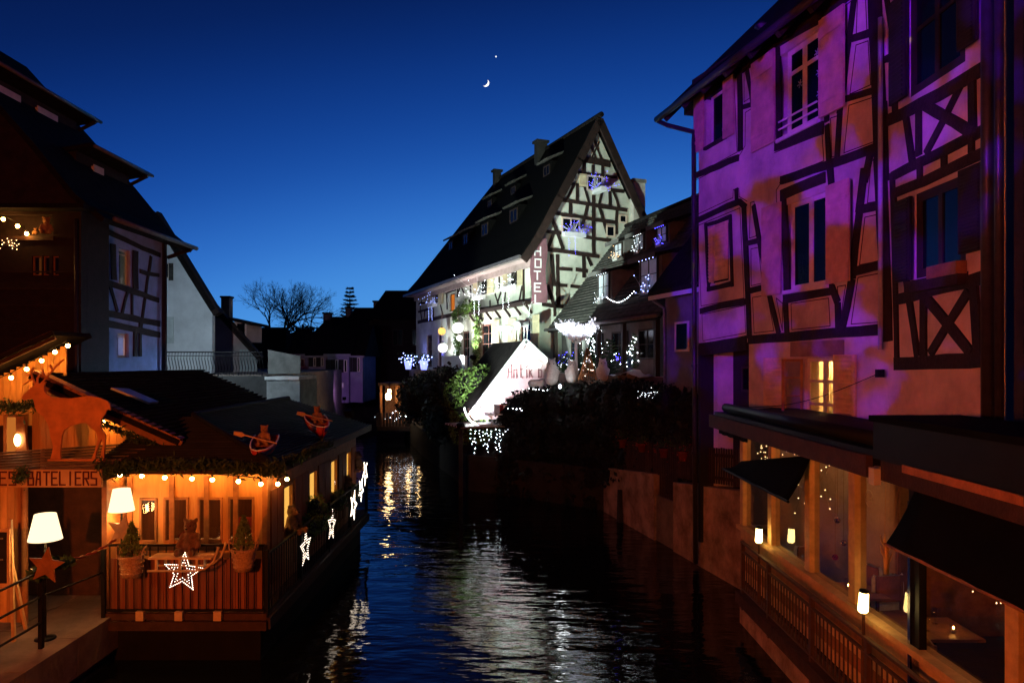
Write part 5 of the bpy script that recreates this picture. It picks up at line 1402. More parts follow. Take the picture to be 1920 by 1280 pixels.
bush('box_bush', 'bright green bush floodlit beside the white hut', 'bush', [((-1.75, 28.6, 3.7), (.62, .6, .8)), ((-1.2, 28.2, 3.9), (.55, .5, .75)), ((-2.2, 28.9, 3.3), (.6, .5, .8)), ((-1.5, 28.0, 3.0), (.7, .5, .7)), ((-1.2, 27.3, 2.2), (.5, .4, .6)), ((-1.9, 28.0, 2.3), (.6, .5, .8))], 5200, M_['leaf_bright'], .11, 3)
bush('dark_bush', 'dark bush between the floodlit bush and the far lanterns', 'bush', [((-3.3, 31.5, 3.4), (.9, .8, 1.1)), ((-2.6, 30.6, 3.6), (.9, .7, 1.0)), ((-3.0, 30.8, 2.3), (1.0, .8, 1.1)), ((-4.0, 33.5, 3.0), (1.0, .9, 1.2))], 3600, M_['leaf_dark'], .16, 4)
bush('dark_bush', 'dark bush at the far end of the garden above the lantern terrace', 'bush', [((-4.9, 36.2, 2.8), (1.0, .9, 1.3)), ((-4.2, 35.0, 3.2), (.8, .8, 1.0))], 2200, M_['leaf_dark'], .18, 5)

# garden decorations
def firtree(lbl, p, h, r, n, leds, seed, grp='lit fir trees in the garden'):
    t = thing('fir_tree', lbl, 'fir tree', tuple(p), 0, grp); p = Vector(p); rr = random.Random(seed)
    add('trunk', tube_mesh([[(p, .035 * h), (p + Vector((0, 0, h * .98)), .006)]], 6), M_['bark'], t)
    V, Fc, tips = [], [], []
    nl = 11
    for k in range(nl):
        z = h * (.08 + .86 * k / (nl - 1)); rad = r * (1 - k / nl) ** .85 + .03
        nb_ = max(5, int(12 - k * .6))
        for j in range(nb_):
            an = 2 * PI * (j + .37 * k + rr.uniform(-.2, .2)) / nb_
            d = Vector((math.cos(an), math.sin(an), rr.uniform(.05, .35)))
            L = rad * rr.uniform(.75, 1.15)
            base = p + Vector((0, 0, z)); tips.append(base + d * L)
            for q in range(n):
                u = (q + rr.random()) / n; c0 = base + d * L * u; sidev = d.cross(Vector((0, 0, 1))).normalized() * rr.choice((-1, 1))
                w_ = (sidev * rr.uniform(.5, 1) + d * .6 + Vector((0, 0, rr.uniform(-.3, .5)))).normalized() * (.16 * h * (1 - .45 * u) * .6 + .02)
                up = Vector((rr.uniform(-1, 1), rr.uniform(-1, 1), 1)).normalized() * .012 * h
                b = len(V); V += [c0 - up, c0 + up, c0 + w_]; Fc.append((b, b + 1, b + 2))
    kind(add('needles', mesh('needles', V, Fc), M_['fir'], t), 'stuff')
    if leds:
        pts = [rr.choice(tips).lerp(p + Vector((0, 0, h * rr.random())), rr.random() * .35) for _ in range(leds[1])]
        kind(add('bulbs', bulbs_mesh(pts, .014), E_[leds[0]], t), 'stuff')
    return t
firtree('small lit fir tree left of the white branching tree in the garden', at(1060, 702, 24.8), .75, .42, 14, ('cool_dim', 14), 1)
firtree('lit fir tree behind the wicker cone in the garden', at(1085, 700, 25.4), .95, .5, 14, ('cool_dim', 22), 2)
firtree('lit fir tree with a bright tip to the right of the wicker cone', at(1143, 705, 24.0), 1.25, .52, 16, ('cool', 20), 3)
firtree('tall garden fir tree thick with white lights near the blue lights', at(1193, 696, 23.0), 1.25, .42, 14, ('cool', 90), 4)
firtree('slim fir tree ringed with white lights right behind the white branching tree', at(1112, 705, 26.0), 1.45, .34, 12, ('cool', 60), 6)
wt = thing('white_tree', 'white-painted branching ornamental tree glowing above the garden', 'tree', tuple(at(1080, 700, 24.2)))
b0 = at(1081, 700, 24.2); rr = random.Random(12); pth = [[(b0, .055), (b0 + Vector((-.01, 0, .6)), .05), (b0 + Vector((-.02, 0, 1.05)), .045)]]
cps = []
for k in range(46):
    an = rr.uniform(0, 2 * PI); sp_ = rr.uniform(.25, .72)
    e = b0 + Vector((math.cos(an) * sp_, math.sin(an) * sp_ * .6, 1.35 + .28 * rr.random() + .25 * sp_)); m_ = b0 + Vector((math.cos(an) * sp_ * .45, math.sin(an) * sp_ * .3, 1.18 + .15 * rr.random()))
    pth.append([(b0 + Vector((-.02, 0, 1.0)), .035), (m_, .025), (e, .012)]); cps.append((e, m_))
add('trunk', tube_mesh(pth[:1], 8), M_['white'], wt); add('branches', tube_mesh(pth[1:], 5), M_['white'], wt)
def wl(r):
    e, m_ = r.choice(cps); return m_.lerp(e, r.uniform(.3, 1.1)) + Vector((r.gauss(0, .05), r.gauss(0, .05), r.gauss(0, .05)))
leaf_cloud('frosted_leaves', wt, mat('frosted_glow_leaf', (.8, .82, .88), .8, .1, 9, emit=(.85, .88, 1), estr=1.1), wl, 1500, .10, 3)  # emission put into the leaf colour so the crown looks brightly lit
wc = thing('wicker_cone', 'brown wicker twig cone standing among the lit fir trees', 'ornament', tuple(at(1102, 712, 23.6)))
b0 = at(1102, 712, 23.6); pa = []
for k in range(26):
    an = 2 * PI * k / 26; ra = .30 + .03 * rr.random()
    pa.append([(b0 + Vector((math.cos(an) * ra, math.sin(an) * ra * .8, 0)), .014), (b0 + Vector((math.cos(an + .5) * .16, math.sin(an + .5) * .13, .55)), .012), (b0 + Vector((math.cos(an + 1) * .05, math.sin(an + 1) * .05, 1.05)), .008)])
for z, ra in ((.2, .26), (.5, .18), (.8, .10)): pa.append([(b0 + Vector((math.cos(q) * ra, math.sin(q) * ra * .8, z)), .012) for q in [2 * PI * j / 14 for j in range(15)]])
add('twigs', tube_mesh(pa, 4), mat('rust_willow', (.46, .22, .09), .8, .3, 20), wc)
kind(add('bulbs', bulbs_mesh([b0 + Vector((rr.uniform(-.2, .2), -.15, rr.uniform(.1, .8))) for _ in range(12)], .015), E_['led_warm'], wc), 'stuff')
def figure(lbl, p, s_, kindf):
    t = thing('snow_figure', lbl, 'figure', tuple(p), 0, 'white furry figures at the garden edge'); M = T(*p) @ S(s_, s_, s_)
    if kindf == 'owl':
        caps = [((0, 0, .25), (0, 0, .55), .26, .22), ((0, -.02, .72), (0, -.02, .78), .19, .17), ((-.24, 0, .5), (-.2, .02, .2), .08, .05), ((.24, 0, .5), (.2, .02, .2), .08, .05), ((-.1, 0, .92), (-.13, 0, 1.0), .05, .02), ((.1, 0, .92), (.13, 0, 1.0), .05, .02)]
        eyes = [(-.07, -.2, .78), (.07, -.2, .78)]
    else:
        caps = [((-.3, 0, .32), (.25, 0, .34), .25, .24), ((.35, -.05, .5), (.45, -.12, .5), .14, .11), ((-.2, -.12, .2), (-.2, -.12, 0), .07, .06), ((.2, -.12, .2), (.2, -.12, 0), .07, .06), ((-.2, .12, .2), (-.2, .12, 0), .07, .06), ((.2, .12, .2), (.2, .12, 0), .07, .06)]
        eyes = [(.5, -.2, .55), (.4, -.22, .56)]
    blob('body', t, M_['white_fur'], caps, .035, M, .014, key=('fig', kindf))
    for e in eyes: ball('eye', t, M_['black'], M @ Vector(e), .022 * s_, 1)
figure('round white furry figure in front of the lettered hut gable', at(1006, 728, 24.9), .55, 'sheep')
figure('tall white owl figure right of the lettered hut gable', at(1034, 722, 24.6), .95, 'owl')
figure('white owl figure in front of the small lit fir tree', at(1072, 718, 24.2), .8, 'owl')
figure('white furry figure below the bright-tipped fir tree', at(1130, 716, 23.6), .8, 'owl')
sb = thing('snow_blanket', 'lumpy white felt snow laid on the garden edge below the blue lights', 'felt snow', tuple(at(1200, 705, 22.6)))
bmx = bmesh.new(); bmesh.ops.create_grid(bmx, x_segments=40, y_segments=16, size=.5)
for v in bmx.verts:
    x, y = v.co.x * 1.9, v.co.y * 1.0
    v.co = Vector((x, y, .12 * mnoise.noise(Vector((x * 3, y * 3, 1))) + .16 * math.exp(-((x + .1) * 3) ** 2) - .3 * max(0, -y - .35)))
add('felt', bm_mesh('felt', bmx, True), M_['snow'], sb, T(*at(1200, 704, 22.6)) @ RZ(F2.a + .2))
def cluster(lbl, p, s_, n, led, seed, r=.022):
    r *= .6
    t = thing('light_cluster', lbl, 'fairy lights', tuple(p)); rr = random.Random(seed); p = Vector(p)
    pts = [p + Vector((rr.gauss(0, s_[0]), rr.gauss(0, s_[1]), rr.gauss(0, s_[2]))) for _ in range(n)]
    kind(add('bulbs', bulbs_mesh(pts, r), E_[led], t), 'stuff')
    kind(add('twigs', tube_mesh([[(p - Vector((0, 0, s_[2])), .008), (q, .003)] for q in pts[::2]], 3), M_['bark'], t), 'stuff')
cluster('bright blue fairy lights on a shrub by the dormered house wall', at(1232, 666, 22.8), (.25, .1, .10), 80, 'blue', 3)
cluster('small blue fairy lights left of the tall lit fir tree', at(1163, 672, 23.4), (.10, .1, .08), 26, 'blue', 4)
cluster('white fairy lights ringing a pale wreath above the fir trees', at(1108, 638, 25.5), (.16, .08, .22), 34, 'cool', 5, .026)
cluster('faint blue fairy lights behind the small lit fir tree', at(1063, 672, 25.5), (.18, .1, .12), 22, 'blue', 6)
cluster('string of small white lights low in the ivy hedge', at(972, 766, 25.0), (.22, .05, .03), 7, 'cool', 7, .026)
cluster('tiny glowing dots standing in for a whitish reflection above the fence', at(1218, 741, 20.2), (.14, .03, .07), 46, 'cool_dim', 8, .014)  # emissive dots imitate a reflection
cluster('white lights trailing along the garden edge before the hut', at(1012, 730, 24.5), (.4, .05, .03), 14, 'cool', 9, .02)
nl_ = thing('garden_fill_lamp', 'small lantern added on the lawn edge to light the snow figures', 'lantern', tuple(at(1040, 735, 23.9)))  # added fill light for the snow figures and garden ornaments
p = at(1050, 728, 23.7); lathe('lantern', nl_, E_['cool_dim'], [(.03, 0), (.05, .03), (.05, .1), (.02, .13)], 8, T(*p))
lamp('lantern_light', 'POINT', p + Vector((0, -.3, .25)), (.95, .98, 1.0), 14, nl_, .22)

# ------------------------------------------------------------------ left bank: the timber restaurant over the water
L1, L2, L3, L4 = crop(0, 600, .2344), crop(0, 860, .328), crop(200, 740, .328), crop(0, 120, .4217)
DF = 11.8
FR = front(DF)
FRs = side_left(-4.05)
rs_ = thing('restaurant', 'glowing timber restaurant with a ribbed dark roof on a deck over the canal', 'restaurant', (-5.2, 14, .8))
holes = [list(rect_px(FR, a, b)) for a, b in (((262, 933), (295, 1016)), ((307, 932), (354, 1016)), ((371, 932), (418, 1014)), ((428, 931), (477, 1014)))]
wall_holes('front_wall', rs_, M_['plank'], FR, -6.30, -4.05, .8, 3.06, holes, .08)
for h in holes:
    window(rs_, FR, h[0] + .002, h[1] - .002, h[2] + .002, h[3] - .002, 'wood', 'glass', fw=.035, y=-.02, cols=1)
for x in [-6.28, -5.62 + .03, -5.02, -4.54, -4.06]:
    box('mullion_post', rs_, M_['wood'], FR, x - .04, x + .04, -.035, -.003, .8, 2.84)
box('sill_rail', rs_, M_['wood_dark'], FR, -6.30, -4.01, -.06, -.036, holes[1][2] - .12, holes[1][2] - .03)
sh_ = [(12.65, 13.2), (14.25, 14.85), (15.95, 16.55), (17.45, 17.95)]
wall_holes('side_wall', rs_, M_['wood'], FRs, DF + .081, 18.6, .8, 3.02, [(a, b, 1.72, 2.52) for a, b in sh_], .08)
am = emis('amber_lit_blind', (1.0, .50, .09), 1.9)
for a, b in sh_:
    window(rs_, FRs, a, b, 1.72, 2.52, 'wood', 'glass', fw=.04, y=-.02, cols=1)
    box('blind', rs_, am, FRs, a - .0, b + .0, .055, .06, 1.73, 2.51)
for a, b in ((12.0, 12.28), (12.3, 12.58), (13.3, 13.72), (13.76, 14.18), (14.95, 15.4), (15.44, 15.88), (16.65, 17.0), (17.04, 17.4), (18.05, 18.5)):
    box('panel', rs_, M_['plank_red'], FRs, a, b, -.03, -.002, 1.0, 2.56)
box('floor', rs_, M_['wood_dark'], I4, -6.35, -3.82, 11.15, 18.9, .70, .80)
box('back_wall', rs_, M_['plank_red'], I4, -6.9, -4.05, 18.5, 18.6, .8, 2.86)
box('inner_wall', rs_, M_['plank_red'], I4, -6.42, -6.34, 11.9, 18.5, .8, 3.3)
box('ceiling', rs_, M_['wood'], I4, -6.34, -4.14, 11.9, 18.5, 2.97, 3.0)
for yy in (12.8, 14.6, 16.4): lathe('pendant_lamp', rs_, E_['warm2'], [(.02, .1), (.10, 0), (.10, -.02), (.02, -.03)], 10, T(-5.2, yy, 2.72))
lamp('room_light', 'POINT', (-5.2, 13.4, 2.55), (1, .36, .08), 22, rs_, .12)
lamp('room_light', 'POINT', (-5.0, 16.2, 2.55), (1, .36, .08), 8, rs_, .12)
# ribbed roof
RV = {'A': (-6.55, 11.25, 3.10), 'B': (-3.72, 11.25, 3.06), 'C': (-3.72, 18.9, 3.02), 'D': (-5.9, 18.9, 3.72), 'E': (-5.9, 13.3, 3.68), 'G': (-6.55, 13.3, 3.68)}
def quadsheet(name, parent, m, P, th=.05):
    o = add(name, mesh(name, [RV[k] if isinstance(k, str) else k for k in P], [tuple(range(len(P)))]), m, parent); o.modifiers.new('t', 'SOLIDIFY').thickness = th; return o
quadsheet('roof', rs_, M_['ribbed'], ['B', 'C', 'D', 'E']); quadsheet('roof', rs_, M_['ribbed'], ['A', 'B', 'E', 'G'])
quadsheet('roof', rs_, M_['ribbed'], [(-5.9, 13.3, 3.68), (-5.9, 18.9, 3.72), (-8.2, 18.9, 3.2), (-8.2, 13.3, 3.2)])
V3 = lambda k: Vector(RV[k])
for i in range(1, 30):                                   # ribs run level along the slopes, as lapped sheets
    t = i / 30
    a = V3('B').lerp(V3('E'), t); b = V3('C').lerp(V3('D'), t); c = V3('A').lerp(V3('G'), t)
    bar('roof_rib', rs_, M_['ribbed'], a + Vector((0, .03, .035)), b + Vector((0, 0, .035)), .028, .03)
    bar('roof_rib', rs_, M_['ribbed'], c + Vector((0, 0, .035)), a + Vector((-.02, 0, .035)), .03, .028)
rod('ridge_cap', rs_, M_['ribbed'], V3('D') + Vector((0, 0, .05)), V3('E') + Vector((0, 0, .05)), .06); rod('ridge_cap', rs_, M_['ribbed'], V3('E') + Vector((0, 0, .05)), V3('B') + Vector((0, 0, .05)), .05)
box('fascia', rs_, M_['wood_dark'], I4, -3.75, -3.70, 11.24, 18.9, 2.93, 3.08)
box('fascia', rs_, M_['wood_dark'], I4, -6.55, -3.70, 11.20, 11.24, 2.96, 3.09)
for y in [12 + i * 1.1 for i in range(7)]: bar('rafter_end', rs_, M_['wood'], (-3.76, y, 2.93), (-4.05, y, 3.02), .06, .08)
for x in (-5.75, -5.15, -4.55): box('bracket', rs_, M_['wood_pale'], I4, x - .06, x + .06, 11.06, 11.14, .72, .86)
box('edge_beam', rs_, M_['wood_dark'], I4, -6.35, -3.80, 11.08, 11.14, .56, .70); box('edge_beam', rs_, M_['wood_dark'], I4, -3.815, -3.76, 11.15, 18.9, .56, .74)

# deck railings
fr_ = thing('deck_railing', 'railing of red-brown boards and iron bars across the restaurant front', 'railing', (-5, 11.12, .8))
x = -6.28
while x < -3.95:
    box('board', fr_, M_['plank_red'], I4, x + .003, x + .137, 11.20, 11.22 + .004 * random.random(), .86, 1.64 + random.uniform(-.005, .005)); x += .14
x = -6.25
while x < -3.85: rod('baluster', fr_, M_['metal_black'], (x, 11.14, .84), (x, 11.14, 1.86), .009, 6); x += .125
for z in (.86, 1.87): box('rail', fr_, M_['metal_black'], I4, -6.3, -3.84, 11.12, 11.16, z - .015, z + .015)
sr = thing('deck_railing', 'black iron railing along the canal side of the restaurant deck', 'railing', (-3.84, 15, .8))
y = 11.2
while y < 18.9: rod('baluster', sr, M_['metal_black'], (-3.84, y, .76), (-3.84, y, 1.70), .009, 6); y += .125
for z in (.8, 1.70): box('rail', sr, M_['metal_black'], I4, -3.86, -3.82, 11.17, 18.9, z - .015, z + .015)
for y in (11.2, 13, 15, 17, 18.9): box('post', sr, M_['metal_black'], I4, -3.875, -3.805, y - .025, y + .025, .75, 1.78)

# interior furniture seen through the front windows
def dtab(lbl, x, y):
    t = thing('dining_table', lbl, 'table', (x, y, .8), 0, 'tables inside the timber restaurant'); M = W[t]
    box('tabletop', t, M_['wood'], M, -.32, .32, -.32, .32, .70, .73)
    for sx in (-1, 1):
        for sy in (-1, 1): box('leg', t, M_['wood'], M, sx * .27 - .025, sx * .27 + .025, sy * .27 - .025, sy * .27 + .025, 0, .698)
    c = thing('tablecloth', lbl.replace('table', 'tablecloth on the table', 1), 'tablecloth', (x, y, 1.53), 0, 'tablecloths inside the timber restaurant')
    box('cloth_top', c, M_['cloth_white'], M, -.34, .34, -.34, .34, .732, .742); box('cloth_side', c, M_['cloth_red'], M, -.345, .345, -.35, -.342, .52, .741)
dtab('white-clothed table behind the second front window from the corner', -5.0, 12.7); dtab('white-clothed table behind the left front windows', -5.75, 12.6); dtab('white-clothed table behind the corner window', -4.5, 13.5)
def dchair(lbl, x, y, rz):
    t = thing('dining_chair', lbl, 'chair', (x, y, .8), rz, 'chairs inside the timber restaurant'); M = W[t]
    box('seat', t, M_['wood'], M, -.19, .19, -.19, .19, .43, .46); box('backrest', t, M_['cloth_red'], M, -.18, .18, .17, .20, .5, 1.0)
    for sx in (-1, 1):
        for sy in (-1, 1): box('leg', t, M_['wood'], M, sx * .17 - .018, sx * .17 + .018, sy * .17 - .018, sy * .17 + .018, 0, .428)
dchair('red-backed chair seen through the corner front window', -4.45, 12.75, .1); dchair('red-backed chair at the table behind the second front window', -5.05, 13.3, 0); dchair('dark chair nearest the left front windows', -5.45, 12.3, 1.7)

# ------------------------------------------------------------------ chalet gables, pergola and entrance to the left
FCg = front(12.25)
ch = thing('chalet', 'orange-lit plank chalet with sloping bargeboards behind the deer cut-out', 'chalet', (-7.3, 12.3, .7))
vg = [FCg.uv(90, 712), FCg.uv(347, 832)]
x = FCg.uv(60, 800)[0]
def zver(xx): return vg[0][1] + (vg[1][1] - vg[0][1]) * (xx - vg[0][0]) / (vg[1][0] - vg[0][0])
while x < vg[1][0] - .25:
    box('plank', ch, M_['plank'], FCg, x + .003, x + .117, 0, .03, 2.9, max(2.95, zver(x + .06) - .08)); x += .12
beam('barge_board', ch, M_['wood'], FCg, vg[0], vg[1], .20, -.28, -.22, .05)
beam('barge_cap', ch, M_['wood'], FCg, (vg[0][0], vg[0][1] + .12), (vg[1][0], vg[1][1] + .12), .05, -.30, -.1, .05)
V = [FCg.w(vg[0][0] - .1, -.3, vg[0][1] + .12), FCg.w(vg[1][0] + .05, -.3, vg[1][1] + .10), FCg.w(vg[1][0] + .05, 6.2, vg[1][1] + .10), FCg.w(vg[0][0] - .1, 6.2, vg[0][1] + .12)]
add('roof', mesh('roof', V, [(0, 1, 2, 3)]), M_['tile'], ch).modifiers.new('t', 'SOLIDIFY').thickness = .1
for i in range(1, 22):
    t = i / 22; a = Vector(V[0]).lerp(Vector(V[1]), t); b = Vector(V[3]).lerp(Vector(V[2]), t)
    bar('tile_row', ch, M_['tile'], a + Vector((0, 0, .03)), b + Vector((0, 0, .03)), .05, .035)
sk = [FCg.w(0, 0, 0)]
def roofpt(px, py):
    # meet the view ray with the chalet roof plane
    n = (Vector(V[1]) - Vector(V[0])).cross(Vector(V[3]) - Vector(V[0])); o = Vector((0, 0, H)); d = at(px, py, 1) - o
    return o + d * ((Vector(V[0]) - o).dot(n) / d.dot(n))
q = [roofpt(*p) for p in ((207, 738), (240, 740), (296, 764), (278, 766))]
add('skylight', mesh('skylight', [p + Vector((0, 0, .08)) for p in q], [(0, 1, 2, 3)]), mat('zinc_flashing', (.35, .36, .42), .35, .2, 4, metal=.6), ch).modifiers.new('t', 'SOLIDIFY').thickness = .04
# upper porch gable with bulbs
FP = front(12.6)
p0, p1 = FP.uv(-40, 715), FP.uv(122, 640)
x = p0[0]
while x < FP.uv(113, 700)[0]:
    zt = p0[1] + (p1[1] - p0[1]) * (x - p0[0]) / (p1[0] - p0[0])
    box('plank', ch, M_['plank'], FP, x + .003, x + .107, 0, .03, 3.6, zt - .05); x += .11
beam('porch_fascia', ch, M_['wood_dark'], FP, (p0[0], p0[1] + .03), (p1[0] + .12, p1[1] + .085), .16, -.55, -.5, .02)
Vp = [FP.w(p0[0], -.6, p0[1] + .1), FP.w(p1[0] + .15, -.6, p1[1] + .16), FP.w(p1[0] + .15, .5, p1[1] + .16), FP.w(p0[0], .5, p0[1] + .1)]
add('porch_roof', mesh('porch_roof', Vp, [(0, 1, 2, 3)]), M_['tile'], ch).modifiers.new('t', 'SOLIDIFY').thickness = .08
box('body', ch, M_['wood_dark'], I4, -10.5, -6.8, 12.7, 18, .7, 3.59)
box('entrance_back', ch, M_['wood_dark'], I4, -9.5, -6.42, 12.35, 12.40, .7, 2.88)
wq = rect_px(FCg, (10, 776), (52, 858))
window(ch, Frame(0, 12.2, 1, 0), *wq, 'wood', MATS['orange_lit_room'], fw=.05, y=0, cols=1)
q = FCg.uv(44, 823); ball('candle_lamp', ch, E_['warm2'], FCg.w(q[0], -.15, q[1]), .07, 2, (.7, .7, 1.5))
prism('drawn_curtain', ch, M_['wood'], Frame(0, 12.18, 1, 0), [(wq[1] - .12, wq[2]), (wq[1] + .08, wq[2]), (wq[1], wq[3]), (wq[1] - .12, wq[3])], -.05, -.005)
# entrance: pine jamb boards, dark doorway
FE = front(11.05)
x = FE.uv(-60, 900)[0]
while x < FE.uv(40, 900)[0]:
    box('plank', ch, M_['plank'], FE, x + .003, x + .117, 0, .05, .7, 2.80); x += .12
box('door_jamb', ch, M_['wood'], I4, -6.44, -6.36, 11.25, 11.9, .72, 2.85)
# pergola of slats over the entrance
pg = thing('pergola', 'slatted wooden pergola roof over the restaurant entrance, carrying the deer cut-out', 'pergola', (-7.6, 11.3, 2.8))
for k in range(8):
    a = at(-40, 852 + 5.0 * k, 12.1 - .15 * k); b = at(305 - 15 * k, 828 + 6.6 * k, 12.15 - .16 * k)
    bar('slat', pg, M_['slat'], a, b, .10, .03)
for (px) in (-20, 80, 180):
    bar('rafter', pg, M_['wood'], at(px, 842, 12.15) - Vector((0, 0, .03)), at(px, 886, 10.95) - Vector((0, 0, .02)), .06, .08)
for px in (-8, 46): rod('post', pg, M_['wood'], at(px, 886, 11.0), Vector((at(px, 886, 11.0).x, 11.0, .7)), .05)
# sign board
FSg = front(10.85)
sgn = thing('sign_board', 'orange-lit wooden board lettered LES BATELIERS over the entrance', 'sign', tuple(at(90, 912, 10.85)))
a = FSg.uv(-34, 913); b = FSg.uv(190, 880)
box('board', sgn, mat('ochre_sign_board', (.55, .28, .10), .7, .2, 6), FSg, a[0], b[0], 0, .03, a[1], b[1])
lr = mat('dark_red_sign_paint', (.09, .012, .008), .8, .1, 9)
pxs = 120.0 / 1
def put(word, x0, x1):
    n = len(word); u0 = FSg.uv(x0, 900)[0]; u1_ = FSg.uv(x1, 900)[0]; st = (u1_ - u0) / n
    zt, zb = FSg.uv(90, 884.5)[1], FSg.uv(90, 908.5)[1]
    for i, c in enumerate(word):
        letter(sgn, lr, FSg, c, u0 + st * i + st * .14, zb, st * .66, zt - zb, .024, -.006, -.0005)
put('LES', -20, 33); put('BATELIERS', 51, 184)
wr = thing('wreath', 'small green wreath hung on the lettered entrance board', 'wreath', tuple(at(39, 897, 10.8)))
p = at(39, 890, 10.78); leaf_cloud('leaves', wr, M_['leaf'], lambda r: (p.x + r.gauss(0, .045), p.y + r.gauss(0, .03), p.z + r.gauss(0, .06)), 300, .05, 3)

# deer cut-out
dc = [(175, 625), (200, 640), (265, 625), (275, 650), (285, 700), (310, 740), (350, 770), (380, 820), (395, 850), (400, 890), (415, 960), (430, 1010), (420, 1060), (405, 1112), (490, 1112), (485, 1060), (490, 1000), (500, 920), (515, 880), (560, 850), (640, 825), (690, 820), (730, 860), (770, 890), (790, 940), (775, 990), (760, 1050), (742, 1090), (735, 1107), (765, 1105), (772, 1060), (790, 1010), (815, 950), (830, 980), (815, 1050), (808, 1098), (832, 1102), (837, 1060), (842, 1000), (848, 920), (820, 880), (805, 850), (815, 790), (845, 750), (862, 712), (886, 722), (882, 670), (860, 645), (800, 620), (720, 605), (640, 615), (560, 625), (480, 620), (410, 612), (375, 590), (355, 560), (358, 520), (372, 490), (345, 498), (325, 512), (300, 500), (268, 528), (230, 560), (190, 600)]
FD_ = front(11.25)
de = thing('deer_cutout', 'large rust-coloured deer cut-out standing on the slatted pergola', 'deer cut-out', tuple(at(130, 862, 11.25)))
prism('silhouette', de, M_['rust_board'], FD_, [FD_.uv(*L1(*p)) for p in dc], -.015, .015)
for pth in ([(285, 510), (262, 470), (250, 420), (268, 380)], [(262, 470), (225, 490), (188, 512)], [(252, 430), (215, 440)], [(330, 508), (372, 462), (420, 400), (460, 360), (505, 318)], [(372, 462), (345, 430), (340, 395)], [(420, 400), (400, 360)], [(300, 500), (300, 465), (318, 440)]):
    q = [FD_.uv(*L1(*p)) for p in pth]
    for a, b in zip(q, q[1:]): beam('antler', de, M_['rust_board'], FD_, a, b, .022, -.012, .012, .008)
box('foot_plate', de, M_['rust_board'], FD_, FD_.uv(*L1(400, 1100))[0], FD_.uv(*L1(840, 1100))[0], -.06, .06, FD_.uv(*L1(600, 1122))[1], FD_.uv(*L1(600, 1108))[1])

# ------------------------------------------------------------------ bulbs, garlands
def bulbstring(lbl, pts, wire, hang=.06, r=.034, m='warm'):
    t = thing('bulb_string', lbl, 'light string', tuple(pts[0]))
    if wire: tube('cable', t, M_['metal_black'], [Vector(p) + Vector((0, 0, hang + .03)) for p in pts], .008, 5)
    for p in pts:
        p = Vector(p); ball('bulb', t, E_[m], p, r, 2); lathe('socket', t, M_['metal_black'], [(.016, 0), (.018, .05)], 8, T(p.x, p.y, p.z + r * .85))
    return t
bulbstring('row of glowing bulbs under the front eave of the restaurant', [at(x, y, 11.55) for x, y in ((225, 890), (266, 892), (309, 895), (360, 897), (398, 899), (447, 902), (489, 907))], True)
bulbstring('two glowing bulbs under the canal-side eave of the restaurant', [(-3.85, -3.85 * F / (x - CX), H - (y - HY) / F * (-3.85 * F / (x - CX))) for x, y in ((521, 907), (538, 898))], True)
bulbstring('sloping row of bulbs on the upper porch gable', [at(x, y, 12.15) for x, y in ((-8, 722), (21, 708), (50, 692), (78, 676), (103, 660), (127, 648))], True)
bulbstring('single bulb behind the haunch of the deer cut-out', [at(194, 792, 12.05)], False, r=.04)
def garland(lbl, pts, r, n, seed, m='leaf'):
    t = thing('garland', lbl, 'garland', tuple(pts[0])); pts = [Vector(p) for p in pts]
    def fn(rr):
        i = rr.randrange(len(pts) - 1); p = pts[i].lerp(pts[i + 1], rr.random())
        return p + Vector((rr.gauss(0, r), rr.gauss(0, r), rr.gauss(0, r)))
    kind(leaf_cloud('sprigs', t, M_[m], fn, n, .09, seed, .35), 'stuff')
    tube('stem', t, M_['bark'], pts, .012, 5)
garland('fir garland along the front eave of the restaurant', [at(200, 878, 11.15), at(300, 871, 11.15), at(400, 873, 11.15), at(500, 880, 11.15), at(522, 878, 11.2)], .05, 2600, 1)
garland('fir garland round the corner onto the canal-side eave', [(-3.69, y, 3.07) for y in (11.2, 12.2, 13.4, 14.6)], .04, 800, 2)
garland('thin fir garland below the sloping bargeboard', [FCg.w(vg[0][0] + .5, -.3, zver(vg[0][0] + .5) - .22), FCg.w(vg[1][0] - .1, -.3, zver(vg[1][0] - .1) - .16)], .035, 700, 3)
garland('fir garland hanging above the small chalet window', [at(-5, 762, 12.0), at(30, 765, 12.0), at(66, 755, 12.0)], .06, 500, 4)
garland('fir garland on the pergola corner beside the lettered board', [at(185, 872, 10.9), at(215, 885, 11.0), at(240, 872, 11.1)], .05, 500, 5)

# ------------------------------------------------------------------ bears, sled, stars, baskets
def bear(lbl, p, s_, rz, m='fur_brown', name='teddy_bear', grp=None):
    t = thing(name, lbl, 'teddy bear', tuple(p), rz, grp); M = W[t] @ S(s_, s_, s_)
    caps = [((0, 0, .22), (0, 0, .42), .20, .16), ((0, -.02, .66), (0, -.02, .70), .16, .155), ((0, -.15, .64), (0, -.19, .63), .075, .06),
            ((-.13, 0, .82), (-.14, 0, .84), .06, .055), ((.13, 0, .82), (.14, 0, .84), .06, .055), ((-.17, -.02, .45), (-.25, -.13, .22), .075, .065), ((.17, -.02, .45), (.25, -.13, .22), .075, .065),
            ((-.12, -.08, .12), (-.17, -.34, .08), .095, .08), ((.12, -.08, .12), (.17, -.34, .08), .095, .08), ((-.17, -.36, .08), (-.17, -.37, .14), .08, .07), ((.17, -.36, .08), (.17, -.37, .14), .08, .07)]
    blob('body', t, M_[m], caps, .024, M, .010, key='bear')
    for sx in (-.06, .06): ball('eye', t, M_['black'], M @ Vector((sx, -.165, .72)), .018 * s_, 1)
    ball('nose', t, M_['black'], M @ Vector((0, -.245, .655)), .026 * s_, 1, (1.2, .8, .8))
    return t
FSl = front(11.02)
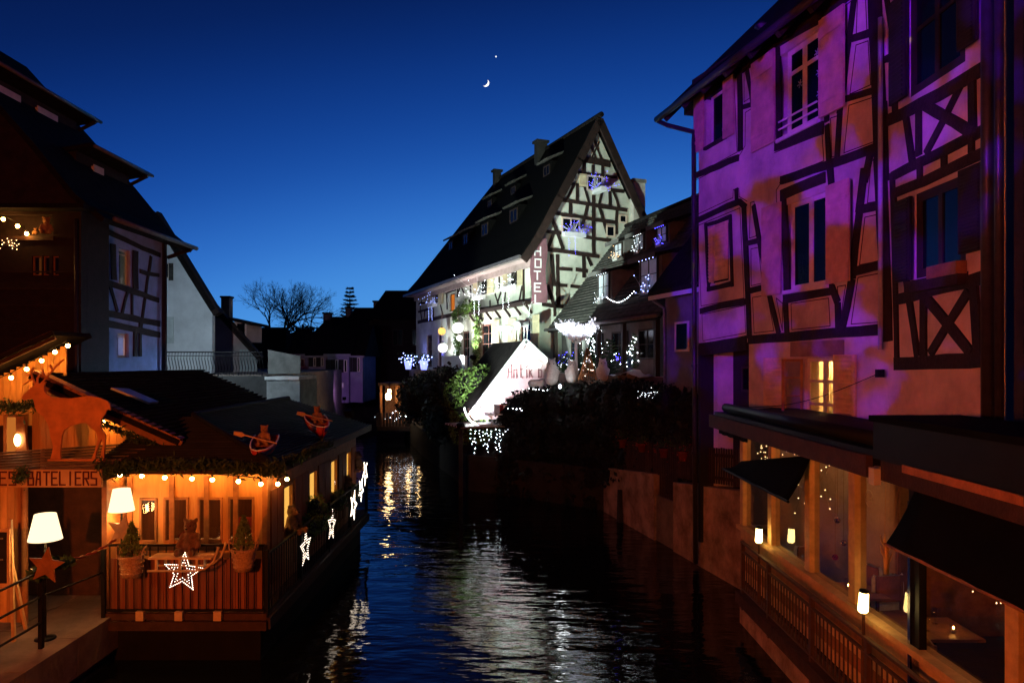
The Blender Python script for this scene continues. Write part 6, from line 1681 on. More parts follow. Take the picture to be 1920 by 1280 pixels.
sd = thing('wooden_sled', 'pale wooden sled hung on the deck railing, carrying the big teddy bear', 'sled', tuple(at(352, 1062, 11.02)))
u0, z0 = FSl.uv(292, 1040); u1x, z1 = FSl.uv(408, 1030)
for k in range(4): box('slat', sd, M_['wood_pale'], FSl, u0, u1x, -.24 + k * .085, -.24 + k * .085 + .06, z0 - .005, z0 + .02)
for yy in (-.22, .06):
    zb = FSl.uv(350, 1062)[1]
    pts = [FSl.w(u0 - .02, yy, zb), FSl.w(u1x - .25, yy, zb), FSl.w(u1x - .1, yy, zb + .03), FSl.w(u1x + .03, yy, zb + .14), FSl.w(u1x + .09, yy, zb + .30), FSl.w(u1x + .10, yy, zb + .36)]
    tube('runner', sd, M_['wood_pale'], pts, .018, 6)
    for x in (u0 + .12, (u0 + u1x) / 2, u1x - .22): box('strut', sd, M_['wood_pale'], FSl, x - .018, x + .018, yy - .015, yy + .015, zb, z0 - .006)
bear('big brown teddy bear sitting on the pale sled at the restaurant front', at(352, 1040, 10.98) + Vector((0, .1, 0)), .62, .0)
bl_ = ['brown teddy bear on the canal-side railing nearest the corner', 'brown teddy bear peering over the canal-side railing behind the shrub', 'brown teddy bear beside the far lit star on the railing', 'brown teddy bear at the far end of the deck railing']
for i, (px, py) in enumerate(((550, 1000), (603, 968), (653, 927), (672, 880))):
    y = 3.95 * F / (CX - px); bear(bl_[i], (-3.98, y, H - (py - HY) / F * y), .55 if i else .6, 1.3, 'fur_brown', grp='teddy bears along the canal-side railing')
    box('shelf', sr, M_['wood'], I4, -4.04, -3.88, y - .2, y + .2, H - (py - HY) / F * y - .04, H - (py - HY) / F * y - .005)
def star_pts(c, r0, r1, rot, fr, y):
    return [(c[0] + (r0 if k % 2 == 0 else r1) * math.sin(rot + k * PI / 5), c[1] + (r0 if k % 2 == 0 else r1) * math.cos(rot + k * PI / 5)) for k in range(10)]
def woodstar(lbl, c, r, d, rot):
    fr = front(d); q = fr.uv(*c); t = thing('wooden_star', lbl, 'star', tuple(fr.w(q[0], 0, q[1] - r)), 0, 'wooden stars on the quay rail')
    prism('board', t, M_['wood'], fr, star_pts(q, r, r * .45, rot, fr, 0), -.012, .012); return t
woodstar('wooden star tied to the quay rail post below the near table lamp', (87, 1060), .26, 9.85, .12)
woodstar('wooden star standing at the restaurant corner below the far table lamp', (230, 994), .26, 11.2, .2)
def ledstar(lbl, fr, c, r, rot, n=9, led='led_warm', br=.012, skew=True):
    t = thing('led_star', lbl, 'lit star', tuple(fr.w(c[0], 0, c[1] - r)), 0, 'LED stars on the restaurant railing')
    pts = []
    for k, f in enumerate((1, .62)):
        sp_ = star_pts(c, r * f, r * f * .45, rot, fr, 0)
        tube('wire_frame', t, M_['metal_black'], [fr.w(a, 0, b) for a, b in sp_ + sp_[:1]], .005, 5)
        for a, b in zip(sp_, sp_[1:] + sp_[:1]):
            m = n if k == 0 else max(3, n // 2)
            pts += [fr.w(a[0] + (b[0] - a[0]) * i / m, -.012, a[1] + (b[1] - a[1]) * i / m) for i in range(m)]
    kind(add('bulbs', bulbs_mesh(pts, br), E_[led], t), 'stuff'); return t
f_ = front(10.85); ledstar('large bright LED star hanging below the sled on the front railing', f_, f_.uv(344, 1072), .30, .1, 7, br=.0075)
f_ = side_left(-3.76)
sl_ = ['speckled LED star on the canal-side railing nearest the corner', 'LED star on the canal-side railing below the shrub', 'LED star on the railing beyond the third teddy bear', 'LED star on the far stretch of the railing', 'LED star at the very end of the canal-side railing']
for i, (px, py, r) in enumerate(((572, 1026, .33), (621, 984, .32), (662, 947, .36), (676, 917, .30), (684, 886, .32))):
    ledstar(sl_[i], f_, f_.uv(px, py), r, .2 * i, 5 if i < 2 else 8, 'led_dim' if i < 2 else 'led_warm', .0075 if i < 2 else .0085)
def basket(lbl, c, d, w_):
    p = at(*c, d); t = thing('wicker_basket', lbl, 'basket', tuple(p), 0, 'wicker baskets on the deck railing')
    lathe('weave', t, M_['wicker'], [(w_ * .36, 0), (w_ * .40, .08), (w_ * .44, .18), (w_ * .5, .30), (w_ * .53, .32), (w_ * .5, .34), (w_ * .44, .29)], 18, T(*p))
    for z in (.06, .14, .22, .30): tube('band', t, M_['wicker'], [p + Vector((math.cos(a) * (w_ * .38 + z * .4 * w_ / .4 * .42), math.sin(a) * (w_ * .38 + z * .4 * w_ / .4 * .42), z)) for a in [2 * PI * k / 20 for k in range(21)]], .012, 5)
    for sx in (-1, 1): tube('handle', t, M_['wicker'], [p + Vector((sx * w_ * (.50 + .1 * math.sin(a)), 0, .30 + .16 * math.sin(a))) + Vector((0, .08 * math.cos(a), 0)) for a in [PI * k / 8 for k in range(9)]], .012, 5)
    return p
def potfir(lbl, p, h, r, seed):
    t = thing('potted_conifer', lbl, 'conifer', tuple(p), 0, 'dwarf conifers in baskets'); rr0 = Vector(p)
    add('trunk', tube_mesh([[(rr0 - Vector((0, 0, .08)), .02), (rr0 + Vector((0, 0, h * .9)), .006)]], 5), M_['bark'], t)
    def fn(rr):
        k = rr.random() ** .8; z = h * k; ra = r * (1 - k) ** .75 * (.55 + .5 * rr.random()); a = rr.uniform(0, 2 * PI)
        ra *= 1 + .25 * math.sin(a * 3 + k * 9)
        return rr0 + Vector((math.cos(a) * ra, math.sin(a) * ra, z + rr.uniform(0, .04)))
    leaf_cloud('foliage', t, mat('dwarf_conifer_leaf', (.12, .17, .025), .6, .5, 12), fn, 1300, .06, seed, .35)
p = basket('wicker basket with a dwarf conifer at the left end of the deck railing', (247, 1080), 10.95, .36); potfir('dwarf conifer in the left wicker basket by the table lamp', p + Vector((0, 0, .30)), .5, .17, 1)
p = basket('wicker basket with a dwarf conifer near the right end of the front railing', (457, 1068), 10.95, .36); potfir('dwarf conifer in the right wicker basket on the front railing', p + Vector((0, 0, .30)), .5, .17, 2)
bush('shrub', 'leafy shrub growing over the canal-side railing between two teddy bears', 'shrub', [((-3.95, 14.3, 1.75), (.2, .45, .34)), ((-3.95, 13.9, 1.5), (.2, .35, .3)), ((-3.95, 14.8, 1.5), (.2, .4, .3))], 1500, M_['leaf_bright'], .06, 9)
bush('shrub', 'dark shrub at the far stretch of the canal-side railing', 'shrub', [((-3.95, 16.2, 1.6), (.18, .5, .25)), ((-3.9, 17.5, 1.5), (.2, .6, .3))], 900, M_['leaf'], .06, 10)

# boats with rowing bears, stuck out of the roof
def boat(lbl, blb, p, s_, rz, hull):
    t = thing('boat', lbl, 'boat', tuple(p), rz, 'small boats on the restaurant roof'); M = W[t] @ RX(.38) @ S(s_, s_, s_)
    st = 9; V, Fc = [], []
    for i in range(st):
        k = i / (st - 1); wdt = .34 * math.sin(PI * (.12 + .5 * (1 - k))) * (1 if k < .98 else .1); y = .55 - 1.2 * k; zk = -.24 + .10 * k ** 3; zt = .14 + .16 * k ** 2
        if i == st - 1: wdt = .012
        V += [(-wdt, y, zt), (-wdt * .75, y, (zt + zk) / 2), (0, y - .05 * k, zk), (wdt * .75, y, (zt + zk) / 2), (wdt, y, zt)]
    for i in range(st - 1):
        for j in range(4): a = i * 5 + j; Fc.append((a, a + 5, a + 6, a + 1))
    Fc.append((0, 1, 2, 3, 4))
    me = mesh('hull', V, Fc, True); ob = add('hull', me, M_[hull], t, M); ob.modifiers.new('t', 'SOLIDIFY').thickness = .025
    vs = [Vector(v) for v in V]
    for j, nm in ((0, 'gunwale'), (4, 'gunwale')): tube(nm, t, M_['white'], [M @ (vs[i * 5 + j] + Vector((0, 0, .01))) for i in range(st)], .022 * s_, 6)
    for sx in (-1, 1):
        Vs = []; 
        for i in range(4, st):
            a, b = vs[i * 5 + (0 if sx < 0 else 4)], vs[i * 5 + (1 if sx < 0 else 3)]
            Vs += [M @ (a + Vector((sx * .02, -.012, -.03))), M @ (a.lerp(b, .75) + Vector((sx * .02, -.012, 0)))]
        add('painted_stripe', mesh('painted_stripe', Vs, [(2 * i, 2 * i + 1, 2 * i + 3, 2 * i + 2) for i in range(len(Vs) // 2 - 1)]), M_['blue'] if sx > 0 else M_['white'], t)
    box('thwart', t, M_['wood'], M, -.26, .26, .05, .18, .06, .09)
    bear(blb, M @ Vector((0, .15, .06)), .62 * s_ / .62 * .62, rz, 'fur_tan', grp='bears rowing the roof boats')
    o = thing('paddle', lbl.split(' boat')[0] + ' boat paddle held across the rowing bear', 'paddle', tuple(M @ Vector((0, -.1, .35))), rz, 'paddles of the roof boats')
    rod('shaft', o, M_['wood_pale'], M @ Vector((-.45, -.08, .48)), M @ Vector((.4, -.16, .26)), .02 * s_, 8)
    prism('blade', o, M_['wood_pale'], M @ T(-.45, -.08, .48) @ RY(.25), [(-.26, -.05), (-.05, -.07), (.02, -.02), (.02, .02), (-.05, .07), (-.26, .05)], -.01, .01)
boat('red, white and blue painted boat with upturned bow at the roof corner', 'tan teddy bear rowing the red and blue boat on the roof', at(494, 842, 12.0), .62, .12, 'red')
boat('dark red and white boat farther back on the roof ridge', 'tan teddy bear rowing the boat farther back on the roof', at(596, 800, 14.8), .66, .5, 'red')

# quay: table lamps, rail, easel board
def tablelamp(lbl, top, bot, wt, wb, d, zb, lightw):
    t = thing('floor_lamp', lbl, 'lamp', tuple(at(bot[0], bot[1], d).xy) + (zb,), 0, 'lit shade lamps on the quay')
    a, b = at(*top, d), at(*bot, d); k = d / F
    lathe('lamp_shade', t, E_['shade'], [(wb / 2 * k, 0), (wt / 2 * k, a.z - b.z)], 24, T(b.x, b.y, b.z))
    rod('stem', t, M_['metal_black'], (b.x, b.y, zb), (b.x, b.y, b.z - .005), .016); lathe('foot', t, M_['metal_black'], [(.14, 0), (.14, .02), (.03, .04)], 16, T(b.x, b.y, zb))
    lamp('lamp_light', 'POINT', (b.x, b.y, b.z - .12), (1, .48, .15), lightw, t, .08)
tablelamp('white-shaded lamp nearest the left edge, behind the quay rail', (86, 963), (85, 1011), 36, 57, 10.4, .7, 26)
tablelamp('white-shaded lamp at the restaurant corner above the wooden star', (229, 916), (228, 957), 30, 45, 11.35, .8, 20)
qr = thing('quay_rail', 'dark metal rail with three bars along the quay edge', 'railing', (-6.5, 9.5, .7))
for (x, y) in ((-6.6, 10.05), (-6.5, 7.4), (-6.35, 11.15)): box('post', qr, M_['metal_black'], I4, x - .028, x + .028, y - .028, y + .028, .7, 1.8)
for z in (1.78, 1.43, 1.07): rod('rail', qr, M_['metal_black'], (-6.5, 7.4, z), (-6.6, 10.05, z), .018)
rod('rail', qr, M_['metal_black'], (-6.6, 10.05, 1.43), (-6.35, 11.15, 1.45), .014)
rp_ = thing('rope', 'red and pale twisted rope slung from the quay post to the wooden star', 'rope', (-6.5, 10.5, 1.8))
a, b = at(88, 1052, 9.95), at(218, 1010, 11.2)
pp_ = [a.lerp(b, i / 24) - Vector((0, 0, .10 * math.sin(PI * i / 24))) for i in range(25)]
for s2 in range(2): tube('strand', rp_, M_['rope'] if s2 else M_['cloth_red'], [p + Vector((0, math.cos(i * 1.5 + s2 * PI) * .014, math.sin(i * 1.5 + s2 * PI) * .014)) for i, p in enumerate(pp_)], .014, 6)
bush('fir_sprig', 'frosted fir sprig tied behind the near wooden star', 'fir sprig', [((at(110, 1055, 10.1))[:], (.2, .12, .06)), ((at(75, 1075, 10.0))[:], (.14, .1, .1))], 260, M_['fir'], .11, 12)
es = thing('easel_board', 'pine easel with a chalk menu board at the left edge', 'menu board', (-7.4, 10.3, .7))
FEs = front(10.3)
a, b = FEs.uv(-18, 1165), FEs.uv(26, 978)
beam('leg', es, M_['wood_pale'], FEs, (a[0], .7), (a[0] + .08, 2.4), .045, -.02, .02); beam('leg', es, M_['wood_pale'], FEs, (b[0], .7), (b[0] - .05, 2.45), .045, -.02, .02)
bar('leg', es, M_['wood_pale'], FEs.w((a[0] + b[0]) / 2, .5, .7), FEs.w((a[0] + b[0]) / 2, .05, 2.3), .04, .04)
box('board', es, M_['chalk'], FEs, a[0] - .05, b[0] - .07, -.05, -.022, 1.55, 2.28); box('frame', es, M_['wood_pale'], FEs, a[0] - .09, b[0] - .03, -.045, -.028, 1.5, 2.33)
for k in range(6): box('chalk_line', es, mat('chalk_marks', (.3, .29, .26), .9, .3, 30), FEs, b[0] - .38 + .03 * (k % 2), b[0] - .12 - .05 * (k % 3), -.0535, -.0505, 2.18 - k * .1, 2.2 - k * .1)

# ------------------------------------------------------------------ left bank houses
XL = -11.0
FL = side_left(XL)
lh = thing('slate_house', 'half-timbered bluish house with dormers and two cold-lit windows on the left bank', 'house', (XL, 20, .7), FL.a)
YN, YX = 18.35, 22.7
lw = []
for (xl, yt, yb, xr) in ((455, 790, 960, 488), (528, 815, 985, 580), (440, 1185, 1285, 487), (523, 1195, 1305, 573)):
    a = FL.uv(*L4(xl, yt)); b = FL.uv(*L4(xl, yb)); c = FL.uv(*L4(xr, yt)); lw.append((a[0], c[0], b[1], a[1]))
wall_holes('wall', lh, M_['plaster_blue'], FL, YN, YX, .7, 8.55, lw, .3)
for k, q in enumerate(lw):
    window(lh, FL, *q, 'frame_white', 'glass', fw=.07, y=.08, cols=1, rows=(.85,))
    box('room_glow', lh, MATS['cool_lit_room'] if k > 1 else MATS['dim_yellow_room'], FL, q[0] - .1, q[1] + .1, .45, .46, q[2] - .2, q[3] + .2)
box('gable_end', lh, M_['plaster_blue'], FL, YX - .3, YX - .002, .31, 7, .7, 8.5)
def tL(f, pts, wd=.13):
    q = [FL.uv(*f(*p)) for p in pts]
    for a, b in zip(q, q[1:]): wbeam('timber', lh, tm, FL, a, b, wd, -.03, .02, .02)
for pts, wd in [([(455, 735), (710, 850)], .14), ([(670, 855), (625, 1180)], .12), ([(620, 920), (705, 940)], .12), ([(455, 965), (705, 1050)], .16), ([(485, 980), (520, 1100)], .12), ([(570, 1000), (540, 1110)], .12),
                ([(470, 980), (470, 1090)], .10), ([(585, 1010), (585, 1115)], .10), ([(455, 1105), (710, 1155)], .18), ([(450, 1150), (710, 1205)], .18), ([(600, 830), (602, 1000)], .3), ([(622, 1150), (622, 1300)], .14), ([(600, 1180), (600, 1300)], .2), ([(500, 800), (505, 960)], .25)]: tL(L4, pts, wd)
box('corner_post', lh, tm, FL, YX - .16, YX + .03, -.06, .02, .7, 8.5)
lathe('drainpipe', lh, M_['pipe'], [(.055, .7), (.055, 8.2)], 8, FL.M @ T(YX - .25, -.12, 0))
# roof with eaves, rising away from the canal (profile in depth y, z)
prf = [(-.75, 8.35), (0, 8.95), (1.1, 10.3), (2.8, 12.2), (4.6, 14.2)]
V = [];
for yy, zz in prf: V += [(YN - .3, yy, zz), (YX + .35, yy, zz)]
V += [(YN - .3, 9.2, 9), (YX + .35, 9.2, 9)]
ob = add('roof', mesh('roof', V, [(2 * i, 2 * i + 1, 2 * i + 3, 2 * i + 2) for i in range(5)]), M_['tile'], lh, FL.M); ob.modifiers.new('t', 'SOLIDIFY').thickness = .14
V = [(YX, y_, z_ - .15) for y_, z_ in prf[1:]] + [(YX, 8.8, 9), (YX, 7, .7), (YX, .3, .7)]
add('gable_wall', mesh('gable_wall', V, [tuple(range(len(V)))]), M_['plaster_blue'], lh, FL.M).modifiers.new('t', 'SOLIDIFY').thickness = .1
V = [(YN, y_, z_ - .15) for y_, z_ in prf[1:]] + [(YN, 8.8, 9), (YN, 8.8, .7), (YN, .0, .7)]
add('near_gable', mesh('near_gable', V, [tuple(range(len(V)))]), M_['timber'], lh, FL.M).modifiers.new('t', 'SOLIDIFY').thickness = .1
tube('gutter', lh, M_['gutter'], [FL.w(YN, -.83, 8.38), FL.w(YX + .4, -.83, 8.38)], .07, 8)
bar('eaves_bracket', lh, tm, FL.w(YX + .15, -.75, 8.3), FL.w(YX + .15, -.02, 8.05), .10, .10)
for (yy, y0, y1, ze, wins) in [(1.1, 19.9, 22.65, 10.65, ((20.6, 21.1),)), (2.55, 18.2, 22.3, 12.25, ((18.75, 19.65), (20.35, 21.25)))]:
    zb = ze - 1.55
    D = box('dormer', lh, M_['timber'], FL, y0, y1, yy, yy + 1.6, zb, ze)
    box('dormer_roof', D, M_['tile'], FL.M @ T(0, yy - .55, ze + .02) @ RX(-.16), y0 - .15, y1 + .3, 0, 2.8, 0, .10)
    tube('dormer_gutter', D, M_['gutter'], [FL.w(y0 - .15, yy - .6, ze + .02), FL.w(y1 + .3, yy - .6, ze + .02)], .05, 6)
    bar('dormer_bracket', D, tm, FL.w(y1 + .15, yy - .5, ze - .02), FL.w(y1 + .15, yy + .02, ze - .28), .08, .08)
    for a, b in wins:
        me, pn = frame_mesh(a, b, zb + .35, ze - .3, .07, yy - .06, yy - .01, 2)
        add('dormer_window', me, M_['frame_white'], D, FL.M)
        for p in pn: box('pane', D, M_['glass_dark'], FL, p[0], p[1], yy - .04, yy - .03, p[2], p[3])
        box('blind_box', D, M_['frame_white'], FL, a, b, yy - .09, yy - .061, ze - .45, ze - .25)
# projecting timber wing with shelf of lights
FL0 = front(18.0)
wg_ = thing('timber_wing', 'dark brown timber wing with a lit bear shelf, at the left edge', 'house wing', (-12, 18, .7))
x0 = -13.6; x1 = FL0.uv(152, 500)[0]
so = rect_px(FL0, (-20, 402), (100, 441)); w_a = rect_px(FL0, (60, 480), (78, 516)); w_b = rect_px(FL0, (80, 480), (92, 516)); w_c = rect_px(FL0, (98, 480), (110, 516))
wall_holes('wall', wg_, mat('tarred_board', (.022, .011, .008), .8, .4, 5, bump=.4), FL0, x0, x1, .7, 8.5, [so, w_a, w_b, w_c], .25)
for q in (w_a, w_b, w_c):
    window(wg_, FL0, *q, 'wood', 'glass', fw=.03, y=.05, cols=1); box('room_glow', wg_, emis('faint_orange_room', (1, .25, .04), .10), FL0, q[0] - .02, q[1] + .02, .3, .31, q[2] - .02, q[3] + .02)
box('side_wall', wg_, M_['timber'], I4, x1 - .25, x1 - .002, 18.26, 19.25, .7, 8.5)
box('roof', wg_, M_['tile'], I4, x0, x1 + .3, 17.6, 19.3, 8.505, 8.62)
box('shelf_back', wg_, M_['wood'], FL0, so[0], so[1], .8, .85, so[2] - .2, so[3] + .2); box('shelf_floor', wg_, M_['wood'], FL0, so[0], so[1], .25, .8, so[2] - .06, so[2] - .004)
box('balcony_rail', wg_, M_['wood_dark'], FL0, so[0], so[1] + .05, -.08, -.003, so[2] - .14, so[2] - .03)
lathe('drainpipe', wg_, M_['pipe'], [(.05, .7), (.05, 8.3)], 8, T(x1 - .08, 17.93, 0))
for k in range(9): box('plank_joint', wg_, M_['timber'], FL0, x0, x1, -.03, -.002, 3.6 + k * .42, 3.64 + k * .42)
bulbstring('three warm bulbs strung along the bear shelf of the timber wing', [at(x, y, 17.85) for x, y in ((6, 411), (33, 424), (50, 438))], True, r=.045)
bear('orange-lit teddy bear standing at the right end of the shelf', at(87, 440, 18.1), .52, .5, 'fur_tan'); bear('small teddy bear lying beside the orange-lit one on the shelf', at(66, 440, 18.15), .2, .3, 'fur_tan')
fairy('dim warm fairy lights hanging below the bear shelf', *at(12, 458, 17.8), .35, .05, .14, 22, E_['led_gold'], .014)

# white gable house, pinkish house behind, terrace rail and stone pier
FWg = front(33.0)
wh = thing('white_gable_house', 'plain white gable house with a small shuttered window behind the terrace rail', 'house', (-15, 33, 4.2))
P = [FWg.uv(*p) for p in ((290, 705), (398, 705), (398, 584), (330, 470), (312, 440), (255, 440))]
prism('gable_wall', wh, M_['plaster_white'], FWg, [(P[0][0], 4.22), (P[1][0], 4.22), P[2], P[3], P[4], (P[5][0], P[4][1])], 0, .3)
for a, b in ((FWg.uv(300, 405), FWg.uv(335, 462)), (FWg.uv(335, 462), FWg.uv(412, 588))):
    beam('barge_board', wh, tm, FWg, a, b, .30, -.45, -.02, .06)
Vr = [FWg.w(*(FWg.uv(300, 400)[0], -.5, FWg.uv(300, 400)[1])), FWg.w(FWg.uv(412, 580)[0], -.5, FWg.uv(412, 580)[1]), FWg.w(FWg.uv(412, 580)[0] - 2.5, 5, FWg.uv(412, 580)[1]), FWg.w(FWg.uv(300, 400)[0] - 2.5, 5, FWg.uv(300, 400)[1])]
add('roof', mesh('roof', Vr, [(0, 1, 2, 3)]), M_['tile'], wh).modifiers.new('t', 'SOLIDIFY').thickness = .2
q = rect_px(FWg, (311, 493), (318, 522)); window(wh, Frame(0, 32.95, 1, 0), *q, 'frame_white', fw=.05, y=0, cols=1)
q = rect_px(FWg, (318, 494), (326, 526)); shutter(wh, 'tile_grey', FWg, *q, -.1, -.05)
q = rect_px(FWg, (311, 594), (326, 643)); shutter(wh, mat('pale_grey_shutter', (.5, .54, .52), .7, .2, 4), FWg, *q, -.08, -.03, 0)
FPk = front(38.0)
pk = thing('pinkish_house', 'dull pinkish house with a chimney and dormer behind the white gable', 'house', (-15, 38, 4.2))
Pp = [FPk.uv(*p) for p in ((380, 560), (412, 590), (455, 636), (478, 668), (478, 705), (380, 705))]
prism('gable_wall', pk, M_['plaster_pink'], FPk, [Pp[0], Pp[1], Pp[2], Pp[3], (Pp[4][0], 4.22), (Pp[5][0], 4.22)], 0, .3)
beam('barge_board', pk, tm, FPk, FPk.uv(405, 575), FPk.uv(492, 672), .3, -.4, -.02)
Vr = [FPk.w(FPk.uv(395, 562)[0], -.4, FPk.uv(395, 562)[1]), FPk.w(FPk.uv(495, 668)[0], -.4, FPk.uv(495, 668)[1]), FPk.w(FPk.uv(495, 668)[0] - 2.3, 6, FPk.uv(495, 668)[1]), FPk.w(FPk.uv(395, 562)[0] - 2.3, 6, FPk.uv(395, 562)[1])]
add('roof', mesh('roof', Vr, [(0, 1, 2, 3)]), M_['tile'], pk).modifiers.new('t', 'SOLIDIFY').thickness = .15
q = rect_px(FPk, (400, 555), (416, 590)); box('chimney', pk, M_['brick_chim'], FPk, q[0], q[1], 1, 1.5, q[2] - 1.5, q[3]); box('chimney_cap', pk, M_['stone_dark'], FPk, q[0] - .05, q[1] + .05, .95, 1.55, q[3] + .002, q[3] + .1)
q = rect_px(FPk, (418, 592), (460, 640)); D = box('dormer', pk, M_['plaster_pink'], FPk, q[0], q[1], .2, 2.5, q[2], q[3] - .3)
box('dormer_roof', D, M_['tile'], FPk.M @ T(q[0], 0, q[3] + .2) @ RY(.22), -.3, q[1] - q[0] + .5, -.3, 2.8, -.35, -.22)
box('dormer_window', D, M_['glass_dark'], FPk, q[1] - .5, q[1] - .1, .15, .198, q[2] + .1, q[3] - .4)
q = rect_px(FPk, (450, 655), (482, 700)); 
for k in range(6): box('louvre_door', pk, MATS['pale_grey_shutter'], FPk, q[0] + k * .16, q[0] + k * .16 + .12, -.05, -.01, 4.24, q[3])
tr = thing('terrace_railing', 'thin black railing with wavy bars on the terrace before the white gable', 'railing', (-12, 28.1, 4.22))
FT = front(28.1)
ta, tb_ = FT.uv(306, 660), FT.uv(492, 662)
n = 34
for i in range(n):
    x = ta[0] + (tb_[0] - ta[0]) * i / (n - 1)
    tube('bar', tr, M_['metal_black'], [FT.w(x, 0, 4.22), FT.w(x + .05, 0, 4.5), FT.w(x - .02, 0, 4.85), FT.w(x, 0, ta[1])], .014, 5)
rod('top_rail', tr, M_['metal_black'], FT.w(ta[0], 0, ta[1]), FT.w(tb_[0], 0, ta[1]), .025); rod('lower_rail', tr, M_['metal_black'], FT.w(ta[0], 0, ta[1] - .14), FT.w(tb_[0], 0, ta[1] - .14), .014)
sp_ = thing('stone_pier', 'grey stone pier with a pale coping at the corner of the terrace', 'pier', (-8.9, 27.9, .6))
FT2 = front(27.6)
q = rect_px(FT2, (500, 712), (562, 860)); box('block', sp_, M_['stone_grey'], FT2, q[0], q[1], 0, 2.4, .3, q[3]); box('coping', sp_, mat('pale_coping', (.45, .44, .42), .9, .3, 3), FT2, q[0] - .06, q[1] - .02, -.06, 2.4, q[3] + .002, q[3] + .13)
box('retaining_wall', sp_, M_['stone_dark'], FT2, -20, q[0] - .01, .1, .28, .6, 4.20)
q2 = rect_px(FT2, (494, 655), (556, 708)); prism('screen', sp_, mat('grey_screen_panel', (.09, .10, .09), .6, .4, 2), FT2, [(q2[0], q2[2] + .14), (q2[1], q2[2] + .14), (q2[1], q2[3] - .25), (q2[0], q2[3])], .5, .56)
cluster('tiny blue lights on the corner of the stone pier', Vector(at(566, 768, 27.4)), (.06, .05, .22), 8, 'blue_pale', 11, .03)

# ------------------------------------------------------------------ the far end of the canal: rows of houses, dark roofs, bare trees
def farhouse(lbl, x0, x1, yt, yb, d, zr, m, wins, roofm='tile', ridge=None):
    fr = front(d); a = fr.uv(x0, yt); b = fr.uv(x1, yb)
    t = thing('row_house', lbl, 'house', tuple(fr.w((a[0] + b[0]) / 2, 0, 2.2)), 0, 'houses at the far end of the canal')
    box('wall', t, m, fr, a[0], b[0], 0, 5, 1.8, a[1])
    V = [fr.w(a[0] - .2, -.3, a[1]), fr.w(b[0] + .2, -.3, a[1]), fr.w(b[0] + .2, 3, zr), fr.w(a[0] - .2, 3, zr), fr.w(b[0] + .2, 6, a[1]), fr.w(a[0] - .2, 6, a[1])]
    add('roof', mesh('roof', V, [(0, 1, 2, 3), (3, 2, 4, 5), (0, 3, 5), (1, 4, 2)]), M_[roofm], t)
    box('eaves', t, mat('pale_eaves_board', (.34, .30, .34), .8, .2, 3), fr, a[0] - .2, b[0] + .2, -.34, -.305, a[1] - .12, a[1] + .02)
    for (px, py, pw, ph, lit) in wins:
        q = rect_px(fr, (px, py), (px + pw, py + ph)); o = window(t, Frame(0, d - .06, 1, 0), *q, 'frame_white', lit or 'glass_dark', fw=.06, y=0, cols=2 if pw > 6 else 1)
        if not lit: box('shutter', t, M_['shutter_dark'], fr, q[0] - .35, q[0] - .02, -.09, -.04, q[2], q[3])
    return t
lv = mat('lilac_render', (.34, .26, .38), .9, .25, 1.2)
vw = emis('lilac_lit_window', (.65, .45, 1), .6)
farhouse('lilac far row house nearest the grey pier', 540, 577, 664, 735, 54, 7.2, lv, [(562, 672, 9, 16, None)])
farhouse('lilac far row house with lit ground-floor windows, second from the pier', 578, 612, 667, 735, 53, 7.4, lv, [(588, 670, 5, 17, None), (602, 670, 5, 17, None), (585, 712, 4, 15, vw), (592, 712, 4, 14, vw), (600, 712, 3, 12, vw), (607, 712, 3, 12, vw)])
farhouse('lilac far row house with two bright small windows', 614, 654, 664, 735, 52, 7.3, lv, [(620, 674, 5, 24, None), (629, 674, 5, 24, None), (645, 674, 6, 24, None), (622, 718, 4, 9, vw), (641, 717, 4, 10, vw)])
farhouse('dim lilac far house with tall shutters at the end of the row', 656, 680, 667, 735, 52.5, 7.6, lv, [(661, 670, 5, 27, None), (670, 670, 5, 27, None)])
def darkhouse(lbl, x0, x1, ye, yr, d, chim=()):
    fr = front(d); a = fr.uv(x0, ye); b = fr.uv(x1, ye); zr = fr.uv(x0, yr)[1]
    t = thing('dark_house', lbl, 'house', tuple(fr.w((a[0] + b[0]) / 2, 0, 2.2)), 0, 'dark houses on the skyline')
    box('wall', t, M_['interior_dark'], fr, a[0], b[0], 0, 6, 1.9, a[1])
    w3 = (b[0] - a[0]) * .18
    V = [fr.w(a[0] - .3, -.4, a[1]), fr.w(b[0] + .3, -.4, a[1]), fr.w(b[0] - w3, 3, zr), fr.w(a[0] + w3, 3, zr), fr.w(b[0] + .3, 6.4, a[1]), fr.w(a[0] - .3, 6.4, a[1])]
    add('roof', mesh('roof', V, [(0, 1, 2, 3), (3, 2, 4, 5), (0, 3, 5), (1, 4, 2)]), M_['tile'], t)
    for (px, py, pw) in chim:
        q = rect_px(fr, (px, py), (px + pw, ye)); c = box('chimney', t, M_['brick_chim'], fr, q[0], q[1], 2.4, 3.2, q[2], q[3]); box('chimney_cap', c, M_['stone_dark'], fr, q[0] - .08, q[1] + .08, 2.3, 3.3, q[3] + .002, q[3] + .14)
    for k in range(3):
        xx = a[0] + (b[0] - a[0]) * (k + .5) / 3; window(t, Frame(0, d - .07, 1, 0), xx - .45, xx + .45, a[1] - 2.2, a[1] - .8, 'frame_dark', fw=.06, y=0)
darkhouse('dark broad-roofed house on the skyline next to the hotel', 692, 800, 600, 538, 62, ((690, 562, 12),))
darkhouse('dark house with a tall chimney on the skyline below the conifer', 640, 720, 622, 572, 68, ((637, 574, 10),))
darkhouse('low dark house on the skyline with a broad chimney, left of the conifer', 590, 650, 630, 590, 66, ((593, 585, 14),))
darkhouse('long low dark house behind the lilac row', 520, 620, 662, 625, 72)
darkhouse('dark house rising behind the pinkish house', 455, 530, 672, 610, 60)
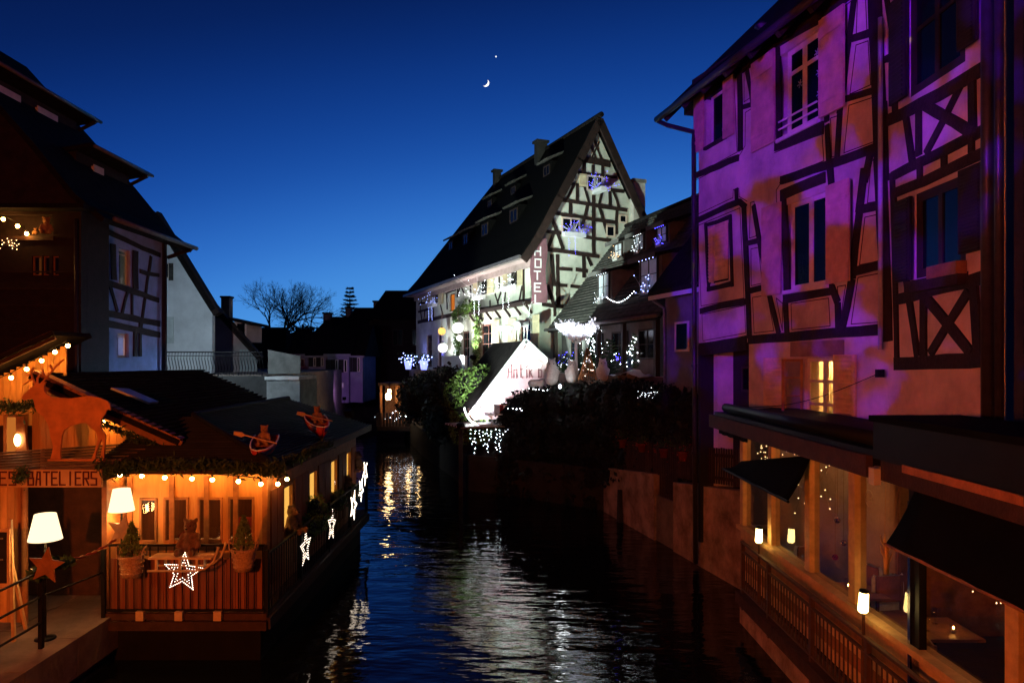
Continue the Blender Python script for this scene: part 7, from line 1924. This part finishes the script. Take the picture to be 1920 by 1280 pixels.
def baretree(lbl, p, h, spread, seed, depth=6):
    t = thing('bare_tree', lbl, 'tree', tuple(p), 0, 'bare winter trees on the skyline'); rr = random.Random(seed); paths, tw = [], []
    def grow(p, d, L, r, k):
        n = 3 if k > 1 else 2; pts = [(p, r)]
        for i in range(n):
            d = (d + Vector((rr.gauss(0, .12), rr.gauss(0, .12), rr.gauss(0, .08) + .03))).normalized(); p = p + d * L / n; pts.append((p, r * (1 - .35 * (i + 1) / n)))
        (paths if k > 2 else tw).append(pts)
        if k == 0: return
        for j in range(3 if k > 1 else 4):
            a = d.orthogonal().normalized(); a = Matrix.Rotation(rr.uniform(0, 2 * PI), 3, d) @ a
            grow(pts[-1 if j < 2 else 2][0], (d + a * rr.uniform(.35, .8) * spread).normalized(), L * rr.uniform(.62, .82), r * .58, k - 1)
    p = Vector(p); grow(p, Vector((0, 0, 1)), h * .30, h * .022, depth)
    add('trunk', tube_mesh(paths, 5), M_['bark'], t); add('crown', tube_mesh(tw, 3), M_['bark'], t)
baretree('tall round-crowned bare tree on the skyline left of the canal', at(508, 668, 85) - Vector((0, 0, 1.5)), 12.5, .9, 3, 7)
baretree('second stem of bare tree leaning right beside the tall one', at(522, 668, 86) - Vector((0, 0, 1.5)), 12.0, .6, 8, 6)
baretree('smaller bare tree behind the dark chimneys', at(596, 655, 90) - Vector((0, 0, 1.5)), 9.5, .9, 5, 5)
bush('skyline_bush', 'dark rounded bush below the bare trees on the skyline', 'bush', [(tuple(at(556, 640, 80)), (1.6, 1.4, 1.6)), (tuple(at(575, 635, 80)), (1.5, 1.4, 1.5)), (tuple(at(530, 655, 80)), (2, 1.5, 1.6))], 2600, M_['leaf_dark'], .35, 21)
firtree('dark conifer rising above the skyline roofs', at(656, 600, 78) - Vector((0, 0, 1.5)), 5.2, 1.5, 16, None, 9, None)

# far lantern terrace on the right bank, beyond the bushes
lt = thing('lantern_terrace', 'dim waterside terrace canopy with orange lanterns at the canal bend', 'canopy', (-7.0, 43, 2.2))
fr = front(43.0)
a = fr.uv(712, 722); b = fr.uv(800, 722)
box('canopy_roof', lt, M_['wood_dark'], fr, a[0], b[0], -.6, 2.5, a[1], a[1] + .15)
for px in (716, 745, 770, 796): q = fr.uv(px, 770); box('post', lt, M_['wood'], fr, q[0] - .06, q[0] + .06, -.3, -.18, 1.0, a[1])
box('back_wall', lt, M_['wood'], fr, a[0], b[0], 1.8, 1.9, .8, a[1]); box('deck', lt, M_['wood_dark'], fr, a[0], b[0] + .5, -.8, 2.5, .7, .95)
for k in range(16): q = a[0] + (b[0] - a[0]) * k / 15; box('rail_board', lt, M_['wood_dark'], fr, q - .07, q + .07, -.75, -.70, .95, 1.75)
ll = ['upper orange lantern at the left end of the far terrace canopy', 'large orange lantern at the left end of the far terrace canopy', 'orange lantern in the middle of the far terrace canopy', 'orange lantern at the right end of the far terrace canopy', 'lone orange lantern in the bushes before the far terrace']
for i, (px, py, d, r) in enumerate(((730, 733, 42, .12), (728, 743, 42.2, .2), (766, 751, 42, .16), (787, 752, 41.6, .16), (851, 756, 34, .14))):
    p = at(px, py, d); t = thing('lantern', ll[i], 'lantern', tuple(p), 0, 'orange lanterns at the canal bend')
    lathe('glass', t, E_['warm2'], [(r * .5, -r), (r * .8, -r * .6), (r * .8, r * .6), (r * .4, r)], 8, T(*p)); lathe('cap', t, M_['metal_black'], [(r * .9, r), (r * .1, r * 1.6)], 8, T(*p))
    rod('hanger', t, M_['metal_black'], p + Vector((0, 0, r * 1.5)), p + Vector((0, 0, r * 1.5 + .35)), .015, 4)
cluster('white sparkling lights along the water below the far lanterns', at(762, 775, 41.5), (.35, .1, .22), 40, 'cool', 13, .035)
cluster('single white light low on the water beyond the dark bush', at(806, 792, 38.5), (.03, .05, .12), 6, 'cool', 14, .04)
cluster('faint white lights on the railing of the far terrace', at(790, 785, 40), (.8, .1, .12), 24, 'cool_dim', 15, .025)

# ------------------------------------------------------------------ light for the left-hand gables: a cool lamp on the terrace, and the hotel's main floodlight
tl_ = thing('wall_lamp', 'cool white lamp on the terrace side of the slate house, hidden behind its corner', 'lamp', (-11.9, 24.2, 6.5))
box('bracket', tl_, M_['metal_black'], I4, -11.93, -11.87, 22.75, 24.2, 6.56, 6.6); lathe('lamp_head', tl_, M_['metal_black'], [(.12, 0), (.04, .1)], 10, T(-11.9, 24.2, 6.46))
lamp('lamp_light', 'SPOT', (-11.9, 24.2, 6.42), (.66, .85, 1.0), 1350, tl_, .08, (-12.9, 32, 4.6), 140, .5)
tp_ = thing('slate_house_fill_lamp', 'small cool lamp on a post, added by the stone pier to brighten the slate house', 'lamp', (-7.9, 25.8, .6))  # added lamp that brightens the dull slate house front
rod('post', tp_, M_['metal_black'], (-7.9, 25.8, .6), (-7.9, 25.8, 3.0), .03); lathe('shade', tp_, M_['metal_black'], [(.10, 0), (.03, .1)], 10, T(-7.9, 25.8, 3.05))
lamp('lamp_light', 'SPOT', (-7.9, 25.8, 3.02), (.40, .62, 1.0), 1500, tp_, .06, (-11, 21.6, 6.4), 80, .7)
flood('main floodlight on the far corner of the restaurant deck, aimed at the hotel', (-4.3, 19.2, 3.4), (2.6, 31.4, 10.2), (.77, 1.0, .87), 13000, 44, .35)
flood('violet uplight at the water before the far lilac houses', (-11.0, 47.0, 2.4), (-12.6, 53, 4.4), (.55, .3, 1.0), 160, 110, .6)

# ------------------------------------------------------------------ the sky: crescent moon and evening star
mo = thing('moon', 'thin crescent moon in the deep blue evening sky', 'moon', tuple(at(912, 156, 3500)))
FM = front(3500); c = FM.uv(910.5, 155.5); k = 3500 / F; R = 6.6 * k; pl = []
for i in range(25):
    a = -PI / 2 + PI * i / 24; pl.append((R * math.cos(a), R * math.sin(a)))
for i in range(25):
    a = PI / 2 - PI * i / 24
    if 0 < i < 24: pl.append((.5 * R * math.cos(a), R * math.sin(a)))
pl = [(c[0] + x * math.cos(-.6) - y * math.sin(-.6), c[1] + x * math.sin(-.6) + y * math.cos(-.6)) for x, y in pl]
prism('crescent', mo, emis('moonlight', (1, .97, .90), 1.6), FM, pl, 0, 6)
ve = thing('evening_star', 'single bright evening star above the crescent moon', 'star', tuple(at(930, 106.5, 3500)))
ball('disc', ve, emis('starlight', (.9, .95, 1), 1.3), at(930, 106.5, 3500), 1.5 * k, 2)
